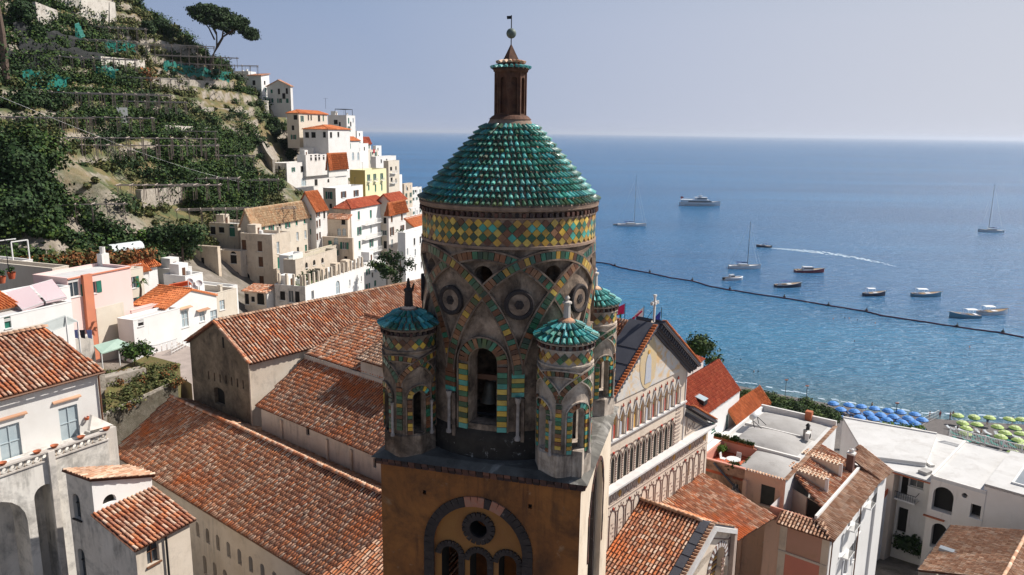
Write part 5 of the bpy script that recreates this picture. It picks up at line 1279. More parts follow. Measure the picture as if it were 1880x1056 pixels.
# pergolas of chestnut poles, bare where the lemons are cut back
def pergola(px, py, wid, dep, az, lab, group='chestnut pole pergolas on the terraces', h=1.9, stp=2.2, tiers=1, dy=0):
    p = hillpt(px, py); fr = Frame(p, az); t = thing('pergola', lab, 'pergola', p, fr.rz, group)
    nx = int(wid/stp); ny = int(dep/1.5)
    def zz(i, j, k): w = fr.wor((i*stp, j*1.5, 0)); return max(0, float(terr_h(w[0], w[1])[0])-p[2])*.5
    ps = MB(); bs = MB()
    for j in range(ny+1):
        for i in range(nx+1):
            x, y = i*stp+random.gauss(0, .06), j*1.5+random.gauss(0, .06); ps.bar((x, y, -.9), (x+random.gauss(0, .08), y, h+.12), .09)
    for k in range(tiers):
        hh = h*(k+1)/tiers
        for j in range(ny+1): bs.bar((-.4, j*1.5, hh+random.gauss(0, .07)), (nx*stp+.4, j*1.5+random.gauss(0, .1), hh+random.gauss(0, .09)), .12)
        for i in range(nx+1): bs.bar((i*stp, -.4, hh+.1+random.gauss(0, .04)), (i*stp+random.gauss(0, .15), ny*1.5+.4, hh+.1+random.gauss(0, .06)), .10)
    ps.build('posts', 'pole_wood', t, kind='stuff'); bs.build('beams', 'beam_wood', t, kind='stuff')
mat('beam_wood', (.50, .42, .36), (.36, .30, .26), 4, .9); mat('pole_wood', (.34, .26, .21), (.22, .17, .14), 4, .9)
for a in [(165, 62, 14, 4, 72, 'pergola of poles below the buttressed white wall'), (235, 92, 22, 4, 70, 'long pergola right of the upper green shade net'), (270, 112, 26, 4, 72, 'long pergola under the foot of the ridge trees'),
          (330, 128, 22, 4, 74, 'pergola just left of the umbrella pine foot'), (120, 85, 16, 4, 70, 'pergola below the long black covered terrace at upper left'), (90, 118, 18, 3, 70, 'pergola at the edge of the second black covered terrace'), (205, 155, 18, 4, 72, 'pergola under the middle green net'),
          (210, 200, 16, 6, 72, 'pergola beside the small stepped white hut'), (50, 185, 28, 6, 70, 'wide pergola in the left middle of the terraces'), (5, 235, 14, 6, 70, 'bare pergola above the X braced rail at left'),
          (0, 275, 32, 3, 72, 'pergola with crossed braces along the cliff top at left'), (150, 285, 26, 3, 74, 'low pergola along the cliff top right of the crossed braces'), (150, 232, 14, 5, 72, 'pergola around the dark gap in the left groves'),
          (330, 280, 10, 5, 70, 'small pergola in the middle of the groves below the ruined walls'), (340, 345, 12, 6, 72, 'pergola hanging below the large central tree'), (215, 360, 18, 4, 76, 'pergola over the grey retaining wall in the lower groves'),
          (300, 360, 8, 8, 70, 'steep pergola left of the lower retaining wall'), (325, 405, 22, 4, 70, 'lowest pergola beside the old beige palazzo'), (425, 345, 12, 5, 72, 'pergola above the pale tiled long roof'),
          (325, 255, 9, 5, 72, 'pergola below the orange bush in the upper middle'), (380, 300, 12, 4, 74, 'pergola on the right side of the groves under the boundary wall'), (110, 400, 10, 2, 70, 'short rail of poles on the cliff above the orange roof')]:
    pergola(*a[:5], a[5])
# shade nets
mat('net_green', (.008, .13, .10), (.015, .18, .14), 1.5, .6); mat('net_black', (.018, .02, .02), (.04, .04, .038), 1.5, .8)
def net(pts, lab, m, nm='shade_net', sag=.5):
    P3 = [hillpt(x, y) for x, y in pts]; t = thing(nm, lab, 'shade net', P3[0]); g = MB(); n = 14
    for k in range(len(P3)-1):
        a, b_ = P3[k]-P3[0], P3[k+1]-P3[0]
        for i in range(n):
            q0, q1 = a+(b_-a)*i/n, a+(b_-a)*(i+1)/n; z0 = 4.0-sag*math.sin(i/n*9.4)**2; z1 = 4.0-sag*math.sin((i+1)/n*9.4)**2; w = 4.6
            r0 = [np.array([0, 0, z0+.3*math.sin(i*1.7)])+q0, np.array([0, 0, z1+.3*math.sin(i*1.7+1.7)])+q1]
            g.face([r0[0], r0[1], r0[1]+[.4, 1.2, .5], r0[0]+[.4, 1.2, .5]]); g.face([r0[0]+[0, -.15, -w*.62-.3*math.sin(i*2.3)], r0[1]+[0, -.15, -w*.62-.3*math.sin((i+1)*2.3)], r0[1], r0[0]])
    g.build('net', m, t)
for pts, lab, m in [([(302, 140), (345, 148), (422, 158)], 'long green shade net under the umbrella pine', 'net_green'), ([(140, 75), (152, 98)], 'short green net hanging near the upper left groves', 'net_green'), ([(195, 104), (252, 108)], 'green net on the upper terraces in the middle', 'net_green'),
                    ([(176, 152), (214, 160)], 'folded green net left of the orange bush', 'net_green'), ([(45, 168), (125, 178)], 'thin green net across the left groves', 'net_green'),
                    ([(28, 76), (140, 102)], 'long black cover over the upper left terrace', 'net_black'), ([(38, 106), (190, 132)], 'long black cover over the second terrace at left', 'net_black'), ([(0, 128), (110, 142)], 'dark cover over the third terrace at the left edge', 'net_black')]:
    net(pts, lab, m)
# retaining walls and ruins standing free of the slope
mat('rubble', (.44, .39, .33), (.30, .26, .21), 1.6, .95, bump=.8, bsc=5, stain=(.13, .11, .09), stf=.42, bdist=.1)
mat('wall_pale', (.62, .57, .50), (.52, .47, .41), .5, .95, bump=.5, bsc=4, stain=(.24, .20, .16), stf=.42, streak=.4)
def ret_wall(pts, h, lab, m='rubble', th=1.0, buts=0, nm='retaining_wall'):
    P3 = [hillpt(x, y) for x, y in pts]; o = P3[0]; t = thing(nm, lab, 'wall', o); b = MB()
    for a, c in zip(P3, P3[1:]):
        a = a-o; c = c-o; d = N3([c[0]-a[0], c[1]-a[1], 0]); n_ = np.array([-d[1], d[0], 0])*th
        b.hexa([a-[0, 0, 3], c-[0, 0, 3], c+n_-[0, 0, 3], a+n_-[0, 0, 3], a+[0, 0, h], c+[0, 0, h], c+n_+[0, 0, h], a+n_+[0, 0, h]])
    b.build('wall', m, t)
    for i in range(buts):
        f = (i+.5)/buts; q = (P3[0]+(P3[-1]-P3[0])*f)-o; MB().hexa([q+[-.6, -1.6, -3], q+[.6, -1.6, -3], q+[.6, .1, -3], q+[-.6, .1, -3], q+[-.45, -.3, h-.5], q+[.45, -.3, h-.5], q+[.45, .1, h-.5], q+[-.45, .1, h-.5]]).build('buttress', m, t)
for pts, h, lab, m, bt in [([(80, 12), (150, 32), (215, 50)], 6.5, 'high pale buttressed wall at the top of the hill', 'wall_pale', 5), ([(70, 52), (110, 66)], 6.0, 'pale sunlit rock wall below the big tree near the upper left corner', 'wall_pale', 0), ([(10, 102), (160, 112)], 2.4, 'grey rubble wall between the two black covers', 'rubble', 0),
                           ([(188, 136), (268, 140)], 4.2, 'pale wall stub with two buttresses beside the orange bush', 'wall_pale', 2), ([(270, 152), (410, 160)], 1.6, 'long low wall under the long green net', 'rubble', 0), ([(305, 250), (388, 252)], 2.6, 'broken pale ruin walls in the middle of the hill', 'wall_pale', 0),
                           ([(222, 75), (300, 92), (360, 104)], 2.6, 'curving stone wall under the ridge trees', 'rubble', 0), ([(260, 380), (335, 372)], 3.2, 'grey stone retaining wall over the lower groves', 'rubble', 0), ([(370, 205), (470, 212)], 1.4, 'low garden wall left of the round pale cistern', 'rubble', 0)]:
    ret_wall(pts, h, lab, m, buts=bt)
p = hillpt(484, 198); t = thing('cistern', 'round pale stone cistern below the ridge houses', 'cistern', p); MB().lathe([(1.7, -2), (1.6, 1.9), (1.75, 1.95), (1.75, 2.3), (1.4, 2.35), (1.4, 1.6), (0.01, 1.6)], 16).build('cistern_wall', 'wall_pale', t)
p = hillpt(216, 222); B = Bld('hut', 'tiny white hut with two dark openings halfway up the groves', 'hut', p, 60); B.wall((0, 0), (2.2, 0), -1, 3, [(.7, .9, -.5, 1.4, 'd'), (1.6, .9, -.4, .8, 'd')]); B.box(0.01, 2.2, .01, 2, -1, 3); B.finish()
p = hillpt(265, 150); leaves('rust_bush', [(p[0], p[1], p[2]+1.5, 3, 2.5, 2.2, 700)], .5, 'leaf_rust', None, label='orange brown bush beside the pale wall stub', cat='bush')
# overhead cable crossing the groves
a = PD(-30, 165, 130); c = PD(560, 350, 240); t = thing('cable', 'thin pale cable crossing the hillside diagonally', 'cable', a); q = [(c-a)*k/16-np.array([0, 0, 9*math.sin(math.pi*k/16)])*.35 for k in range(17)]; MB().tube(q, .022, 4).build('wire', 'frame_white', t)
mat('terra_straw', None, (.52, .36, .22), .5, .85, pal=[(.66, .47, .29), (.72, .54, .34), (.58, .38, .22), (.62, .36, .2)], jit=.12)
mat('plaster_warm', (.66, .59, .49), (.60, .52, .42), .4, .9, bump=.15, bsc=9, stain=(.42, .36, .30), stf=.30, streak=.35)
# ================================================================== the town on the left
A1 = 17.0
def zx3(X, Y): return (330+X*.2447, 130+Y*.2447)
def zx4(X, Y): return (340+X*.2447, 330+Y*.2446)
def zx5(X, Y): return (X*.24625, 440+Y*.24625)
def W3(*L): return [zx3(*q[:2])+tuple(q[2:]) for q in L]
def W4(*L): return [zx4(*q[:2])+tuple(q[2:]) for q in L]
def W5(*L): return [zx5(*q[:2])+tuple(q[2:]) for q in L]
def HS(lab, nearpx, d, xF, xS, zb, **kw):
    nm = kw.pop('name', 'house'); return house(nm, lab, nearpx[0], nearpx[1], d, kw.pop('az', A1), xF, xS, zb, **kw)
WD = dict(w=.9, h=1.35, st='d')
# --- ridge and upper slope
HS('white gabled house highest on the ridge with a tiny attic window', (533, 158), 280, 537, 490, 64, roof='gu', rh=2.0, rm='terra2', wm='plaster_white', Sd=[(521, 176.5, 1.3, 1.9, 'd')], kS=WD)
HS('white flat topped house left of the highest gabled house', (479, 138), 284, 494, 455, 66, roof='pS', rh=.8, rm='terra2', wm='plaster_clean', F=[(486, 152, .9, 1.2, 'd')], Sd=[(466, 152, 1.2, 1.6, 'd')], kS=WD)
HS('low white terrace building joining the ridge houses to the pine slope', (456, 131), 290, 470, 430, 66, wm='plaster_clean', kS=WD, Sd=[(440, 150, 1, 1.5, 'd')])
HS('white house with an orange butterfly roof and a garden in front', (548, 207), 262, 601, 526, 54, roof='hip', rh=.9, rm='terra_org', wm='plaster_warm', F=W3((918, 360, .9, 1.9, 'g'), (965, 352, .8, 1.7, 'd'), (986, 352, .8, 1.7, 'd'), (1045, 358, 1.5, 2, 'd'), (1077, 355, .8, 2, 'k')), Sd=W3((867, 350, 1.4, 1.5, 'd')), tw=.4, tc=.6)
HS('one storey house with a long orange hipped roof above the trees', (602, 237), 254, 642, 556, 50, roof='hip', rh=1.2, rm='terra_org', wm='plaster_white', Sd=W3((955, 482, 1.4, 1.8, 'd'), (1003, 482, 1.6, 1.8, 'd'), (1085, 480, 1, 1.8, 'd')), F=W3((1135, 482, 1.4, 1.8, 'd'), (1190, 478, 1.2, 1.6, 'd')), kS=WD, tw=.4, tc=.6)
HS('tall pale grey house with a dark roof terrace on the skyline', (636, 212), 288, 652, 602, 56, wm='plaster_white', F=W3((1283, 400, 1, 1.6, 'd')), Sd=W3((1170, 385, 1.6, 1.6, 'd'), (1200, 400, .8, 1.4, 'd'), (1230, 440, .9, 1.4, 'd')), kS=WD,
   ab=lambda B, L, W: MB().bar((0, .4, 2.2), (0, W*.6, 2.2), .2).bar((L*.8, .4, 2.2), (L*.8, W*.6, 2.2), .2).bar((0, .4, 2.2), (L*.8, .4, 2.2), .2).bar((0, W*.6, 2.2), (L*.8, W*.6, 2.2), .2).bar((0, .4, 0), (0, .4, 2.2), .12).bar((0, W*.6, 0), (0, W*.6, 2.2), .12).bar((L*.8, .4, 0), (L*.8, .4, 2.2), .12).build('roof_pergola', 'iron', B.T))
HS('white house with arched doorways under a small orange roof', (634, 258), 268, 660, 611, 44, roof='gu', rh=1.1, rm='terra_org', F=W3((1252, 565, .9, 1.8, 'o', 'arch'), (1272, 565, .9, 1.8, 'g'), (1300, 640, 1.5, 2.6, 'w', 'arch'), (1340, 640, 1.5, 2.6, 'w', 'arch')), Sd=W3((1180, 555, 1, 1.4, 'd')), tw=.4, tc=.6)
HS('white stepped house with a small dome of a chimney above the town', (652, 264), 292, 676, 640, 42, wm='plaster_clean', F=[(660, 275, .9, 1.3, 'd'), (669, 273, .9, 1.3, 'd')])
HS('small white cube house at the top of the seaward row', (655, 241), 320, 666, 648, 44, wm='plaster_clean', F=[(660, 247, .9, 1.2, 'd')])
HS('little house with a red orange roof over the sea', (668, 262), 330, 681, 660, 40, roof='gu', rh=2.2, rm='terra_red', F=[(674, 266, .9, 1, 'd')], tw=.5, tc=.7)
HS('white house above the bay with a red cloth on its terrace', (676, 276), 318, 694, 664, 36, wm='plaster_warm', F=[(684, 281, 1, 1.2, 'd')], ab=lambda B, L, W: MB().box(L*.5, L*.5+1.2, -.12, -.05, -1.2, .3).build('red_cloth', 'cloth_red', B.T) if mat('cloth_red', (.45, .02, .04), None) else 0)
HS('long low white building with small chimneys above the middle row', (575, 272), 256, 634, 550, 48, wm='plaster_clean', F=W3((1080, 592, .8, 1, 'd'), (1150, 585, .8, 1, 'd')), ab=lambda B, L, W: [MB().lathe([(.35, 0), (.35, 1.1), (.5, 1.15), (.1, 1.7)], 8, c=(x, 2, 0)).build('chimney', 'plaster_white', B.T) for x in (2, L*.5)])
# --- middle row
HS('set back upper floor with four windows and a terracotta roof end', (561, 285), 242, 630, 545, 46, roof='flat', wm='plaster_white', F=W3((985, 643, 1, 1.6, 'd'), (1020, 645, 1.2, 1.8, 'd'), (1046, 645, 1, 1.6, 'd'), (1080, 650, 1, 1.4, 'd')))
HS('small terracotta roofed wing beside the set back upper floor', (603, 296), 238, 637, 600, 46, roof='gu', rh=2.2, rm='terra_org', tw=.4, tc=.6)
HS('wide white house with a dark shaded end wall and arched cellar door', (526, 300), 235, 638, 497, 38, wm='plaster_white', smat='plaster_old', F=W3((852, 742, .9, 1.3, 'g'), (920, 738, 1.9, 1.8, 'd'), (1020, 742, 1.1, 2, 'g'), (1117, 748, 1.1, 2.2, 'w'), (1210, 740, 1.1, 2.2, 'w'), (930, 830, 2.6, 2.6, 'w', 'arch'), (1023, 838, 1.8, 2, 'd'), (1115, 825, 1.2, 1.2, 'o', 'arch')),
   ab=lambda B, L, W: MB().hexa([(L*.80, -1.6, -3.6), (L, -1.6, -3.6), (L, -.01, -3.6), (L*.80, -.01, -3.6), (L*.80, -1.6, -3.4), (L, -1.6, -3.4), (L, -.01, -3.4), (L*.80, -.01, -3.4)]).build('balcony', 'plaster_clean', B.T))
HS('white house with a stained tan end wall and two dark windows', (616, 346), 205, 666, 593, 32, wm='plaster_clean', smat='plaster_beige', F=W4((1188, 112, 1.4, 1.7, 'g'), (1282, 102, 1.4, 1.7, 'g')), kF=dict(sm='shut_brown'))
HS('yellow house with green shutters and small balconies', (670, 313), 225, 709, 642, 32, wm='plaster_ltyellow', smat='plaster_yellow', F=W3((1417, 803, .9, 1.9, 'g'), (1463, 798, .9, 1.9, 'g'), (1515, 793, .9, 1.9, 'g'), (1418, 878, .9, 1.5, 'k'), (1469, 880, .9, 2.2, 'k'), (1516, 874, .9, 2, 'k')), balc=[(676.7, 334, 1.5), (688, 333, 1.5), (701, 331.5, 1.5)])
HS('white house with rounded balconies right of the yellow house', (713, 296), 250, 733, 704, 24, wm='plaster_warm', F=[(718, 310, 1.6, 1.2, 'd'), (727, 309, 1, 1.2, 'd'), (719, 330, 1.6, 1.4, 'd'), (727, 332, 1, 1.4, 'd')], balc=[(721, 318, 4), (721, 336, 4)])
HS('white stacked terraces behind the yellow house over the sea', (690, 288), 285, 727, 680, 30, wm='plaster_white', F=[(700, 296, 1, 1.3, 'd'), (710, 295, 1, 1.3, 'd'), (722, 297, 1, 1.3, 'd')])
HS('narrow white seaside house lowest of the stacked terraces', (726, 322), 275, 738, 720, 16, wm='plaster_clean', F=[(731, 335, 1, 1.3, 'd'), (731, 346, 1, 1.3, 'd')])
HS('small beige stone building near the water', (742, 338), 320, 757, 736, 8, wm='plaster_beige', F=[(748, 347, 1, 1.4, 'd')])
HS('flat pale building with parasols at the far end by the water', (756, 346), 340, 774, 748, 4, wm='plaster_white', F=[(763, 351, 1.6, 1, 'd')])
HS('long pink white terrace house between yellow house and sea', (690, 268), 330, 700, 684, 26, wm='plaster_clean', F=[(694, 274, 1, 1.2, 'd')])
# --- lower right of the cluster
HS('house with a reddish gabled roof behind the big white palazzo', (716, 369), 190, 745, 693, 26, roof='gu', rh=1.5, rm='terra_red', wm='plaster_warm', F=W4((1613, 178, .8, 1.1, 'd')), tw=.34, tc=.5)
P1 = HS('large white palazzo with four rows of windows and long balconies', (644, 382), 178, 712, 613, 24, roof='hip', rh=1.5, rm='terra_red', wm='plaster_clean', smat='plaster_beige',
   F=W4(*[(x, y, 1.0, 1.9, s) for x, y, s in ((1303, 268, 'k'), (1393, 258, 'k'), (1479, 248, 'k'), (1306, 385, 'g'), (1394, 372, 'w'), (1486, 356, 'g'), (1309, 490, 'k'), (1397, 476, 'g'), (1483, 460, 'g'), (1326, 596, 'k'), (1386, 584, 'k'), (1412, 578, 'k'), (1471, 568, 'k'), (1497, 561, 'k'))]), kF=dict(sm='shut_green'),
   balc=[(682, 410, 9), (682, 436, 9), (683, 462, 9)], Sd=W4((1190, 275, .8, 1.4, 'd')), tw=.34, tc=.5)
HS('yellowish arched bay on the end of the large white palazzo', (638, 402), 172, 643, 601, 26, roof='pS', rh=.8, rm='terra2', wm='plaster_beige', Sd=W4((1155, 392, .9, 1.6, 'w', 'arch'), (1193, 392, .9, 1.6, 'w', 'arch'), (1185, 275, 1.0, 1.3, 'd'), (1215, 275, 1, 1.3, 'd')))
HS('low yellow walled yard building with a small arched door', (647, 438), 166, 649, 592, 26, wm='plaster_beige', Sd=W4((1132, 468, 1.1, 2.2, 'w', 'arch')))
HS('narrow house with brown shutters right of the large palazzo', (713, 384), 172, 746, 709, 24, roof='hip', rh=1.2, rm='terra_org', wm='plaster_white', F=W4((1550, 288, 1, 1.9, 'k'), (1626, 276, 1, 1.9, 'k'), (1551, 388, 1, 1.9, 'g'), (1629, 372, 1, 1.9, 'g'), (1552, 480, 1, 1.9, 'w')), kF=dict(sm='shut_brown'), tw=.34, tc=.5)
HS('white house with a planted roof terrace and creeper in front', (744, 428), 148, 792, 730, 14, wm='plaster_clean', F=W4((1720, 465, .8, 1.4, 'd'), (1765, 452, .8, 1.4, 'd'), (1668, 540, .7, 1.4, 'w', 'arch'), (1726, 545, .7, 1.4, 'w', 'arch'), (1772, 532, .7, 1.4, 'k'), (1677, 612, .6, 1, 'd'), (1727, 655, .6, 1.3, 'd'), (1772, 640, .6, 1.3, 'd')))
HS('bright orange roofed house touching the bell tower drum edge', (762, 419), 166, 800, 745, 20, roof='pF', rh=2.0, rm='terra_org', wm='plaster_warm')
HS('white terrace with a pergola canopy left of the bell tower drum', (756, 400), 200, 795, 745, 20, wm='plaster_clean', ab=lambda B, L, W: [MB().box(0, L, .3, W*.8, 2.3, 2.45).build('canopy', 'frame_white', B.T), [MB().bar((x, .3, 0), (x, .3, 2.3), .12).build('post', 'frame_white', B.T) for x in np.linspace(.2, L-.2, 6)]])
HS('white block with small windows under the creeper covered wall', (668, 484), 150, 708, 640, 16, wm='plaster_clean', F=[(684, 505, .7, 1, 'd')], Sd=[(655, 500, .7, 1, 'd')])
# --- the long pale roofed palazzo and its neighbours
HS('tall end house with a dormered orange roof behind the pale long roof', (579, 385), 168, 600, 545, 28, roof='gu', rh=3.6, rm='terra_org', wm='plaster_white', F=W4((995, 242, .8, 1.6, 'g'), (1042, 216, .8, 2.2, 'd'), (1010, 325, .7, 1.6, 'k'), (990, 335, .7, 1.6, 'k'), (992, 430, .7, 1.5, 'k'), (1012, 420, .7, 1.5, 'k')), kF=dict(sm='shut_brown'))
HS('long white palazzo under a pale sunlit tiled roof with green shutters', (462, 413), 152, 582, 441, 27, name='palazzo', roof='gu', rh=2.8, rm='terra_straw', wm='plaster_warm', smat='plaster_cream', ov=.3,
   F=W4((520, 378, .7, 1.2, 'd'), (575, 372, .9, 1.6, 'g'), (645, 352, .9, 1.8, 'g'), (710, 338, .8, 1.7, 'd'), (768, 328, .9, 1.8, 'g'), (836, 313, .8, 1.6, 'k'), (896, 301, .8, 1.6, 'k'), (955, 290, .9, 1.7, 'g'), (780, 438, .8, 1.7, 'w'), (843, 424, .8, 1.7, 'w'), (903, 410, .8, 1.7, 'w'), (959, 395, .8, 1.7, 'w'), (847, 540, .8, 1.9, 'd'), (907, 522, .8, 1.9, 'k'), (962, 500, .7, 1.4, 'd')), tw=.32, tc=.5, lim=60)
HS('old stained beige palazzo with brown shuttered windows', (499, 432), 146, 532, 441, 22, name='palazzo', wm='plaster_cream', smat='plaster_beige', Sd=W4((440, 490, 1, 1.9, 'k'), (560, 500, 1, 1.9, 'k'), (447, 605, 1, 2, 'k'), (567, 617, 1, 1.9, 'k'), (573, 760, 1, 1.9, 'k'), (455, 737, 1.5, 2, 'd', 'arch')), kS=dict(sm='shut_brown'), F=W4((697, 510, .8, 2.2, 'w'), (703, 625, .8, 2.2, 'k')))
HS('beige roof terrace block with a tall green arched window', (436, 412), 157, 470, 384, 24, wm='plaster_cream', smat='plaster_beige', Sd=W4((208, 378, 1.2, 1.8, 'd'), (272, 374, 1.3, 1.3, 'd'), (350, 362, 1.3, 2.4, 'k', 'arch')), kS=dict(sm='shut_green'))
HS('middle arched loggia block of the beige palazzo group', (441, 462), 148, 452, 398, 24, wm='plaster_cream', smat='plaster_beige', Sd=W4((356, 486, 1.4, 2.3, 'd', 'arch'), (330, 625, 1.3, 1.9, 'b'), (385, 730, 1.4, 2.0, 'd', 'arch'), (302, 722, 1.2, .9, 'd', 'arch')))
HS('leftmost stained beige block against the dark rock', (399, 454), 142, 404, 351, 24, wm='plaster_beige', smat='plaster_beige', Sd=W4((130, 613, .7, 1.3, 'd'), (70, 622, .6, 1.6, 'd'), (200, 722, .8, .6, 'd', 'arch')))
HS('pale step of the long palazzo with white windows over the terrace', (530, 470), 142, 556, 512, 24, wm='plaster_clean', F=W4((785, 587, 1.2, 1.3, 'w'),))
HS('garden terrace block with three small arches and a lawn on top', (542, 478), 140, 618, 520, 24, wm='plaster_cream', rf='lawn', F=W4((910, 641, .9, 1, 'd', 'arch'), (968, 622, .9, 1, 'd', 'arch'), (1030, 606, .9, 1, 'd', 'arch')))
HS('small green lawn terrace before the large white palazzo', (570, 463), 158, 640, 560, 24, wm='plaster_cream', rf='lawn', par=.1)
def colonnade(B, L, W):
    for i in range(15):
        x = .3+(L-.6)*i/14; MB().box(x-.17, x+.17, .05, .4, .09, 1.95).build('pillar', 'plaster_cream', B.T)
    for i in range(4):
        y = W*(i+.6)/4.2; MB().box(.05, .4, y-.17, y+.17, .09, 1.95).build('pillar', 'plaster_cream', B.T)
    MB().box(.5, L*.45, .5, W-.5, -.45, -.38).build('lawn', 'lawn', B.T); b = MB()
    for i in range(5): b.bar((L*.3+i*2, W*.5, 1.4), (L*.3+i*2+1, W*.9, 2.2), .12)
    leaves('creeper', [(L*(.2+.1*i), W*.5, .8, 1.0, .8, .8, 120) for i in range(4)], .3, 'leaf_dark', B.T)
    for x in (L*.42, L*.68, L*.86): MB().box(x-.8, x+.8, W*.3, W*.5, -.4, 1.7).build('garden_block', 'plaster_beige', B.T)
HS('terrace building with a row of pale pillars along its edge', (560, 527), 128, 668, 504, 18, name='terrace_building', wm='plaster_clean', smat='plaster_old', Sd=W4((793, 876, 1.0, 2.0, 'b')), F=W4((957, 866, .8, 1.5, 'b'), (1145, 808, 1.4, 2.4, 'w', 'arch'), (1235, 775, .5, 1.2, 'w'), (1290, 752, .5, 1.2, 'w'), (1322, 745, .4, 1, 'w')), ab=colonnade)
HS('small white building with a dark arched door below the beige palazzo', (488, 536), 130, 506, 448, 22, wm='plaster_white', smat='plaster_cream', Sd=W4((455, 895, .8, 1.8, 'd'), (508, 897, .7, .9, 'd'), (565, 885, 1.4, 2.2, 'd', 'arch')), roof='pS', rh=.5, rm='terra2')
# --- white roofs and the pink house nearer by
PK = HS('pink house with green shutters and an orange pilaster', (123, 512), 92, 239, 60, 30, az=20.5, wm='plaster_pink', F=W5((545, 362, 1.25, 1.9, 'b'), (680, 362, 1.3, 1.3, 'g')), rf='roof_white', par=.25,
   ab=lambda B, L, W: [MB().box(1.65, 2.75, -.38, -.003, -9.5, .12).build('pilaster', mat('pilaster_red', (.62, .22, .12), (.55, .20, .12), 1, .85) and 'pilaster_red', B.T), MB().box(0, L, -.12, -.002, -.12, .02).build('string_course', 'pilaster_red', B.T), MB().prism([(3.1, -.04), (6.8, -.04), (6.8, -.003), (3.1, -.003)], -12, -3.9).prism([(6.81, -.04), (14, -.04), (14, -.003), (6.81, -.003)], -12, -6.6).build('patched_plaster', 'plaster_warm', B.T),
      MB().box(8, 9, 4, 4.8, -.2, 1.2).lathe([(.3, 1.2), (.3, 2.0)], 8, c=(8.5, 4.4, 0)).build('chimney', 'plaster_white', B.T)])
HS('white flat roofed house with potted terrace at the left edge', (96, 494), 98, 126, -60, 30, az=20.5, wm='plaster_warm', rf='roof_grey', par=.9)
HS('grey white stepped rooftop highest at the left edge', (30, 482), 106, 60, -60, 34, az=20.5, wm='plaster_white', rf='roof_grey', par=.8, ab=lambda B, L, W: [MB().lathe([(.3, 0), (.42, .5)], 12, c=(x, .5, .1)).build('flower_pot', 'terra_red', B.T) for x in (-1.5, 1.2)] if 0 else MB().bar((0, .5, .0), (0, .5, 2.4), .12).bar((L, .5, 0), (L, .5, 2.4), .12).bar((0, .5, 2.4), (L, .5, 2.4), .12).bar((0, 2.5, 2.4), (L, 2.5, 2.4), .12).build('roof_pergola', 'frame_white', B.T))
HS('long white house front below the striped awnings', (-36, 592), 76, 131, -80, 28, az=20.5, wm='plaster_clean', par=.2, F=[(12, 573, .6, 1.0, 'k')], rf='roof_white')
HS('white house behind the striped awnings', (-20, 556), 86, 128, -70, 30, az=20.5, wm='plaster_clean', par=.3, F=[(62, 560, 3.2, 1.7, 'd'), (105, 553, 1.8, 1.2, 'd')])
HS('tiny orange roofed shed beside the striped awnings', (-10, 566), 80, 27, -40, 32, az=20.5, wm='plaster_warm', roof='pF', rh=1.0, rm='terra_org')
mat('awn_w', (.74, .70, .70), None); mat('awn_r', (.42, .05, .08), None)
def awning(pts, lab):
    o = PD(*pts[0]); Q = [PD(*p)-o for p in pts]; t = thing('awning', lab, 'awning', o, 0, 'striped awnings on the white terrace'); n = 28
    for k, m in ((0, 'awn_w'), (1, 'awn_r')):
        b = MB()
        for i in range(n):
            f0, f1 = (i+(.0 if k == 0 else .68))/n, (i+(.68 if k == 0 else 1.0))/n; a0 = Q[0]+(Q[1]-Q[0])*f0; a1 = Q[0]+(Q[1]-Q[0])*f1; b0 = Q[3]+(Q[2]-Q[3])*f0; b1 = Q[3]+(Q[2]-Q[3])*f1; b.face([a0, a1, b1, b0]); b.face([b0, b1, b1-[0, 0, .22], b0-[0, 0, .22]])
        b.build('fabric_stripes', m, t, kind='stuff')
    fr_ = MB(); fr_.bar(Q[0], Q[1], .07).bar(Q[3], Q[2], .05).bar(Q[3], Q[0]+[0, 0, -1.2], .04).bar(Q[2], Q[1]+[0, 0, -1.2], .04); fr_.build('frame', 'frame_white', t)
awning([(10, 537, 84), (54, 525, 84.8), (80, 555, 80), (41, 569, 79.2)], 'left of the two red and white striped awnings')
awning([(57, 524, 84.8), (96, 513, 85.6), (122, 545, 81), (84, 553, 80.2)], 'right of the two red and white striped awnings')
def slab_thing(nm, lab, cat, pts, m, th=.12, legs=0, edge=None):
    o = P(*pts[0]); Q = [P(*p)-o for p in pts]; t = thing(nm, lab, cat, o); MB().extr(Q, (0, 0, -th)).build('sheet', m, t)
    for q in Q[:legs] if legs else []: MB().bar(q-[0, 0, th], q-[0, 0, 3], .1).build('post', 'frame_white', t)
    return t
mat('sheet_green', (.36, .48, .40), (.30, .42, .35), 1, .6); mat('sheet_pale', (.62, .66, .64), (.56, .60, .58), 1, .6)
slab_thing('canopy', 'pale green white canopy below the orange pilaster', 'canopy', [(70, 596, 43.4), (120, 578, 43.7), (142, 588, 42.9), (97, 606, 42.6)], 'sheet_pale', legs=4)
t = slab_thing('shed_roof', 'pale green corrugated shed roof beside the white house wall', 'shed roof', [(172, 634, 37.3), (216, 622, 37.6), (241, 632, 36.8), (186, 649, 36.6)], 'sheet_green', legs=4)
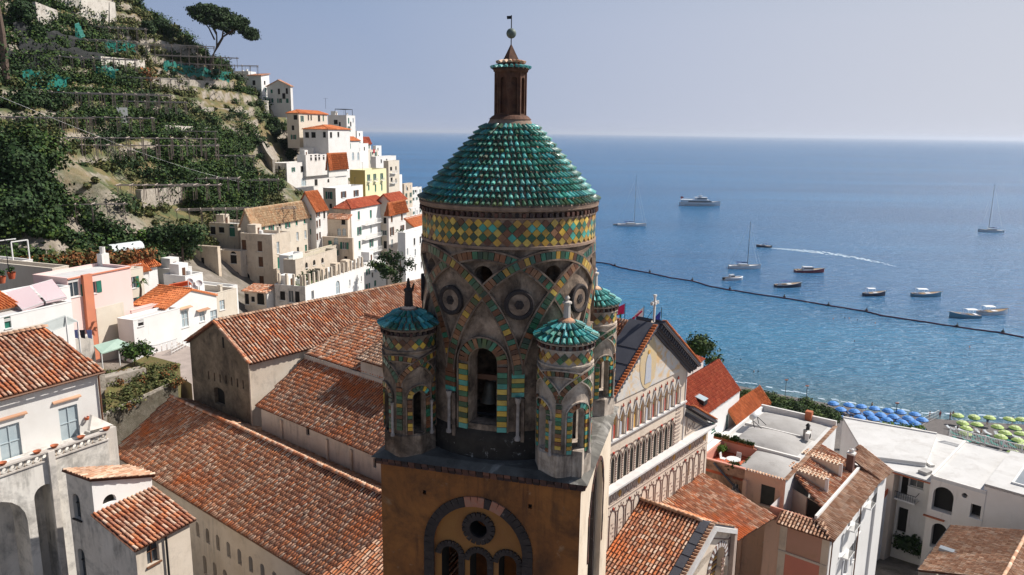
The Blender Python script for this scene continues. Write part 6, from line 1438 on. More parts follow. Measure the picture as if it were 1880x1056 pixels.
WH = HS('white house with an orange tiled gable roof and barred window', (303, 566), 98, 397, 243, 28, az=21.5, wm='plaster_clean', roof='gv', rh=1.5, rm='terra_org', ov=.15, F=W5((1380, 590, 1.1, 2.1, 'w'), (1508, 573, .9, 1.3, 'w'), (1650, 555, 1.2, 1.6, 'w')), lim=120, tw=.3, tc=.45,
   ab=lambda B, L, W: [MB().hexa([(q-1, -.45, z), (q+1, -.45, z), (q+1, -.01, z+.15), (q-1, -.01, z+.15), (q-1, -.45, z+.07), (q+1, -.45, z+.07), (q+1, -.01, z+.22), (q-1, -.01, z+.22)]).build('tile_hood', 'terra_pale', B.T) for q, z in (B.win_at((0, 0), (L, 0), 338, 566), B.win_at((0, 0), (L, 0), 371, 570))])
HS('low white annex left of the white gabled house', (244, 589), 93, 330, 215, 28, az=21.5, wm='plaster_clean', par=.2, F=[(258.6, 593, .8, .7, 'd')])
HS('pale pink lean to terrace between pink house and orange roof', (241, 571), 97, 302, 232, 28, az=21.5, wm='plaster_pink', par=.5)
TB = HS('white roof terrace house with dishes and parapets', (394, 540), 112, 434, 318, 26, az=21.5, wm='plaster_warm', rf='roof_grey', par=.7, F=[(408, 560, 1, 1.4, 'w')],
   ab=lambda B, L, W: MB().box(.5, L*.4, W*.45, W*.75, -.7, .9).build('roof_room', 'plaster_clean', B.T))
HS('white terrace level behind the roof dishes', (420, 528), 122, 436, 300, 28, az=21.5, wm='plaster_clean', rf='roof_grey', par=.9)
slab_thing('red_awning', 'small red corrugated roof on the white terrace', 'awning', [(310, 522, 40.6), (345, 515, 40.6), (352, 521, 39.8), (322, 527, 39.8)], 'terra_red', legs=4)
HS('small house with a bright orange hipped roof at the cliff foot', (256, 489), 118, 288, 222, 32, az=22, wm='plaster_clean', roof='hip', rh=1.8, rm='terra_org', F=[(270, 503, .7, 1, 'd')], tw=.32, tc=.5, lim=80)
HS('tiny orange roofed porch in front of the bright orange hipped roof', (252, 499), 113, 272, 241, 32, az=22, wm='plaster_white', roof='pF', rh=.8, rm='terra_org', Sd=[(247, 506, .7, 1.2, 'd')])
HS('white wall building with a blue grey side between orange roofs', (215, 500), 108, 262, 200, 32, az=21, wm='plaster_warm', F=[(230, 514, .7, .9, 'd')])
# garden strip, hedge and sheds at the foot of the cliff
p = PD(130, 478, 118); leaves('brown_hedge', [(p[0]-6+i*1.9, p[1]-3+i*1.3, p[2], 1.6, 1.2, 1.1, 260) for i in range(8)], .3, 'leaf_rust', None, label='long brown clipped hedge behind the white rooftops', cat='hedge')
p = PD(200, 462, 124); B = Bld('plastic_tunnel', 'white plastic covered garden tunnel at the cliff foot', 'greenhouse', p, 30); MB().lathe([(1.0, 0), (1.0, 5)], 12, a0=0, a1=180).build('cover', 'sheet_pale', B.T).matrix_local = mtx((0, 0, 0), (0, 1, 0), (0, 0, 1), (1, 0, 0), 1, 1, 1); B.finish()
# things on the roofs
def small(nm, lab, cat, px, py, d, fn, rz=0, group=None):
    t = thing(nm, lab, cat, PD(px, py, d), rz, group); fn(t); return t
def dish(t): MB().lathe([(.02, .0), (.25, .03), (.45, .12), (.46, .13)], 14).build('dish', 'frame_white', t).matrix_local = mtx((0, 0, .9), (1, 0, 0), (0, .5, .85), (0, -.85, .5), 1, 1, 1); MB().tube([(0, 0, 0), (0, .1, .9)], .04, 5).build('mast', 'iron', t)
for (x, y, l) in ((356, 537, 'leftmost of the white dishes on the terrace'), (366, 533, 'second white dish on the terrace next to the roof room'), (349, 530, 'white dish nearest to the small red roof')): small('satellite_dish', l, 'satellite dish', x, y, 108, dish, R(20), 'white dishes on the roof terrace')
def ant(t): MB().tube([(0, 0, 0), (0, 0, 3.4)], .045, 5).build('mast', 'iron', t); MB().bar((-.8, 0, 3.2), (.8, 0, 3.35), .04).bar((-.6, -.3, 3.2), (-.6, .3, 3.2), .03).bar((0, -.3, 3.3), (0, .3, 3.3), .03).bar((.6, -.3, 3.3), (.6, .3, 3.3), .03).build('aerial', 'iron', t)
for x, y, d, l in ((16, 498, 96, 'television aerial on the grey white rooftop at the left edge'), (468, 385, 160, 'television aerial standing behind the pale long roof'), (598, 200, 262, 'television aerial over the butterfly orange roof')): small('aerial', l, 'aerial', x, y, d, ant, R(30))
def pot(t, m='leaf_dark'): MB().lathe([(.28, 0), (.42, .7), (.46, .72)], 12).build('pot', 'terra_red', t); leaves('plant', [(0, 0, 1.1, .5, .5, .4, 90)], .16, m, t)
for x, y, d, l in ((4, 520, 96, 'terracotta pot with a dry plant at the far left edge'), (22, 512, 98, 'taller terracotta pot on the terrace near the left edge')): small('flower_pot', l, 'flower pot', x, y, d, pot)
def palm(t):
    MB().tube([(0, 0, 0), (.1, 0, .8), (.05, 0, 1.5)], [.14, .12, .10], 6).build('trunk', 'bark', t); b = MB()
    for i in range(14):
        a = i*2.4; c, s_ = math.cos(a), math.sin(a); up = .5 if i % 2 else .15
        p0 = np.array([.05, 0, 1.5]); p1 = p0+[c*.6, s_*.6, up]; p2 = p0+[c*1.05, s_*1.05, up-.45]; w = np.array([-s_, c, 0])*.13
        b.face([p0, p1-w, p1+w]); b.face([p1-w, p2, p1+w])
    b.build('fronds', 'leaf_lemon', t)
small('palm', 'little palm in front of the orange gable roof', 'palm', 258, 545, 92, palm)
p = PD(760, 510, 140)
tree('creeper', 'dark green creeper hanging over the wall under the planted terrace', PD(735, 505, 143), 4, [(RNG.normal()*1.6, 0, RNG.random()*5-1, 1.1, .7, 1.1, 160) for i in range(9)], 'leaf_dark', .3, cat='plant')
leaves('ivy', [(float(q[0]), float(q[1]), float(q[2]), 1.6, .7, .8, 200) for q in [PD(688+i*6, 485+i*3.0, 147) for i in range(6)]], .3, 'leaf_lemon', None, kind='stuff', label='green ivy along the wall top above the creeper')
small('palm', 'spiky palm on the planted roof terrace beside the palazzo', 'palm', 733, 440, 150, palm)
# curved boundary wall above the middle row
pw_ = [PD(*q) for q in ((460, 236, 245), (478, 258, 240), (490, 280, 236), (500, 293, 233))]; o = pw_[0]; t = thing('boundary_wall', 'grey boundary wall stepping down beside the wide white house', 'wall', o); b = MB()
for a, c in zip(pw_, pw_[1:]): a = a-o; c = c-o; b.hexa([a-[0, 0, 9], c-[0, 0, 9], c+[.5, .6, -9], a+[.5, .6, -9], a, c, c+[.5, .6, 0], a+[.5, .6, 0]])
b.build('wall', 'rubble', t)
# laundry on a line
mat('cloth_white', (.72, .71, .70), None); mat('cloth_dark', (.02, .02, .03), None); mat('cloth_blue', (.16, .20, .42), None)
a = P(255, 640, 35.9); c = P(325, 622, 35.9); t = thing('clothesline', 'clothesline with white sheets hanging before the low white annex', 'clothesline', a); d = c-a; MB().tube([(0, 0, 0), d*.5-[0, 0, .15], d], .02, 4).build('line', 'iron', t)
for i in range(7): q = d*(i+.2)/7.2; e = d/7.2*.8; MB().extr([q, q+e, q+e-[0, 0, 1.5], q-[0, 0, 1.5]], (.02, .02, 0)).build('sheet', 'cloth_white', t)
a = P(133, 606, 39.7); t = thing('laundry', 'blue and dark laundry hung by the brick chimney below the pilaster', 'laundry', a)
for i, m in enumerate(('cloth_blue', 'cloth_dark', 'cloth_blue')): MB().extr([(i*.7, 0, 0), (i*.7+.55, 0, .05), (i*.7+.5, 0, -.9), (i*.7+.1, 0, -.8)], (0, .03, 0)).build('cloth', m, t)
a = P(272, 634, 36.0); t = thing('black_cloth', 'black garment hanging among the white sheets', 'laundry', a); MB().extr([(-.4, 0, 0), (.4, 0, 0), (.3, 0, -.7), (.05, 0, -.4), (-.25, 0, -.75)], (0, .03, 0)).build('cloth', 'cloth_dark', t)

HS('white terraced house at the foot of the dark rock left of the beige blocks', (322, 496), 124, 352, 286, 30, az=21.5, wm='plaster_white', rf='roof_grey', F=[(335, 508, .8, 1.2, 'd')])
HS('low white wall house between orange roofs and the beige blocks', (340, 508), 118, 372, 300, 30, az=21.5, wm='plaster_clean', rf='roof_grey', par=.3)
tree('tree', 'dark tree in the shaded gully left of the stained beige block', PD(335, 475, 136), 4, [(RNG.normal()*2, RNG.normal()*1.5, 2+RNG.random()*3, 1.9, 1.9, 1.5, 260) for i in range(10)], 'leaf_dark', .35)
# ================================================================== white buildings at the lower left
def build_C():
    o = P(177, 678, 45); B = Bld('white_house', 'large white house with tall grey windows and a worn terracotta roof at the left edge', 'house', o, 30.7, wm='plaster_white')
    U0 = -20; Wd = 4.9
    B.roof([(U0, -.35, -.1), (.3, -.35, -.1), (-.2, Wd, 2.0), (U0, Wd, 2.0)], m='terra2', w=.27, course=.40, limit=300, cover=.62)
    B.roof([(-.2, 9.5, 0), (U0, 9.5, 0), (U0, Wd, 2.0), (-.2, Wd, 2.0)], m='terra2', w=.27, limit=0, pans=False)
    ridge_tiles((U0, Wd, 2.1), (-.2, Wd, 2.1), B.T, 'terra_pale', w=.28); MB().box(U0, -.2, Wd+.1, Wd+.5, 1.6, 2.25).build('ridge_wall', 'plaster_cream', B.T)
    B.depth = .12
    mp = B.wall((U0, 0), (0, 0), -4.2, -.12, [(127.5, 776, 1.15, 2.1, 'w'), (19.4, 812, 1.15, 2.1, 'w')], fm='frame_grey') if mat('frame_grey', (.40, .46, .48), None, rough=.5) else 0
    B.wall((0, 0), (0, 9), -12, -.12); B.mb().face([(0, 0, -.12), (0, 9, -.12), (-.2, Wd, 1.9)])
    for x, y in ((122, 734), (20, 766)):
        q, z = B.win_at((U0, 0), (0, 0), x, y); q += U0; MB().hexa([(q-.85, -.14, z-.04), (q+.85, -.14, z-.04), (q+.85, -.003, z+.02), (q-.85, -.003, z+.02), (q-.85, -.14, z+.03), (q+.85, -.14, z+.03), (q+.85, -.003, z+.12), (q-.85, -.003, z+.12)]).build('window_hood', 'terra_pale', B.T)
    MB().tube([(U0, -.42, -.2), (.3, -.42, -.2)], .07, 6).tube([(.0, -.42, -.2), (.02, -.1, -.45), (.02, -.1, -3.6), (.15, -.2, -4.2)], .055, 6).build('gutter', 'frame_wood', B.T)
    q, z = B.win_at((U0, 0), (0, 0), 158, 770); q += U0; MB().lathe([(.12, 0), (.16, .14), (.13, .2)], 8, c=(q, -.12, z)).build('wall_pot', 'terra_red', B.T)
    # terrace in front with ringed balustrade
    v0 = -2.45; zt = 41.8-45; L2, R2 = U0, -1.1
    tw = B.mb('plaster_terrace') if mat('plaster_terrace', (.74, .70, .64), (.66, .61, .54), .5, .9, bump=.2, stain=(.12, .11, .10), stf=.42, streak=.6) else 0
    mp = frameF(v0, -1)
    c1 = B.fr.onF(86, 930, v0); c2 = B.fr.onF(8, 980, v0)
    panel(tw, L2, R2, -16, zt-.55, [(c1[0]-.62, c1[0]+.62, -15.9, c1[1]+1.35, 'arch'), (c2[0]-2.2, c2[0]+1.25, -15.9, B.fr.onF(40, 905, v0)[1], 'arch')], 1.6, mp)
    MB().face([(L2, v0+1.6, -16), (R2, v0+1.6, -16), (R2, v0+1.6, zt-.6), (L2, v0+1.6, zt-.6)]).build('alcove_back', 'plaster_old', B.T)
    tw.face([(R2, v0, -16), (R2, 0, -16), (R2, 0, zt-.55), (R2, v0, zt-.55)]); tw.box(L2, R2, v0+.01, -.01, zt-1.0, zt-.7)
    MB().box(L2, R2+.05, v0-.14, v0+.22, zt-.06, zt+.04).build('coping', 'stone_white', B.T); MB().box(L2, R2+.03, v0-.08, v0+.18, zt-.58, zt-.5).build('plinth', 'stone_white', B.T)
    for i in range(30):
        x = R2-.3-i*.43
        r = MB().lathe([(.12, -.05), (.20, -.05), (.20, .05), (.12, .05), (.12, -.05)], 14).build('ring', 'plaster_terrace', B.T); r.matrix_local = mtx((x, v0+.05, zt-.28), (1, 0, 0), (0, 0, 1), (0, -1, 0), 1, 1, 1)
        MB().extr([(x+.21, v0, zt-.5), (x+.24, v0, zt-.28), (x+.21, v0, zt-.06), (x+.17, v0, zt-.28)], (0, .1, 0)).build('spindle', 'plaster_beige', B.T)
    x = B.fr.onF(93, 850, v0)[0]; MB().box(x-.18, x+.18, v0-.22, v0-.004, -14, zt-.02).build('buttress', 'plaster_old', B.T)
    MB().box(R2-.02, R2+.9, -1.9, -.6, zt-6, zt-.15).extr([(R2-.6, -1.6, zt), (R2+.9, -1.6, zt-.1), (R2+.2, -.6, zt+.55)], (0, .25, 0)).build('stair_block', 'plaster_old', B.T)
    B.finish(); return B, v0, zt
CB, _v0, _zt = build_C()
for i, (px, py, l) in enumerate([(5, 853, 'terracotta bowl on the white balustrade at the left edge'), (68, 828, 'terracotta bowl second from the left edge on the white balustrade'), (100, 822, 'terracotta bowl in the middle of the white balustrade'), (149, 804, 'terracotta bowl on the balustrade under the right grey window'), (195, 787, 'terracotta bowl at the right end of the white balustrade')]):
    q = CB.fr.onF(px, py, _v0); p = CB.fr.wor((q[0], _v0, _zt+.04)); t = thing('terracotta_bowl', l, 'flower pot', p, 0, 'terracotta bowls on the balustrade'); MB().lathe([(.10, 0), (.20, .12), (.22, .17), (.17, .15), (.02, .06)], 14).build('bowl', 'terra_pot', t) if mat('terra_pot', (.42, .13, .06), None) else 0
def build_C3():
    z0 = 38.4; o = P(248, 1004, z0); B = Bld('chapel', 'small weathered grey chapel with two tiled roofs and arched leaded windows at lower left', 'chapel', o, 28.0, wm='plaster_cream')
    L = B.fr.upx(347); 
    v1, zz1 = B.fr.onS(177, 945); k = zz1/v1; _, ztop = B.fr.onS(154, 875); lv, _z = B.fr.onS(121, 863); lv = max(lv, v1+1.2)
    vt = v1+.15; zt = k*vt
    B.roof([(-.18, -.25, -k*.25), (L+.3, -.25, -k*.25), (L+.3, vt, zt), (-.18, vt, zt)], m='terra2', w=.25, course=.38, limit=260, cover=.66)
    B.depth = .22
    S_ = [(141, 930, .62, 1.5, 'b', 'arch'), (151, 1036, .62, 1.9, 'b', 'arch')]
    V = lv+.05; ue, ze2 = B.fr.onF(278, 873, vt)
    ze2 = min(ze2, ztop-.3)
    a = B.wall((0, V), (0, vt), -14, ztop, S_, m='plaster_old', fm='iron'); B.wall((0, vt), (0, 0), -14, -.05, m='plaster_old')
    B.mb('plaster_old').face([(0, 0, -.05), (0, vt, zt-.08), (0, vt, -.05)])
    B.wall((0, 0), (L, 0), -14, -.12, [(281, 1015, .75, 1.25, 'b', 'arch')], fm='frame_wood'); B.wall((L, 0), (L, V), -14, -.1)
    # upper block with half round window
    L2 = max(ue, L*.8)
    B.wall((0, vt), (L2, vt), -.1, ze2, [(200, 908, .8, .5, 'o', 'arch')], m='plaster_clean'); B.wall((L2, vt), (L2, V), -6, ze2); B.mb('plaster_clean').face([(0, vt, ze2), (L2, vt, ze2), (0, vt, ztop)])
    B.roof([(L2+.15, vt-.15, ze2+.0), (L2+.15, V+.1, ze2+.0), (-.12, V+.1, ztop+.05), (-.12, vt-.15, ztop+.05)], m='terra_pale', w=.25, limit=120)
    for px, py in ((141, 930), (281, 1015)):
        pass
    MB().tube([(L*.52, -.12, -.2), (L*.52, -.12, -10)], .06, 6).build('downpipe', 'iron', B.T)
    MB().box(-.02, .10, -.0, .06, 0, 0.001).build('trim', 'plaster_old', B.T)
    B.finish(); return B
C3 = build_C3()
# ---- garden bank with stone wall between the white house and the church
def build_garden():
    mat('grass_bank', (.12, .12, .035), (.17, .12, .055), 1.2, .95, bump=.8, bsc=7, bdist=.1)
    pts = [P(196, 762, 35.2), P(242, 741, 35.4), P(326, 702, 36)]; back = [P(330, 668, 36.6), P(270, 652, 36.8), P(190, 690, 36.6)]
    o = pts[0]; t = thing('garden_bank', 'overgrown garden bank behind a stone wall between white house and church', 'garden', o)
    b = MB(); allp = [p-o for p in pts+back]; b.extr(allp, (0, 0, -9)); b.build('earth', 'grass_bank', t)
    w = MB()
    for a, c in zip(pts, pts[1:]): a = a-o; c = c-o; n_ = np.array([-.3, -.5, 0]); w.hexa([a+n_-[0, 0, 10], c+n_-[0, 0, 10], c-[0, 0, 10], a-[0, 0, 10], a+n_+[0, 0, .25], c+n_+[0, 0, .25], c+[0, 0, .25], a+[0, 0, .25]])
    w.build('stone_wall', 'rubble', t)
    g = []
    for i in range(60): f = RNG.random(); h_ = RNG.random(); q = (allp[0]*(1-f)+allp[2]*f)*(1-h_)+(allp[5]*(1-f)+allp[3]*f)*h_; g.append((q[0], q[1], q[2]+.15, .7, .7, .35, 90))
    leaves('weeds', g, .16, 'leaf_olive', t, kind='stuff'); leaves('rusty_weeds', [(q[0]+.5, q[1], q[2], .5, .5, .4, 70) for q in g[::4]], .15, 'leaf_rust', t, kind='stuff')
build_garden()
tree('bush', 'bright leafy bush on the garden bank beside the church', P(246, 668, 36.8), 1.6, [(RNG.normal()*.6, RNG.normal()*.5, 1+RNG.random()*.8, .8, .8, .6, 200) for i in range(8)], 'leaf_lemon', .2, cat='bush', r=.07)
t = thing('paved_terrace', 'pinkish paved terrace with a white railing left of the dark gabled church', 'terrace', P(350, 690, 34.5)); q = [P(*p)-P(350, 690, 34.5) for p in ((272, 655, 34.9), (352, 705, 34.9), (356, 640, 34.9), (300, 618, 34.9))]; MB().extr(q, (0, 0, -6)).build('paving', 'terrace_pave', t) if mat('terrace_pave', (.40, .33, .29), (.30, .25, .22), .8, .9) else 0
r = MB(); a = P(315, 652, 34.9)-P(350, 690, 34.5); c = P(352, 632, 34.9)-P(350, 690, 34.5)
for h_ in (.3, .65, 1.0): r.bar(a+[0, 0, h_], c+[0, 0, h_], .05)
for i in range(8): q = a+(c-a)*i/7; r.bar(q, q+[0, 0, 1], .05)
r.build('railing', 'frame_white', t)
B = Bld('rubble_wall', 'rough stone wall beside the garden bank under the green shed roof', 'wall', P(212, 690, 37), 35, wm='rubble'); B.box(-1, 3, 0, 1.2, -6, 0); B.box(-4, -1.2, -.5, .8, -6, .9); B.finish()
B = Bld('ruined_wall', 'grey crumbling wall rising behind the ridge of the white house roof', 'wall', P(150, 620, 38.5), 30, wm='plaster_old'); B.box(-3, 1.2, 0, 1.0, -8, 0); B.finish()
t = thing('brick_chimney', 'brick chimney pot by the laundry left of the pilaster foot', 'chimney', P(119, 612, 38)); MB().box(-.2, .2, -.2, .2, -3, 0).box(-.32, .32, -.32, .32, 0, .25).build('stack', 'terra_pot', t)
t = thing('chimney_pipe', 'thin rusty chimney pipe above the white house roof at left', 'chimney', P(20, 600, 41)); MB().tube([(0, 0, -3), (0, 0, .4)], .12, 8).build('pipe', 'terra_pot', t)
# ================================================================== right hand buildings
FG = FC.fr
def onslope(B, x, y, k, z0=0.0, ax='v'):
    d = ray(x, y); n = -(B.fr.v if ax == 'v' else B.fr.u)*k+np.array([0, 0, 1.0]); o = B.fr.o+np.array([0, 0, z0]); t = ((o-CP)@n)/(d@n); return B.fr.loc(CP+d*t)
# ---- atrium roofs in front of the facade
def build_atrium():
    u0, z0 = FG.onF(1175, 919); o = FG.wor((u0, 0, z0)); fr_az = 129.5
    B = Bld('atrium', 'striped atrium with a brown tiled gable roof and arched front, right of the tower foot', 'porch', o, fr_az, wm='facade_stone')
    L = 5.7; k = .48; W2 = 6.5; lw = 4.75
    B.roof([(.05, -W2, -k*W2), (lw, -W2, -k*W2), (lw, 0, 0), (.05, 0, 0)], m='terra', w=.25, course=.36, limit=300, cover=.62)
    B.roof([(lw, 3.6, -k*3.6), (.05, 3.6, -k*3.6), (.05, 0, 0), (lw, 0, 0)], m='terra', w=.25, limit=0, pans=False)
    ridge_tiles((.05, 0, .09), (lw+.1, 0, .09), B.T, 'terra_pale', w=.30, l=.42); ridge_tiles((.05, .15, .02), (lw, .15, .02), B.T, 'terra_pale', w=.26)
    # lead coping over the front gable, tile edge and cornice
    for sg in (-1, 1):
        Wd = W2 if sg < 0 else 3.6
        MB().hexa([(lw+.02, 0, .10), (L, 0, .10), (L, sg*Wd, .10-k*Wd), (lw+.02, sg*Wd, .10-k*Wd), (lw+.02, 0, .20), (L, 0, .20), (L, sg*Wd, .20-k*Wd), (lw+.02, sg*Wd, .20-k*Wd)]).build('lead_coping', 'lead', B.T)
        n = int(Wd/.24); d = np.array([0, sg, -k], float); d /= np.linalg.norm(d)
        for i in range(n): q = np.array([L+.1, 0, .22])+d*(i+.5)*.26; link('edge_tile', tile_mesh(.19, .36, 'terra_pale'), B.T, mtx=mtx(q, d*sg, (-1, 0, 0), np.cross(d*sg, (-1, 0, 0)), 1, 1, 1))
        for i in range(1, 6): MB().hexa([(lw+.05, sg*(i*.9), .2-k*i*.9), (L-.02, sg*(i*.9), .2-k*i*.9), (L-.02, sg*(i*.9+.05), .2-k*(i*.9+.05)), (lw+.05, sg*(i*.9+.05), .2-k*(i*.9+.05)), (lw+.05, sg*(i*.9), .24-k*i*.9), (L-.02, sg*(i*.9), .24-k*i*.9), (L-.02, sg*(i*.9+.05), .24-k*(i*.9+.05)), (lw+.05, sg*(i*.9+.05), .24-k*(i*.9+.05))]).build('seam', 'lead', B.T)
        MB().hexa([(L-.3, 0, -.25), (L+.25, 0, -.25), (L+.25, sg*Wd, -.25-k*Wd), (L-.3, sg*Wd, -.25-k*Wd), (L-.3, 0, .09), (L+.25, 0, .09), (L+.25, sg*Wd, .09-k*Wd), (L-.3, sg*Wd, .09-k*Wd)]).build('raking_cornice', 'marble', B.T)
    # front gable wall (faces right): local plane x=L-.2
    xf = L-.15; g = B.mb(); g.face([(xf, -W2, -k*W2-.2), (xf, 3.6, -k*3.6-.2), (xf, 0, -.2)])
    mp = lambda s, z, d: (xf+d, s, z)
    cc, cz = None, None
    d_ = ray(1318, 1020); t_ = ((B.fr.wor((xf, 0, 0))-CP)@B.fr.u)/(d_@B.fr.u); q = B.fr.loc(CP+d_*t_); cc, cz = q[1], q[2]
    panel(g, -W2, 3.6, -14, -k*3.6-.2, [(cc-1.15, cc+1.15, -13, min(cz+.9, -k*3.6-.5), 'arch'), (2.2, 3.2, -13, -4.2, 'arch')], 1.0, mp)
    g.face([(xf, -W2, -k*3.6-.2), (xf, 0, -k*3.6-.2), (xf, -W2, -k*W2-.2)])
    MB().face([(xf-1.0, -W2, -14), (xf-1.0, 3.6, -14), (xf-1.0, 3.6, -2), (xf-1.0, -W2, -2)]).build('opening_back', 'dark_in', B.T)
    # striped voussoirs and courses
    it = []; zc = min(cz+.9, -k*3.6-.5)-1.15
    for i in range(22):
        t = math.pi*(i+.5)/22; it.append((mtx((xf+.03, cc+1.38*math.cos(t), zc+1.38*math.sin(t)), (0, math.cos(t), math.sin(t)), (0, -math.sin(t), math.cos(t)), (1, 0, 0), .42, .19, .08), 'facade_dark' if i % 2 else 'marble'))
    for j in range(26):
        for (a, b_) in ((cc+1.2, 2.1), (-W2+.1, cc-1.2)):
            it.append((mtx((xf+.01, (a+b_)/2, zc-.1-.3*j), (0, 1, 0), (0, 0, 1), (1, 0, 0), abs(b_-a), .13, .05), 'facade_dark'))
    for j in range(9): it.append((mtx((xf-.5, cc, zc+.7-.28*j), (0, 1, 0), (0, 0, 1), (1, 0, 0), 2.0, .12, .06), 'ochre_niche' if j % 2 else 'facade_dark'))
    place_pieces(it, B.T, 'stripe_stone', B.pw, limit=120)
    fm = MB()
    for (a, b_) in (((xf+.02, cc+1.7, -2.2), (xf+.02, 3.3, -2.2)), ((xf+.02, cc+1.7, -2.2), (xf+.02, cc+1.7, -3.6)), ((xf+.02, 3.3, -2.2), (xf+.02, 3.3, -4)), ((xf+.02, cc+1.7, -3.6), (xf+.02, 3.3, -3.6)), ((xf+.02, -.2, -.8), (xf+.02, 3.0, -2.25)), ((xf+.02, .2, -.8), (xf+.02, -3, -2.2))): fm.bar(a, b_, .06, .06)
    for i in range(3): y = cc+1.95+i*.45; fm.bar((xf+.02, y, -2.6), (xf+.02, y+.18, -2.9), .05).bar((xf+.02, y+.18, -2.9), (xf+.02, y, -3.2), .05).bar((xf+.02, y, -3.2), (xf+.02, y-.18, -2.9), .05).bar((xf+.02, y-.18, -2.9), (xf+.02, y, -2.6), .05)
    fm.build('inlay_lines', 'facade_dark', B.T, kind='stuff')
    # right flank in black and white arches
    B.wall((xf, 3.6), (.0, 3.6), -14, -k*3.6-.2) ; MB().box(xf-.1, xf+.35, 3.3, 3.75, -14, -k*3.6+.1).build('corner_pier', 'facade_grey', B.T)
    # hipped lower roof at the tower side
    B.roof([(-.1, -W2-.2, -k*W2-.6), (3.2, -11, -k*W2-1.6), (lw, -W2, -k*W2), (.0, -W2+.2, -k*W2)], m='terra', w=.25, limit=60)
    # small lower roof against the tower
    q0 = B.L(1108, 1010, 30.2); B.roof([(q0[0]-1.5, q0[1]-5, -5.2), (q0[0]+3.2, q0[1]-5, -5.2), (q0[0]+3.2, q0[1]+.3, -3.6), (q0[0]-1.5, q0[1]+.3, -3.6)], m='terra_pale', w=.25, limit=80)
    # lean-to roof between facade and brown house
    kk = -.27; z1 = FG.onF(1255, 893)[1]-z0
    a = (0.05, 4.3, z1); pl = [onslope(B, x, y, kk, z1, 'u') for x, y in ((1395, 976), (1413, 962), (1284, 869), (1222, 919))]
    xE = (pl[0][0]+pl[1][0])/2
    y0 = .5; y1 = max(pl[1][1], pl[2][1]+.3)
    xe0 = 5.55; B.roof([(xe0, 3.4, z1+kk*xe0), (xE, y1, z1+kk*xE), (.05, y1, z1), (.05, y0, z1)], m='terra', w=.25, course=.36, limit=300, cover=.62)
    B.finish(); return B
AT = build_atrium()
# ---- brown walled house with vaulted white roofs
def build_K():
    mat('peach_stained', (.50, .30, .20), (.40, .23, .15), .5, .9, bump=.3, bsc=8, stain=(.05, .035, .03), stf=.52, streak=.5)
    o = P(1443, 881, 33); B = Bld('vaulted_house', 'peach coloured house with white vaulted roofs and a dark shuttered window', 'house', o, 37, wm='plaster_clean')
    W = B.fr.vpx(1287); L = 15.0
    vm = B.fr.vpx(1368)
    B.depth = .16
    B.wall((0, W), (0, vm), -20, -.12, [(1349.5, 895.5, .55, .7, 'b')], m='peach_stained'); B.wall((0, vm), (0, 0), -20, -.12, [(1408.8, 910.5, 1.15, 1.75, 'k'), (1417, 984, 1.2, 1.5, 'w')], m='plaster_peach', sm='shut_dark', fm='plaster_cream')
    B.wall((0, 0), (L, 0), -20, -.12); B.wall((L, 0), (L, W), -20, -.12); B.wall((L, W), (0, W), -20, -.12)
    # vault roofs
    def vault(x0, x1, y0, y1, h, m='roof_grey'):
        b = MB(); n = 10; g = lambda i, j: ((x0+(x1-x0)*i/n), (y0+(y1-y0)*j/n), -.10+h*math.sin(math.pi*i/n)**.6*math.sin(math.pi*j/n)**.6)
        i0 = b.pts([g(i, j) for i in range(n+1) for j in range(n+1)])
        for i in range(n):
            for j in range(n): k = i0+i*(n+1)+j; b.f.append((k, k+n+1, k+n+2, k+1)); b.m.append(0)
        b.build('roof_vault', m, B.T, smooth=True)
    MB().box(.02, L, .02, vm, -.5, -.12).box(4.6, L, vm, W-.02, -.5, -.121).build('roof_slab', 'roof_white', B.T)
    vault(.25, 4.6, .25, vm+.6, .42); vault(5.0, 9.8, .8, W-.8, .65); vault(10, L-.5, .6, W-.5, .4)
    MB().box(4.62, 4.85, .3, W, -.2, .18).box(9.8, 9.95, 1.6, W-.2, -.2, .1).box(L-.25, L, 0, W, -.2, .45).box(5, L-.25, W-.22, W, -.2, .3).build('parapet', 'plaster_white', B.T)
    # tile edge along front and side
    for i in range(int(vm/.25)): link('edge_tile', tile_mesh(.2, .36, 'terra_pale'), B.T, mtx=mtx((-.16, .12+i*.25, -.06), (0, -1, 0), (1, 0, 0), (0, 0, 1), 1, 1, 1))
    for i in range(int((L-.2)/.25)): link('edge_tile', tile_mesh(.2, .36, 'terra_pale'), B.T, mtx=mtx((.12+i*.25, -.16, -.06), (1, 0, 0), (0, 1, 0), (0, 0, 1), 1, 1, 1))
    # sunk roof terrace with coping
    MB().box(0.0, 4.6, vm+.02, W-.02, -1.2, -.95).build('terrace_floor', 'terra_red', B.T)
    MB().box(-.06, .2, vm, W, -.12, -.02).box(4.4, 4.62, vm+.61, W, -.9, .02).box(.2, 4.4, W-.18, W, -.9, .0).build('terrace_coping', 'coping_pink', B.T) if mat('coping_pink', (.62, .30, .22), (.56, .26, .20), 2, .8) else 0
    MB().tube([(-.14, W-1.2, -.2), (-.16, vm+.2, -2.2), (-.16, vm-.1, -2.4), (-.16, vm-.1, -8)], .09, 6).build('drain_pipe', 'lead', B.T)
    MB().box(-.35, -.003, vm-.3, vm+.0, -20, -.9).build('pilaster', 'plaster_peach', B.T)
    B.finish(); B.W = W; B.vm = vm; B.Lk = L; return B
K = build_K()
def kpt(x, y, z): return K.fr.wor((x, y, z))
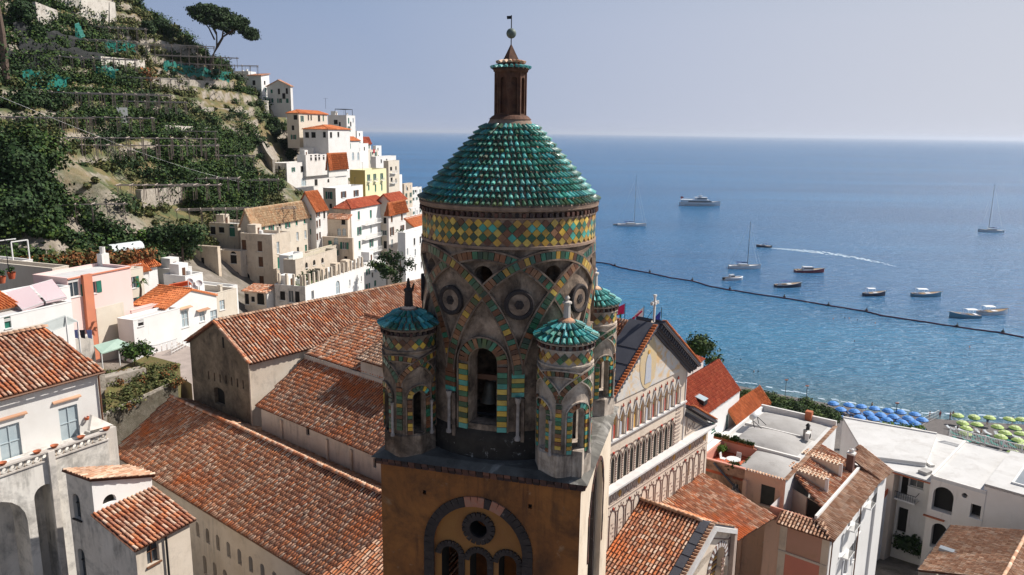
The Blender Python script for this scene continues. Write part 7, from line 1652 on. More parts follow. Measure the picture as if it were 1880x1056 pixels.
def planter(nm, lab, p, rz, L, m='leaf_lemon', group=None):
    t = thing(nm, lab, 'planter', p, rz, group); MB().hexa([(0, -.12, 0), (L, -.12, 0), (L, .12, 0), (0, .12, 0), (0, -.16, .22), (L, -.16, .22), (L, .16, .22), (0, .16, .22)]).build('box', 'terra_pot', t); leaves('plants', [(L*(i+.5)/5, 0, .35, L/8, .18, .22, 60) for i in range(5)], .10, m, t)
for i in range(5): planter('planter', ['planter nearest the facade along the back edge of the roof terrace', 'second planter from the facade on the roof terrace edge', 'middle planter along the back edge of the roof terrace', 'fourth planter along the back edge of the roof terrace', 'planter at the vault corner of the roof terrace'][i], kpt(4.5, K.vm+.9+i*.75, .02), K.fr.rz+R(90), .68, 'leaf_olive' if i % 2 else 'leaf_lemon', 'planters round the roof terrace')
planter('planter', 'yellow flowering planter at the near end of the roof terrace', kpt(1.0, K.vm+.45, -.5), K.fr.rz, 1.6, 'leaf_olive')
def bushpot(lab, p, r, m='leaf_lemon'):
    t = thing('potted_bush', lab, 'potted plant', p); MB().lathe([(.15, 0), (.22, .3), (.24, .32)], 10).build('pot', 'terra_pot', t); leaves('plant', [(RNG.normal()*r*.3, RNG.normal()*r*.3, .4+r*.5, r*.6, r*.6, r*.5, 120) for i in range(4)], .12, m, t)
bushpot('round green bush on the roof terrace near the white table', kpt(.7, K.vm+1.1, -.95), .7); bushpot('yellow green bush in the corner of the roof terrace by the facade', kpt(3.2, K.W-.5, -.95), .6, 'leaf_bright'); bushpot('small clipped bush on the wall behind the roof terrace', kpt(4.6, K.W-1.3, 0), .35, 'leaf_dark')
def chair(lab, p, rz):
    t = thing('garden_chair', lab, 'chair', p, rz, 'white chairs on the roof terrace'); MB().box(-.22, .22, -.22, .22, .42, .46).build('seat', 'frame_white', t); MB().hexa([(-.22, .18, .46), (.22, .18, .46), (.22, .22, .46), (-.22, .22, .46), (-.2, .26, .9), (.2, .26, .9), (.2, .30, .9), (-.2, .30, .9)]).build('backrest', 'frame_white', t)
    for x in (-.19, .19):
        for y in (-.19, .19): MB().bar((x, y, 0), (x*.95, y*.95, .43), .035).build('leg', 'frame_white', t)
def table(lab, p, r=.5):
    t = thing('garden_table', lab, 'table', p); MB().lathe([(.01, .70), (r, .70), (r, .74), (.01, .74)], 20).build('tabletop', 'frame_white', t)
    for i in range(4): a = i*math.pi/2+.4; MB().bar((r*.6*math.cos(a), r*.6*math.sin(a), 0), (r*.5*math.cos(a), r*.5*math.sin(a), .7), .04).build('leg', 'frame_white', t)
tp = (1.7, (K.vm+K.W)/2-.3, -.95); table('round white table on the roof terrace of the vaulted house', kpt(*tp), .6)
chair('white chair on the facade side of the roof terrace table', kpt(tp[0]+.2, tp[1]+1.0, -.95), K.fr.rz); chair('white chair behind the roof terrace table', kpt(tp[0]+1.0, tp[1], -.95), K.fr.rz+R(-90)); chair('white chair on the vault side of the roof terrace table', kpt(tp[0]+.1, tp[1]-1.0, -.95), K.fr.rz+R(180))
def ac(lab, x, y): t = thing('air_conditioner', lab, 'air conditioner', kpt(x, y, .1), K.fr.rz); MB().box(-.4, .4, -.17, .17, .1, .75).build('casing', 'plaster_white', t); m_ = MB().lathe([(.24, 0), (.24, .02), (.02, .03)], 16).build('fan_grille', 'iron', t); m_.matrix_local = mtx((-.05, -.172, .43), (1, 0, 0), (0, 0, 1), (0, -1, 0), 1, 1, 1)
ac('air conditioner unit beside the small chimney on the vaulted roofs', 9.2, 1.0)
t = thing('roof_chimney', 'small dark capped chimney among the vaulted white roofs', 'chimney', kpt(10.0, 1.3, -.1), K.fr.rz); MB().box(-.3, .3, -.3, .3, 0, .9).build('stack', 'plaster_old', t); MB().lathe([(.16, .9), (.16, 1.25), (.24, 1.28), (.05, 1.5)], 10).build('cap', 'iron', t)
t = thing('water_heater', 'white solar water tank on a black frame above the vaults', 'water tank', kpt(9.6, K.W-1.2, .15), K.fr.rz); tk = MB().lathe([(.01, -.9), (.28, -.88), (.28, .88), (.01, .9)], 14).build('tank', 'frame_white', t, smooth=True); tk.matrix_local = mtx((0, 0, 1.05), (0, 0, 1), (0, 1, 0), (1, 0, 0), 1, 1, 1)
MB().bar((-.6, -.2, 0), (-.6, .1, .9), .05).bar((.6, -.2, 0), (.6, .1, .9), .05).bar((-.6, -.9, .05), (-.6, .2, .8), .05).bar((.6, -.9, .05), (.6, .2, .8), .05).build('stand', 'iron', t)
t = thing('brick_stack', 'squat brown chimney at the far corner of the white vaulted roofs', 'chimney', kpt(K.Lk-.3, K.W*.35, .2), K.fr.rz); MB().box(-.3, .3, -.3, .3, -.2, .7).build('stack', 'terra_pot', t)
# ---- lower pink and white house with a big brown roof cut by a terrace
def build_K2():
    o = P(1525, 985, 31); B = Bld('dormer_house', 'pink and white corner house with dormers and a terrace cut into its brown roof', 'house', o, 39, wm='plaster_clean')
    W = B.fr.vpx(1434); L = 13.0; k = .36; Wt = W+1.2
    B.depth = .12
    B.wall((0, W), (0, 0), -20, -.15, [(1471, 1000, .02, .02, 'o')] if 0 else (), m='plaster_pinkpanel') if mat('plaster_pinkpanel', (.52, .28, .20), (.46, .26, .18), .4, .9, bump=.2, stain=(.36, .22, .12), stf=.36, streak=.3) else 0
    for (a, b_) in ((0, .55), (W-.55, W)): MB().box(-.04, -.003, a, b_, -20, -.2).build('quoin', 'plaster_beige', B.T)
    zc = B.fr.onS(1470, 1023)[1]; MB().box(-.10, -.003, 0, W, zc-.12, zc+.05).build('string_course', 'plaster_cream', B.T); MB().box(-.03, -.003, .56, W-.56, -20, zc-.13).build('lower_panel', 'plaster_salmon', B.T)
    B.wall((0, 0), (L, 0), -20, -.15, [(1545, 1000, .8, 1.7, 'k'), (1551, 1040, .9, 1.6, 'g'), (1562, 935, .6, 1.2, 'd'), (1578, 960, .9, 1.9, 'k'), (1587, 915, .6, 1.6, 'g'), (1597, 890, .5, 1.2, 'd'), (1568, 1010, .8, 1.9, 'g')], sm='shut_pale') if mat('shut_pale', (.55, .56, .58), (.5, .5, .52), 2, .6) else 0
    B.wall((L, 0), (L, Wt), -20, 0); B.wall((L, Wt), (0, Wt), -20, 0)
    B.wall((0, Wt), (0, W), -20, -.15, m='plaster_peach')
    # skirt at the street end, strip along the side, main field, far return
    kw = dict(m='terra_pale', w=.26, course=.38)
    B.roof([(-.35, W+.2, -.15), (-.35, -.35, -.15), (.95, .9, .42), (.95, W+.2, .42)], limit=100, **kw)
    B.roof([(-.35, -.35, -.15), (L, -.35, -.15), (L, 1.35, .48), (.95, 1.35, .48)], limit=250, cover=.54, **kw)
    MB().box(1.0, L, 1.35, 1.55, -.1, .75).build('low_wall', 'plaster_white', B.T)
    xa = 3.1; xb = 5.4
    B.roof([(xa, 1.56, .50), (L, 1.56, .50), (L, Wt, .5+k*(Wt-1.56)), (xb, Wt, .5+k*(Wt-1.56))], limit=300, m='terra2', w=.28, course=.38, cover=.54)
    # terrace recess
    MB().box(.96, xb+.5, 1.56, Wt, -2.2, -2.0).build('terrace_floor', 'terra_red', B.T); MB().box(.85, .96, 1.2, Wt, -2.2, .46).build('terrace_parapet', 'coping_pink', B.T)
    B.wall((xb, Wt), (xb-1.8, 1.6), -2.1, .35, [(1496, 908, 1.6, 1.9, 'd')], m='plaster_cream')
    B.wall((.9, Wt), (xb, Wt), -2.1, .45)
    # shed dormers with their own little tiled roofs
    for n_, (x0, y0) in enumerate(((5.6, 2.3), (9.3, 2.3))):
        zb = .5+k*(y0-1.56); wd, dp = .9, 3.2; mz = zb+.95
        d = MB(); d.hexa([(x0, y0, zb-.1), (x0+wd, y0, zb-.1), (x0+wd, y0+dp, zb+k*dp-.1), (x0, y0+dp, zb+k*dp-.1), (x0, y0, mz), (x0+wd, y0, mz), (x0+wd, y0+dp, zb+k*dp+.02), (x0, y0+dp, zb+k*dp+.02)])
        dm = d.build('dormer', 'plaster_beige', B.T)
        tl = np.array([0, dp, zb+k*dp+.02-mz]); tln = tl/np.linalg.norm(tl)
        for i in range(3):
            for j in range(11):
                q = np.array([x0-.15+(i+.2)*.42, y0-.05, mz+.05])+tln*j*.30; link('roof_tile', tile_mesh(.2, .42, 'terra_pale'), dm, mtx=mtx(q, tln, (1, 0, 0), -np.cross(tln, (1, 0, 0)), 1, 1, 1)) if np.cross(tln, (1, 0, 0))[2] < 0 else link('roof_tile', tile_mesh(.2, .42, 'terra_pale'), dm, mtx=mtx(q, -tln, (1, 0, 0), np.cross(-tln, (1, 0, 0)) if np.cross(-tln, (1, 0, 0))[2] > 0 else -np.cross(-tln, (1, 0, 0)), 1, 1, 1))
        MB().box(x0-.02, x0+.08, y0-.3, y0-.02, zb-.1, mz+.2).build('white_post', 'frame_white', B.T)
    # balconies on the side
    for bx, by in ((1560, 965), (1590, 925), (1549, 1015)):
        q, z = B.win_at((0, 0), (L, 0), bx, by); sl_ = MB().box(q-.8, q+.8, -.6, -.003, z-.1, z).build('balcony', 'plaster_clean', B.T); r_ = MB().bar((q-.8, -.58, z+.9), (q+.8, -.58, z+.9), .04)
        for i in range(9): r_.bar((q-.8+i*.2, -.58, z), (q-.8+i*.2, -.58, z+.9), .025)
        r_.build('railing', 'iron', sl_)
    MB().tube([(.25, -.12, -.3), (.25, -.12, -18)], .05, 6).tube([(L*.6, -.12, -.3), (L*.6, -.12, -18)], .05, 6).build('downpipe', 'frame_wood', B.T)
    B.finish(); B.W = W; return B
K2 = build_K2()
p = K2.fr.wor((2.4, 3.0, -2.0)); table('small round white table on the sunken roof terrace with plants', p, .45)
t = thing('green_bottle', 'green vase and dishes on the small round roof terrace table', 'vase', p+np.array([0, 0, .74])); MB().lathe([(.06, 0), (.09, .1), (.04, .2), (.05, .26)], 10).build('vase', 'g_tur', t); MB().lathe([(.05, 0), (.10, .03)], 10, c=(.2, .1, 0)).build('dish', 'terra_red', t)
bushpot('tall leafy plant in the dark corner of the sunken roof terrace', K2.fr.wor((2.2, K2.W-.1, -2.0)), 1.1, 'leaf_dark'); bushpot('red potted plant at the near corner of the sunken roof terrace', K2.fr.wor((2.6, 1.9, -2.0)), .5, 'leaf_rust')
t = thing('square_chimney', 'tall brown chimney with a grey cap on the far end of the dormered roof', 'chimney', K2.fr.wor((11.3, 1.9, 0)), K2.fr.rz); MB().box(-.28, .28, -.28, .28, .4, 2.2).build('stack', 'chim_brown', t) if mat('chim_brown', (.12, .06, .05), (.16, .09, .07), 3, .9) else 0
MB().box(-.33, .33, -.33, .33, 2.2, 2.35).lathe([(.2, 2.35), (.2, 2.65), (.05, 2.75)], 8).build('cap', 'plaster_white', t)
B = Bld('return_roof', 'small rounded tile roof end behind the square chimney', 'roof', K2.fr.wor((12.6, .2, .1)), 39, wm='plaster_clean'); B.roof([(0, -.6, -.2), (3.0, -.9, -.2), (3.2, 2.2, 1.3), (0, 2.0, 1.2)], m='terra_pale', w=.26, limit=60); B.box(.1, 3.0, -.4, 2.2, -12, -.25); B.finish()
# ---- white houses with red roofs by the water
def build_G():
    o = P(1292, 763, 27); B = Bld('red_roof_house', 'white house with a big bright red tiled roof and a skylight beside the facade', 'house', o, 36.5, wm='plaster_clean')
    L = B.fr.upx(1358.5); ap = B.L(1291, 677, 30.6); Wr = ap[1]; x0 = -9
    B.roof([(x0, -.1, -.05), (L, -.1, -.05), (max(L, ap[0]) if 0 else L, Wr, 3.6), (x0, Wr, 3.6)], m='terra_red', w=.30, course=.42, limit=300, cover=.7, pans=False, slabm='terra_red')
    B.wall((x0, 0), (L, 0), -16, -.1, [(1334.5, 781, 1.0, 3.0, 'w'), (1310, 782, 1.1, 1.5, 'k')], sm='shut_green', fm='shut_green'); B.wall((L, 0), (L, Wr*2), -16, -.1); B.mb().face([(L, 0, -.1), (L, Wr*2, -.1), (L, Wr, 3.5)])
    B.roof([(L, Wr*2, -.05), (x0, Wr*2, -.05), (x0, Wr, 3.6), (L, Wr, 3.6)], m='terra_red', w=.4, course=.6, limit=0, pans=False, slabm='terra_red')
    k = 3.65/Wr; q = onslope(B, 1285, 738, k, -.05); fr_ = MB().hexa([(q[0]-.5, q[1]-.7, q[2]-.25), (q[0]+.7, q[1]-.7, q[2]-.25), (q[0]+.7, q[1]+.7, q[2]+.35), (q[0]-.5, q[1]+.7, q[2]+.35), (q[0]-.5, q[1]-.7, q[2]+.35), (q[0]+.7, q[1]-.7, q[2]+.35), (q[0]+.7, q[1]+.7, q[2]+.75), (q[0]-.5, q[1]+.7, q[2]+.75)]).build('skylight', 'iron', B.T)
    MB().hexa([(q[0]-.55, q[1]-.75, q[2]+.36), (q[0]+.75, q[1]-.75, q[2]+.36), (q[0]+.75, q[1]+.75, q[2]+.77), (q[0]-.55, q[1]+.75, q[2]+.77), (q[0]-.55, q[1]-.75, q[2]+.42), (q[0]+.75, q[1]-.75, q[2]+.42), (q[0]+.75, q[1]+.75, q[2]+.83), (q[0]-.55, q[1]+.75, q[2]+.83)]).build('skylight_glass', 'pane_blue', fr_)
    B.box(-1.5, L-.2, -3.2, -.15, -16, -4.2); B.finish()
    B2 = Bld('small_red_roof_house', 'lower white house with an orange red roof right of the big red roof', 'house', P(1354, 781, 23.5), 39, wm='plaster_clean'); L2 = B2.fr.upx(1412); a2 = B2.L(1361, 730, 25.6)
    B2.roof([(-.2, -.2, -.1), (L2, -.2, -.1), (L2, a2[1], 2.1), (-.2, a2[1], 2.1)], m='terra_org', w=.32, course=.45, limit=160, pans=False, slabm='terra_org'); ridge_tiles((L2+.05, -.2, 0), (L2+.05, a2[1], 2.2), B2.T, 'terra_org')
    B2.wall((-2, 0), (L2-.3, 0), -14, -.15); B2.wall((L2-.3, 0), (L2-.3, a2[1]), -14, 0); B2.finish()
    B3 = Bld('back_red_roof_house', 'white dormer strip and dark red roof behind the big red roof', 'house', P(1252, 694, 30), 36.5, wm='plaster_clean'); L3 = B3.fr.upx(1291)
    B3.wall((-4, 0), (L3, 0), -8, .9, [(1262, 686, .3, .8, 'd'), (1272, 682, .3, .8, 'd')]); B3.roof([(-4, -.2, .95), (L3, -.2, .95), (L3, 3.5, 1.7), (-4, 3.5, 1.7)], m='terra_red', w=.32, limit=60, pans=False, slabm='terra_red'); B3.wall((L3, 0), (L3, 3.5), -8, .9); B3.finish()
build_G()
# low white walls and terrace between red roofs and vaults
B = Bld('white_terrace_wall', 'white terrace wall with a tile coping between the red roofs and the vaults', 'wall', P(1330, 812, 30), 39, wm='plaster_clean'); B.box(-3, 9.5, 0, .3, -14, -.05)
for i in range(34): link('edge_tile', tile_mesh(.2, .34, 'terra_pale'), B.T, mtx=mtx((0+i*.28, -.05, 0), (1, 0, 0), (0, 1, 0), (0, 0, 1), 1, 1, 1))
B.finish()
# ---- white flat roofed hotel on the right
def build_W():
    z = 24.0; a = P(1710, 874, z); b_ = P(1811, 903, z); azf = math.degrees(math.atan2((b_-a)[0], (b_-a)[1])); azb = azf-90
    B = Bld('white_hotel', 'white flat roofed building with a tall arched loggia and round window at right', 'building', a, azb, wm='plaster_white')
    # local: x goes back (towards the sea), -y goes right along the front
    Lf = np.linalg.norm(b_-a); D = 13.5
    A_ = (0, 0); Bq = (0, -Lf)
    B.depth = .9; B.wall(A_, Bq, -22, -.05, [(1731, 918, 2.0, 2.9, 'o', 'arch'), (1771, 910, .55, .55, 'o', 'circ'), (1793.5, 940, 1.15, 1.5, 'd'), (1723, 985, 1.5, 3.0, 'o', 'arch')], m='plaster_cream2') if mat('plaster_cream2', (.74, .69, .63), (.68, .62, .56), .4, .9, bump=.1, stain=(.48, .43, .38), stf=.26, streak=.25) else 0
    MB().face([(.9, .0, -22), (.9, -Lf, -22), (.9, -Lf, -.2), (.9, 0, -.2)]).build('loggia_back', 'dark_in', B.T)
    B.wall((D, 0), A_, -22, -.05); B.wall(Bq, (D, -Lf), -22, -.05)
    MB().box(-.05, D, -Lf, .05, -.3, 0).build('roof', 'roof_white', B.T); MB().box(-.06, D, -.20, .06, .0, .22).box(-.06, .12, -Lf, -.2, .0, .10).build('parapet', 'plaster_white', B.T)
    q, zz = B.win_at(A_, Bq, 1718, 950); MB().box(-.35, -.003, -q-.9, -q+1.2, zz-.1, zz+.0).build('ledge', 'terra_pot', B.T)
    # patch and cable on the roof
    MB().tube([(6, -5, .02), (6.3, -6, .02), (5.5, -6.6, .02), (4.6, -6, .02), (4.8, -7.2, .02)], .03, 4).build('cable', 'iron', B.T)
    # W3: right block with dark pool cover
    a3 = B.L(1808, 888, z+.8); x3, y3 = a3[0], a3[1]
    B.wall((x3, y3), (x3, y3-14), -22, .75, m='plaster_cream2'); B.wall((x3+12, y3), (x3, y3), -5, .75); MB().box(x3, x3+12, y3-14, y3, .5, .8).build('upper_roof', 'roof_white', B.T); MB().box(x3+2.2, x3+8, y3-12, y3-2.2, .81, .90).build('roof_glazing', 'glaze_grey', B.T) if mat('glaze_grey', (.20, .22, .24), (.26, .28, .30), .6, .35) else 0
    MB().box(x3+2.0, x3+2.2, y3-12, y3-2.2, .8, 1.0).box(x3+8, x3+8.2, y3-12, y3-2.2, .8, 1.0).box(x3+2.0, x3+8.2, y3-2.2, y3-2.0, .8, 1.0).build('glazing_frame', 'plaster_clean', B.T)
    B.finish()
    # W1 lower block with a deep recessed court
    zl = 23.4; c = P(1709, 883, zl); d = P(1600, 846, zl); fr = Bld('court_building', 'white flat roofed block with a deep shaded recess, balcony and arched doors', 'building', c, azb, wm='plaster_beige2') if mat('plaster_beige2', (.66, .56, .46), (.60, .50, .41), .4, .9, bump=.1, stain=(.40, .33, .27), stf=.26) else 0
    dl = fr.fr.loc(d); W1 = dl[1]; D1 = 15.5
    xr, _ = fr.win_at((0, W1), (0, 0), 1641, 880)
    fr.wall((0, W1), (0, W1-xr), -20, -.1)
    yo = W1-xr
    # recess walls
    fr.mb().face([(0, yo, -20), (2.2, yo, -20), (2.2, yo, -.1), (0, yo, -.1)]); fr.mb('plaster_cream2').face([(0, 0, -20), (2.2, 0, -20), (2.2, 0, -.1), (0, 0, -.1)])
    fr.depth = .3
    fr.wall((2.2, yo), (2.2, 0), -20, -.6, [(yo*.14, -2.3, -.9, 2.4, 'd'), (yo*.48, -1.7, -1.5, 1.1, 'b'), (yo*.80, -1.7, -1.4, 1.1, 'b'), (yo*.22, -6.6, -1.0, 3.0, 'd'), (yo*.62, -6.3, -2.6, 3.2, 'b', 'arch')], m='plaster_white')
    MB().box(-.1, D1, -.02, W1, -.35, -.0).build('roof', 'roof_white', fr.T); MB().box(-.25, -.1, 0, W1, -.30, -.18).build('fascia', 'terra_pot', fr.T)
    MB().box(.9, 2.18, yo-2.2, yo-.02, -3.8, -3.6).build('balcony', 'plaster_white', fr.T); rl = MB().bar((.95, yo-2.2, -2.8), (.95, yo, -2.8), .05).bar((.95, yo-2.2, -2.8), (2.2, yo-2.2, -2.8), .05)
    for i in range(10): rl.bar((.95, yo-i*.24, -3.6), (.95, yo-i*.24, -2.8), .03)
    rl.build('railing', 'iron', fr.T)
    # raised kerbs and skylight strips on the roof
    def kerb(p, q, w, h, m, nm): p = fr.L(*p, zl); q = fr.L(*q, zl); MB().bar((p[0], p[1], h/2+.01), (q[0], q[1], h/2+.01), w, h).build(nm, m, fr.T)
    kerb((1618, 824), (1690, 842), .5, .25, 'plaster_white', 'roof_kerb'); kerb((1690, 842), (1712, 858), .5, .25, 'plaster_white', 'roof_kerb'); kerb((1645, 823), (1683, 833), .45, .22, 'beige_strip', 'skylight_strip') if mat('beige_strip', (.40, .36, .22), None) else 0
    kerb((1633, 813), (1647, 816), .3, .15, 'beige_strip', 'skylight_strip'); kerb((1690, 866), (1706, 872), 1.1, .35, 'roof_grey', 'roof_box')
    fr.wall((D1, W1), (D1, 0), -20, -.1); fr.wall((D1, W1+.0), (0, W1), -20, -.1); fr.finish()
    # far left part of the white roofs, towards the umbrellas
    e = Bld('white_roof_block', 'bright white flat roof in front of the blue parasols', 'building', P(1606, 846, 23.9), azb, wm='plaster_clean'); pts = [e.L(x, y, 23.9)[:2] for x, y in ((1590, 838), (1548, 767), (1605, 776), (1720, 797), (1700, 850), (1620, 840))]
    MB().prism([pts[0], pts[1], pts[2], pts[3], pts[4], pts[5]][::-1], -.3, .0).build('roof', 'roof_white', e.T); b2 = MB(); q1, q2 = pts[1], pts[3]; b2.bar((q1[0], q1[1], .08), (q2[0], q2[1], .08), .25, .16).build('parapet', 'plaster_white', e.T)
    for i in range(5): a_, c_ = pts[i], pts[i+1]; e.mb().face([(a_[0], a_[1], -18), (c_[0], c_[1], -18), (c_[0], c_[1], -.3), (a_[0], a_[1], -.3)])
    e.finish()
    return B, fr
WH2, W1B = build_W()
def build_R3():
    a0 = P(1745, 968, 21); B = Bld('tiled_roof_building', 'brown tiled roof with a small skylight in the lower right corner', 'building', a0, 42.8-180, wm='plaster_cream')
    # local x runs from the wall towards the camera, y is to the right side of the picture's depth
    k = .30; sg = 1 if B.fr.loc(P(1880, 1000, 21))[1] > 0 else -1
    e0 = B.L(1880, 976, 21); yr = onslope(B, 1880, 990, k*sg)[1]; yr = abs(yr)
    L = 11
    pts = [(L, 0, 0), (-.5, 0, 0), (-.5, sg*yr, k*yr), (L, sg*yr, k*yr)]
    B.roof(pts, m='terra_pale', w=.27, course=.38, limit=300, cover=.52); B.roof([(-.5, sg*(yr+6), 0), (L, sg*(yr+6), 0), (L, sg*yr, k*yr), (-.5, sg*yr, k*yr)], m='terra_pale', w=.25, limit=160)
    ridge_tiles((-.5, sg*yr, k*yr+.08), (L, sg*yr, k*yr+.08), B.T, 'terra_pale', w=.3)
    B.mb().face([(L, 0, -.1), (-.5, 0, -.1), (-.5, 0, -14), (L, 0, -14)]); MB().tube([(-.5, -sg*.1, -.02), (L, -sg*.1, -.02)], .08, 6).build('gutter', 'iron', B.T)
    q = onslope(B, 1744, 1013, k*sg); MB().box(q[0]-.35, q[0]+.35, q[1]-.9, q[1]+.9, q[2]-.1, q[2]+.2).build('skylight', 'glaze_grey', B.T)
    B.finish()
build_R3()
# ---- courtyard between the right hand houses
t = thing('courtyard_terrace', 'grey terrace slab with railings down in the shaded courtyard', 'terrace', P(1620, 960, 12)); o_ = P(1620, 960, 12); q = [P(*p, 12.5)-o_ for p in ((1598, 962), (1640, 955), (1652, 990), (1602, 1000))]; MB().extr(q, (0, 0, -2)).build('slab', 'roof_grey', t); r = MB()
for a, c in zip(q, q[1:]+q[:1]):
    r.bar(a+[0, 0, 1], c+[0, 0, 1], .05)
    for i in range(6): s_ = a+(c-a)*i/6; r.bar(s_, s_+[0, 0, 1], .035)
r.build('railing', 'frame_white', t)
for x, y, l in ((1675, 1030, 'dark tree filling the bottom of the shaded courtyard'), (1625, 935, 'low dark shrub against the plain beige courtyard wall')): tree('courtyard_tree', l, P(x, y, 12), 2.5, [(RNG.normal()*.8, RNG.normal()*.8, 1.5+RNG.random()*1.5, 1.1, 1.1, .9, 160) for i in range(9)], 'leaf_dark', .3)
B = Bld('balcony_annex', 'small white annex with a pink roof terrace between corner house and courtyard', 'building', P(1620, 912, 21), 39, wm='plaster_clean'); B.box(-1.5, 2.6, 0, 2.6, -14, -.6); MB().box(-1.4, 2.5, .1, 2.5, -.6, -.4).build('roof', 'coping_pink', B.T); MB().box(-1.5, 2.6, -.02, .12, -.6, 0).box(-1.5, 2.6, 2.5, 2.6, -.6, 0).build('parapet', 'terra_red', B.T); B.finish()
# ================================================================== boats, boom, beach
mat('hull_white', (.72, .72, .72), (.66, .66, .67), 1, .35, spec=.5); mat('hull_red', (.22, .02, .03), None, rough=.35, spec=.5); mat('hull_dark', (.03, .03, .05), None, rough=.35, spec=.5); mat('hull_blue', (.12, .28, .36), None, rough=.35, spec=.5)
mat('teak', (.38, .26, .15), (.30, .20, .12), 5, .7); mat('canvas_blue', (.05, .08, .20), None, rough=.8); mat('canvas_white', (.75, .76, .78), None, rough=.8); mat('rubber', (.02, .02, .025), None, rough=.7); mat('skin', (.45, .25, .17), None, rough=.7)
def hull(L, W_, D, m, t, deck='teak', sheer=.35, bow=1.0, free=.55):
    """shaped hull: x forward; sections from stern to bow"""
    b = MB(); n = 12; k = 7; rows = []
    for i in range(n+1):
        f = i/n; x = -L/2+L*f; w = W_/2*(1-max(0, (f-.45)/.55)**2.2*bow)*(0.86+.14*min(1, f*4)); top = free+sheer*f**2*1.2; r = []
        for j in range(k):
            a = j/(k-1)*math.pi; c = math.cos(a); s_ = math.sin(a); zz = top-(top+D*(1-f**3*.6))*abs(s_)**.6 if 0 < j < k-1 else top; r.append((x, w*math.copysign(abs(c)**.7, c), zz))
        rows.append(r)
    for r1, r2 in zip(rows, rows[1:]):
        for j in range(k-1): b.face([r1[j], r2[j], r2[j+1], r1[j+1]])
    b.face(rows[0]); h = b.build('hull', m, t)
    d = MB()
    for r1, r2 in zip(rows, rows[1:]): d.face([(r1[0][0], r1[0][1]*.94, r1[0][2]-.07), (r2[0][0], r2[0][1]*.94, r2[0][2]-.07), (r2[-1][0], r2[-1][1]*.94, r2[-1][2]-.07), (r1[-1][0], r1[-1][1]*.94, r1[-1][2]-.07)])
    d.build('deck', deck, t); g = MB()
    for s_ in (0, -1):
        for r1, r2 in zip(rows, rows[1:]): g.bar(r1[s_], r2[s_], .10, .08)
    g.build('gunwale', 'hull_white' if m != 'hull_white' else 'teak', t); return rows
def boat(nm, lab, cat, px, py, L, az, group=None):
    p = P(px, py, 0); t = thing(nm, lab, cat, p, R(90-az), group); t.scale = (1, 1, 1.3 if nm == 'motorboat' else 1.12); return t
def wheelhouse(t, x0, x1, w, z0, h, m='hull_white', rake=.35):
    MB().hexa([(x0, -w, z0), (x1, -w*.8, z0), (x1, w*.8, z0), (x0, w, z0), (x0+.05, -w*.9, z0+h), (x1-rake, -w*.7, z0+h), (x1-rake, w*.7, z0+h), (x0+.05, w*.9, z0+h)]).build('cabin', m, t)
    MB().hexa([(x0+.3, -w*.955, z0+h*.5), (x1-rake*.4, -w*.80, z0+h*.5), (x1-rake*.4, w*.80, z0+h*.5), (x0+.3, w*.955, z0+h*.5), (x0+.35, -w*.925, z0+h*.85), (x1-rake*.75, -w*.75, z0+h*.85), (x1-rake*.75, w*.75, z0+h*.85), (x0+.35, w*.925, z0+h*.85)]).build('window_band', 'glass', t)
def canopy(t, x0, x1, w, z, m='canvas_white'):
    b = MB(); n = 6
    for i in range(n): a0, a1 = -w+2*w*i/n, -w+2*w*(i+1)/n; b.hexa([(x0, a0, z+.15*math.cos(a0/w*1.4)), (x1, a0, z+.15*math.cos(a0/w*1.4)), (x1, a1, z+.15*math.cos(a1/w*1.4)), (x0, a1, z+.15*math.cos(a1/w*1.4)), (x0, a0, z+.05+.15*math.cos(a0/w*1.4)), (x1, a0, z+.05+.15*math.cos(a0/w*1.4)), (x1, a1, z+.05+.15*math.cos(a1/w*1.4)), (x0, a1, z+.05+.15*math.cos(a1/w*1.4))])
    b.build('canopy', m, t); s = MB()
    for x in (x0+.1, x1-.1):
        for y in (-w*.9, w*.9): s.bar((x, y, .4), (x, y, z+.1), .05)
    s.build('canopy_posts', 'frame_white', t)
def gozzo(lab, px, py, L, az, hm, can, dark=False, dirn=1):
    t = boat('motorboat', lab, 'boat', px, py, L, az); W_ = L*.32; hull(L, W_, .5, hm, t, sheer=.7, free=.75)
    if can == 'w': canopy(t, -L*.36, -L*.02, W_*.40, 2.15)
    if can == 'b': canopy(t, -L*.30, L*.05, W_*.38, 1.9, 'canvas_blue'); 
    if can == 'c': wheelhouse(t, -L*.25, L*.12, W_*.34, .7, 1.25)
    MB().box(-L*.4, -L*.3, -W_*.35, W_*.35, .6, .95).box(-L*.05, L*.15, -W_*.28, W_*.28, .65, 1.0).build('seats', 'canvas_white' if can != 'c' else 'teak', t)
    MB().tube([(L*.46, 0, 1.35), (L*.56, 0, 1.6)], .05, 5).build('bowsprit', 'teak', t)
    return t
gozzo('dark red motorboat with a white cabin anchored beyond the boom', 1486, 500, 13, 92, 'hull_red', 'c'); gozzo('dark hulled motorboat with a tan deck and blue canopy', 1447, 527, 11, 84, 'hull_dark', 'b')
gozzo('small dark boat with a white canopy in the middle of the right hand bay', 1605, 543, 8.5, 88, 'hull_dark', 'w'); gozzo('white and blue boat with a canopy at its stern and people aboard', 1701, 544, 11, 92, 'hull_blue', 'w')
gozzo('blue grey boat with its canopy to the right nearest the beach', 1770, 583, 10.5, 270, 'hull_blue', 'w'); gozzo('pale tan boat with a canopy moored at the far right beside another', 1823, 577, 10.5, 86, 'hull_white', 'w')
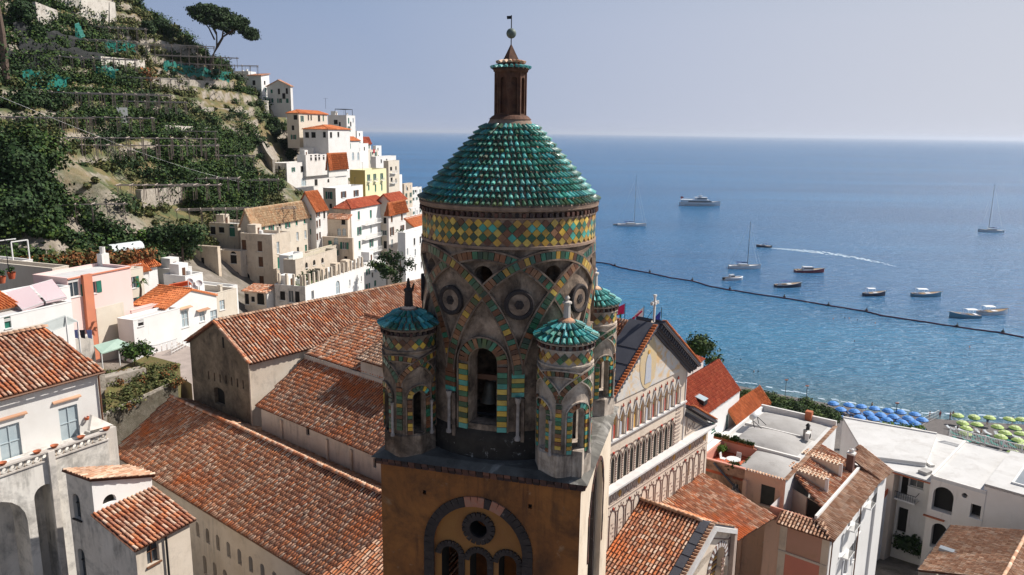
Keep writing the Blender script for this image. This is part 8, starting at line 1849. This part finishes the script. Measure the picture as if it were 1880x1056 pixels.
# rigid inflatable with arch
t = boat('inflatable_boat', 'white inflatable motorboat with a raised arch just above the boom', 'boat', 1346, 514, 9, 76); hull(9, 2.9, .4, 'hull_white', t, sheer=.4, free=.6); MB().tube([(-4.2, -1.3, .7), (1.5, -1.35, .85), (3.4, -.9, 1.0), (4.3, 0, 1.1), (3.4, .9, 1.0), (1.5, 1.35, .85), (-4.2, 1.3, .7)], .30, 8).build('tube', 'hull_white', t, smooth=True)
wheelhouse(t, -1.8, .6, .9, .6, 1.4); MB().box(-4.8, -4.1, -.5, .5, .2, 1.1).build('outboard', 'rubber', t)
# speed boat and wake
t = boat('speedboat', 'small dark speedboat running left with a white wake behind it', 'boat', 1402, 454, 8, 278); hull(8, 2.5, .4, 'hull_dark', t, sheer=.5, free=.7); wheelhouse(t, -.8, 1.2, .8, .6, .7, 'hull_white'); canopy(t, -2.2, .4, .8, 1.9, 'canvas_blue'); MB().box(-4.3, -3.7, -.4, .4, .1, 1.0).build('outboard', 'rubber', t)
mat('foam', (.60, .66, .72), (.26, .40, .52), .35, .8)
wk = [P(x, y, .05) for x, y in ((1414, 455.5), (1440, 457.5), (1480, 461), (1530, 466.5), (1575, 474), (1615, 482), (1650, 491))]; t = thing('wake', 'white foam wake curving behind the small dark speedboat', 'wake', wk[0]); b = MB(); ws = [.5, 2.0, 3.2, 3.0, 2.2, 1.4, .3]
for seg in range(len(wk)-1):
    for s_ in range(10):
        for side in (-1, 0, 1):
            f0, f1 = s_/10, (s_+.8+random.random()*.4)/10; q0 = wk[seg]*(1-f0)+wk[seg+1]*f0-wk[0]; q1 = wk[seg]*(1-f1)+wk[seg+1]*f1-wk[0]; w0 = ws[seg]*(1-f0)+ws[seg+1]*f0; d = N3(q1-q0) if np.linalg.norm(q1-q0) > 0 else np.array([1, 0, 0]); n_ = np.array([-d[1], d[0], 0]); o0 = n_*w0*(side*.8+RNG.normal()*.2); wd = w0*.32*(.5+RNG.random())
            if RNG.random() < (.98 if seg < 3 else .75-.12*(seg-3)): b.face([q0+o0-n_*wd+[0, 0, .002*side], q1+o0-n_*wd*.7+[0, 0, .002*side], q1+o0+n_*wd*.8+[0, 0, .002*side], q0+o0+n_*wd+[0, 0, .002*side]])
b.build('foam', 'foam', t, kind='stuff')
# sailing yachts
def yacht(lab, px, py, L, az, mh, stern=True):
    t = boat('sailing_yacht', lab, 'sailing boat', px, py, L, az); hull(L, L*.28, .7, 'hull_white', t, deck='hull_white', sheer=.5, free=1.1); wheelhouse(t, -L*.22, L*.15, L*.08, 1.1, .75, 'hull_white', .9)
    MB().tube([(L*.08, 0, 1.0), (L*.08, 0, mh)], [.13, .07], 6).build('mast', 'iron', t); MB().tube([(L*.07, 0, 2.4), (-L*.28, 0, 2.5)], .09, 6).tube([(L*.06, 0, 2.6), (-L*.26, 0, 2.7)], .2, 8).build('boom', 'canvas_blue', t)
    r = MB()
    for q in ((L*.49, 0, 1.6), (-L*.48, 0, 1.2), (L*.06, L*.13, 1.2), (L*.06, -L*.13, 1.2), (L*.40, 0, 1.5)): r.tube([(L*.08, 0, mh*(.97 if q[0] != L*.40 else .8)), q], .02, 4)
    r.build('rigging', 'canvas_white', t); MB().bar((L*.08, -1, mh*.6), (L*.08, 1, mh*.6), .06).build('spreader', 'iron', t); canopy(t, -L*.30, -L*.12, L*.10, 2.5, 'canvas_blue')
yacht('large sailing yacht with a tall dark mast left of the ferry', 1160, 415, 19, 92, 30); yacht('white sailing yacht with a furled blue sail above the inflatable boat', 1367, 493, 14.5, 92, 19.5); yacht('distant white sailing yacht near the right edge', 1818, 426, 16, 272, 28)
t = boat('dinghy', 'tiny dark dinghy towed behind the large sailing yacht', 'boat', 1131, 413, 4, 92); hull(4, 1.6, .2, 'hull_dark', t, free=.4)
# excursion ferry
t = boat('ferry', 'white three decked motor ferry with a dark window band', 'ferry', 1285, 378, 38, 90); L = 35
hull(L, 7.5, 1.0, 'hull_white', t, deck='hull_white', sheer=1.2, free=2.3)
MB().hexa([(-16, -3.3, 2.2), (11, -3.0, 2.2), (11, 3.0, 2.2), (-16, 3.3, 2.2), (-16, -3.2, 4.6), (7.5, -2.8, 4.6), (7.5, 2.8, 4.6), (-16, 3.2, 4.6)]).build('main_deckhouse', 'hull_white', t); MB().hexa([(-11, -3.34, 3.0), (10, -3.06, 3.0), (10, 3.06, 3.0), (-11, 3.34, 3.0), (-11, -3.30, 3.9), (8.7, -2.95, 3.9), (8.7, 2.95, 3.9), (-11, 3.30, 3.9)]).build('window_band', 'glass', t)
MB().box(-17, 6, -3.3, 3.3, 4.6, 4.8).box(-4, 5.2, -2.4, 2.4, 4.8, 6.4).box(-5, 5.6, -2.6, 2.6, 6.4, 6.6).box(-1, 0.5, -2, 2, 6.6, 7.6).box(-2.5, 2, -.2, .2, 7.6, 7.9).build('upper_deck', 'hull_white', t); MB().box(-3, 5.25, -2.45, 2.45, 5.3, 6.0).build('bridge_window', 'glass', t)
r = MB().bar((-16.8, -3.2, 5.7), (-4, -3.2, 5.7), .08).bar((-16.8, 3.2, 5.7), (-4, 3.2, 5.7), .08).bar((.3, 0, 7.8), (.3, 0, 9.5), .12)
for i in range(14): r.bar((-16.8+i, -3.2, 4.8), (-16.8+i, -3.2, 5.7), .05)
r.build('railing', 'frame_white', t); MB().extr([(-17, 0, 5.0), (-17, 0, 7.2), (-14.6, 0, 6.8), (-14.6, 0, 6.0)], (0, .1, 0)).build('stern_flag', 'hull_red', t); MB().box(-14, 12, -3.79, -3.60, 1.1, 1.3).build('side_stripe', 'hull_dark', t)
# floating boom with buoys
bp_ = [(1080, 481), (1100, 482), (1120, 485), (1140, 492), (1190, 501), (1230, 510), (1275, 517), (1300, 525), (1330, 531), (1400, 542), (1450, 549), (1520, 561), (1590, 572), (1620, 580), (1700, 592), (1780, 604), (1840, 612), (1890, 622)]
B3 = [P(x, y, .12) for x, y in bp_]; t = thing('floating_boom', 'dark red floating boom strung across the whole bay', 'boom', B3[0]); mat('boom_red', (.10, .015, .04), (.04, .01, .03), .5, .6)
fine = []
for a, c in zip(B3, B3[1:]):
    for k_ in range(6): q = a+(c-a)*k_/6; fine.append((q[0]-B3[0][0]+RNG.normal()*.12, q[1]-B3[0][1]+RNG.normal()*.18, .05))
MB().tube(fine, .27, 6).build('float', 'boom_red', t)
for x, y in ((1129, 488), (1193, 500), (1271, 515), (1340, 531), (1440, 546), (1521, 561), (1591, 571), (1757, 600), (1841, 611)): q = P(x, y, .2)-B3[0]; MB().lathe([(.02, -.2), (.5, .1), (.55, .4), (.12, .9), (.08, 1.3)], 8, c=q).build('buoy', 'iron', t)
# bathers heads and marker floats
SWL = ['swimmer nearest the shore beyond the red roofs', 'left swimmer of a pair beyond the promenade trees', 'right swimmer of a pair beyond the promenade trees', 'leftmost swimmer in the row just inside the boom', 'second swimmer in the row just inside the boom', 'third swimmer in the row just inside the boom', 'fourth swimmer in the row just inside the boom', 'rightmost swimmer in the row just inside the boom', 'lone swimmer midway between boom and blue parasols', 'lone swimmer out from the green parasols']
for i, (x, y) in enumerate([(1360, 661), (1384, 683), (1392, 683), (1530, 586), (1551, 584), (1559, 585), (1574, 588), (1607, 594), (1569, 627), (1780, 638)]):
    t = thing('swimmer', SWL[i], 'person', P(x, y, 0), 0, 'swimmers far out between beach and boom'); MB().lathe([(.02, -.3), (.22, -.1), (.14, .02), (.13, .12), (.16, .25), (.10, .38), (.01, .42)], 8).build('body', 'skin' if i % 2 else 'hull_dark', t)
# beach parasols
mat('parasol_blue', (.06, .22, .60), (.10, .30, .66), 2, .6); mat('parasol_navy', (.02, .08, .30), None); mat('parasol_green', (.44, .56, .16), (.36, .50, .14), 2, .6); mat('parasol_dkgreen', (.03, .22, .08), None); mat('parasol_cream', (.62, .66, .42), None)
def parasol_mesh(c1, c2, c3):
    b = MB(); n = 12; r0 = 1.18
    for i in range(n):
        a0, a1 = 2*math.pi*i/n, 2*math.pi*(i+1)/n; p = lambda r, z, a: (r*math.cos(a), r*math.sin(a), z); b.c = 0
        b.face([p(r0, 2.05, a0), p(r0, 2.05, a1), p(.7, 2.42, a1), p(.7, 2.42, a0)]); b.c = 0 if i % 2 else 2; b.face([p(.7, 2.42, a0), p(.7, 2.42, a1), p(0.01, 2.62, a1)]); b.c = 1; b.face([p(r0, 2.05, a0), p(r0, 2.05, a1), p(r0*.985, 1.88, a1), p(r0*.985, 1.88, a0)])
    return b.mesh('parasol_canopy', [c1, c2, c3])
pm = {'blue': parasol_mesh('parasol_blue', 'parasol_navy', 'parasol_blue'), 'green': parasol_mesh('parasol_green', 'parasol_dkgreen', 'parasol_cream')}
pole = MB().tube([(0, 0, -.3), (0, 0, 2.7)], .03, 6).mesh('pole', 'frame_white')
ORD = ['first', 'second', 'third', 'fourth', 'fifth', 'sixth', 'seventh', 'eighth', 'ninth', 'tenth']
def gz(p): return max(.05, float(base_h(p[0], p[1])[0]))
def ground_pt(x, y, hgt=0):
    z = 1.0
    for _ in range(6): p = P(x, y, z+hgt); z = gz(p)
    return np.array([p[0], p[1], z])
def parasols(kind, rows, group):
    for ri, (rn, pts) in enumerate(rows):
        for i, (x, y) in enumerate(pts):
            p = ground_pt(x, y, 2.4); t = thing('beach_parasol', f'{kind} beach parasol, {ORD[i]} from the left in the {rn} row', 'parasol', p, RNG.random(), group); link('canopy', pm[kind], t).rotation_euler = (RNG.normal()*.05, RNG.normal()*.05, 0); link('pole', pole, t)
parasols('blue', [('row nearest the water'.replace('row ', ''), [(1531, 738), (1558, 741), (1583, 744), (1606, 747.5), (1631, 751), (1654, 754), (1680, 758)]), ('second', [(1544, 749), (1569, 752.5), (1593, 756), (1617, 759), (1641, 762), (1667, 765), (1694, 768)]), ('third', [(1579, 763), (1603, 765.5), (1629, 768), (1655, 772), (1680, 774)]), ('row nearest the white roof'.replace('row ', ''), [(1645, 777.5), (1670, 781)])], 'blue beach parasols')
parasols('green', [('nearest the water'.replace('row ', ''), [(1760, 760.5), (1789, 762.5), (1818, 764.5), (1852, 767), (1877, 768)]), ('second', [(1768, 774), (1795, 777), (1832, 781), (1864, 783)]), ('third', [(1773, 783.5), (1845, 791.5), (1876, 794)]), ('fourth', [(1773, 793), (1838, 799), (1870, 806)]), ('row nearest the railing'.replace('row ', ''), [(1877, 815), (1863, 829)])], 'green beach parasols')
# loungers under the parasols, people
lg = MB().hexa([(-.3, -.9, .28), (.3, -.9, .28), (.3, .4, .28), (-.3, .4, .28), (-.3, -.9, .36), (.3, -.9, .36), (.3, .4, .36), (-.3, .4, .36)]).hexa([(-.3, .4, .28), (.3, .4, .28), (.3, .95, .6), (-.3, .95, .6), (-.3, .38, .36), (.3, .38, .36), (.3, .92, .68), (-.3, .92, .68)])
lgl = MB(); [lgl.bar((x, y, 0), (x, y, .3), .05) for x in (-.26, .26) for y in (-.8, .35)]
mat('sling_green', (.03, .22, .18), None); mat('sling_blue', (.10, .20, .42), None); mat('sling_white', (.55, .58, .60), None)
lm = {m: lg.mesh('sling', m) for m in ('sling_green', 'sling_blue', 'sling_white')}; lk = lgl.mesh('legs', 'frame_white')
spots = []
for x in range(1745, 1880, 17):
    for j, y in enumerate((789, 799, 809)): spots.append((x+j*6, y+(x-1745)*.13, 'green'))
for x in range(1545, 1690, 14):
    for j, y in enumerate((760, 771)): spots.append((x+j*6, y+(x-1545)*.13, 'blue'))
def lounger_label(i, k_):
    j = [q for q in range(len(spots)) if spots[q][2] == k_].index(i); return '%s sun lounger, %s from the left in the %s row under the %s parasols' % ('blue' if k_ == 'blue' else ('green' if i % 3 else 'white'), (ORD+['eleventh', 'twelfth'])[j//(3 if k_ == 'green' else 2)], ('seaward', 'middle', 'landward')[j % 3] if k_ == 'green' else ('seaward', 'landward')[j % 2], k_)
for i, (x, y, k_) in enumerate(spots):
    p = ground_pt(x, y); t = thing('sun_lounger', lounger_label(i, k_), 'sun lounger', p, R(20+RNG.normal()*12), 'sun loungers among the %s parasols' % k_); link('sling', lm['sling_blue' if k_ == 'blue' else ('sling_green' if i % 3 else 'sling_white')], t); link('legs', lk, t)
def person(lab, p, rz, trunk='hull_dark', shirt=None, pose='stand'):
    t = thing('person', lab, 'person', p, rz); h = 1.0
    V = [(0, 0, .92), (0, 0, 1.15), (0, 0, 1.38), (0, 0, 1.50), (0, .02, 1.62), (0, .01, 1.72), (.10, 0, .86), (.12, .02, .48), (.12, 0, .08), (.12, .1, .03), (-.10, 0, .86), (-.13, .05, .48), (-.14, -.02, .08), (-.14, .1, .03), (.19, 0, 1.40), (.25, -.02, 1.12), (.25, .08, .86), (-.19, 0, 1.40), (-.26, -.02, 1.12), (-.24, .1, .88)]
    Ed = [(0, 1), (1, 2), (2, 3), (3, 4), (4, 5), (0, 6), (6, 7), (7, 8), (8, 9), (0, 10), (10, 11), (11, 12), (12, 13), (2, 14), (14, 15), (15, 16), (2, 17), (17, 18), (18, 19)]; rad = [.14, .13, .15, .06, .10, .09, .09, .06, .045, .035, .09, .06, .045, .035, .06, .045, .03, .06, .045, .03]
    me = bpy.data.meshes.new('body'); me.from_pydata(V, Ed, []); me.materials.append(MATS['skin']); o = link('body', me, t); sk = o.modifiers.new('skin', 'SKIN')
    for v, r_ in zip(me.skin_vertices[0].data, rad): v.radius = (r_, r_)
    me.skin_vertices[0].data[0].use_root = True; o.modifiers.new('sub', 'SUBSURF').levels = 1
    MB().lathe([(.10, .70), (.19, .74), (.185, .98), (.15, 1.0)], 10).build('trunks', trunk, t); MB().lathe([(.115, 1.66), (.12, 1.74), (.07, 1.83), (.01, 1.85)], 8).build('hair', 'hull_dark', t)
    if shirt: MB().lathe([(.165, .95), (.185, 1.2), (.20, 1.40), (.08, 1.5)], 10).build('shirt', shirt, t)
for x, y, rz, tr, sh, l in [(1744, 770, .5, 'hull_dark', None, 'person in dark trunks standing in the shallow water left of the green parasols'), (1749, 769, 2.5, 'hull_blue', None, 'person beside the dark clad bather in the shallow water'), (1706, 769, 1.2, 'hull_dark', None, 'person standing at the water edge right of the blue parasols'), (1725, 768, .2, 'hull_red', 'hull_red', 'person in red at the water edge by the mesh fence'), (1800, 801, 1, 'teak', None, 'person walking between the green parasols behind the white railing'),
    (1812, 780, 2, 'canvas_blue', 'canvas_blue', 'person in blue under the green parasols'), (1858, 779, .8, 'hull_dark', 'hull_dark', 'person in dark clothes near the right hand green parasols'), (1757, 792, 1.5, 'hull_dark', 'hull_white', 'person with a white shirt by the left green parasols'), (1545, 760, .5, 'hull_red', None, 'person between the leftmost blue parasols'), (1600, 752, .5, 'hull_dark', 'teak', 'person under the blue parasols near the water'), (1288, 697, .5, 'hull_red', 'hull_red', 'person wading close to shore beyond the red roofs')]:
    person(l, ground_pt(x, y), rz, tr, sh)
# mesh fence running to the water, lamp posts, hotel roof railing
a = ground_pt(1690, 782); c = ground_pt(1722, 766); t = thing('beach_fence', 'pale mesh fence running down the beach between blue and green parasols', 'fence', a); r = MB(); d = c-a
for i in range(9): q = d*i/8; r.bar(q, q+[0, 0, 1.6], .06)
for h_ in (.1, .85, 1.6): r.bar([0, 0, h_], d+[0, 0, h_], .05)
for i in range(30): q = d*i/30; r.bar(q, q+[0, 0, 1.6], .02)
r.build('mesh', 'frame_white', t)
for x, y, l in ((1479, 742, 'slim lamp post above the long green trees by the shore'), (1643, 776, 'slim lamp post rising among the blue parasols'), (1441, 730, 'short dark post in front of the surf beyond the green trees')):
    p = ground_pt(x, y); t = thing('lamp_post', l, 'lamp post', p); MB().tube([(0, 0, 0), (0, 0, 4.2)], .06, 6).build('pole', 'iron', t); MB().box(-.35, .35, -.12, .12, 4.2, 4.42).build('lamp_head', 'terra_pot', t)
fr = WH2.fr; p0 = WH2.L(1743, 800, 24.0); p1 = WH2.L(1885, 836, 24.0); t = thing('roof_railing', 'white balustrade railing along the seaward edge of the hotel roof', 'railing', fr.wor((p0[0], p0[1], 0)), fr.rz); d = np.array([p1[0]-p0[0], p1[1]-p0[1], 0]); Ln = np.linalg.norm(d); d /= Ln
rl = MB().bar(d*0+[0, 0, 1.05], d*Ln+[0, 0, 1.05], .09).bar(d*0+[0, 0, .12], d*Ln+[0, 0, .12], .07)
rl.build('rail', 'frame_white', t)
bal = MB().bar((0, 0, .1), (0, 0, 1.03), .05).mesh('baluster', 'frame_white')
for i in range(int(Ln/.17)): link('baluster', bal, t, loc=tuple(d*(i*.17)))
for i in range(int(Ln/1.9)+1): q = d*min(i*1.9, Ln); MB().bar(q, q+[0, 0, 1.15], .12).build('post', 'frame_white', t)
# surf line
s3 = [np.array([x, y, .03]) for x, y in SHORE[3:]]; t = thing('surf', 'thin line of white surf along the grey beach', 'surf', s3[0]); b = MB()
for a, c in zip(s3, s3[1:]):
    n_ = max(2, int(np.linalg.norm(c-a)/1.6))
    for i in range(n_):
        q0 = a+(c-a)*i/n_-s3[0]; q1 = a+(c-a)*(i+.9)/n_-s3[0]; o1 = np.array([0, 1.6+1.2*math.sin(i*.7)+RNG.normal()*.3, 0]); w_ = .35+.5*RNG.random()
        if RNG.random() < .8: b.face([q0+o1, q1+o1, q1+o1+[0, w_, 0], q0+o1+[0, w_, 0]])
b.build('foam', 'foam', t, kind='stuff')
# row of trees along the promenade
blk = [(1375, 728), (1393, 735), (1412, 738), (1432, 742), (1452, 744), (1472, 748), (1492, 752), (1510, 757), (1524, 764), (1500, 768), (1470, 762), (1430, 756)]
for i, (x, y) in enumerate(blk):
    z = 11.5; p = P(x, y, z-1.5); g = max(4.5, gz(p)); p = np.array([p[0], p[1], g]); hh = z-g
    tree('promenade_tree', ['leftmost round tree of the promenade row, beside the orange red roof', 'second tree from the left in the promenade row', 'third tree from the left in the promenade row', 'fourth tree from the left in the promenade row', 'fifth tree from the left in the promenade row', 'sixth tree from the left in the promenade row', 'seventh tree from the left in the promenade row', 'eighth tree from the left in the promenade row', 'rightmost promenade tree, beside the blue parasols', 'promenade tree in front, touching the white roof corner', 'promenade tree in front, above the middle of the vaulted roofs', 'promenade tree in front, right of the orange red roof'][i], p, hh, [(RNG.normal()*.9, RNG.normal()*.9, hh-1.4+RNG.normal()*.35, 1.5, 1.5, 1.0, 330) for k_ in range(8)], 'leaf_lemon' if i % 3 else 'leaf_bright2', .26, r=.2, group='promenade trees') if leafmat('leaf_bright2', [(.07, .11, .015), (.09, .13, .02), (.05, .09, .015)]) else 0
tree('tree', 'dark tree behind the right slope of the cathedral gable', P(1280, 668, 26), 4, [(RNG.normal()*1.4, RNG.normal()*1.2, 2.5+RNG.normal()*.7, 1.6, 1.6, 1.1, 330) for i in range(9)], 'leaf_lemon', .3)
p = P(1632, 779, 9); leaves('hedge', [(p[0]+i*1.6-5, p[1]-i*.3, p[2], 1.2, .9, .7, 180) for i in range(7)], .25, 'leaf_bright', None, label='low bright hedge just beyond the white roof below the blue parasols', cat='hedge')
# flags on the far side of the nave roof
mat('flag_red', (.50, .02, .10), None); mat('flag_green', (.02, .25, .08), None); mat('flag_white', (.72, .70, .72), None); mat('flag_blue', (.04, .06, .35), None); mat('star', (.75, .75, .78), None)
def flag(lab, px, ptop, pbot, cells, d=68):
    p = PD(px, pbot, d); s = d/1400; hh = (pbot-ptop)*s; t = thing('flag', lab, 'flag', p, 0, 'flags behind the cathedral gable'); MB().tube([(0, 0, -3), (0, 0, hh)], .03, 6).build('flagpole', 'iron', t)
    for m, quad in cells:
        Q = [((x-px)*s, .06*math.sin((x-px)*.5), (pbot-y)*s) for x, y in quad]; MB().extr(Q, (0, .02, 0)).build('cloth', m, t)
flag('crimson flag with small white emblems left of the other flags', 1146, 555, 600, [('flag_red', [(1128, 565), (1145, 556), (1145, 575), (1138, 577), (1127, 579)]), ('flag_white', [(1129, 569.5), (1133, 567.5), (1133.5, 570), (1129.5, 572)]), ('flag_white', [(1128, 574), (1133, 572.5), (1133, 575), (1128.5, 577)])])
flag('green white and red flag hanging limp beside the crimson flag', 1139, 571, 604, [('flag_green', [(1136, 577), (1139, 574), (1139.5, 588), (1136.5, 588)]), ('flag_white', [(1136.5, 588.2), (1139.5, 588.2), (1139, 594), (1136, 594)]), ('flag_red', [(1136, 594.2), (1139, 594.2), (1138, 602), (1136, 602)])])
flag('white flag with a red cross streaming to the left', 1181, 560, 590, [('flag_white', [(1160, 585), (1167, 575), (1180, 563), (1180, 581), (1170, 583)]), ('flag_red', [(1159, 586), (1163, 580.5), (1166, 584), (1161, 590)]), ('flag_red', [(1165, 580), (1177, 569), (1178.5, 571.5), (1167, 583)]), ('flag_red', [(1170, 571), (1173, 569), (1174.5, 574), (1171.5, 576)])])
flag('blue flag with pale stars behind the stone cross', 1213, 563, 600, [('flag_blue', [(1199, 584), (1205, 578), (1211, 570), (1211, 591), (1203, 591)]), ('star', [(1203, 581), (1204.5, 582.5), (1206.5, 583), (1204.5, 584.5), (1204, 587), (1202.5, 584.5), (1200.5, 584), (1202, 582.5)])])
# lightning conductor stay on the facade cross
a = PD(1197, 572, 52.2); c = PD(1168, 612, 56); t = thing('stay_wire', 'dark wire running from the cross down behind the gable', 'wire', a); MB().tube([(0, 0, 0), tuple(c-a)], .02, 4).build('wire', 'iron', t)
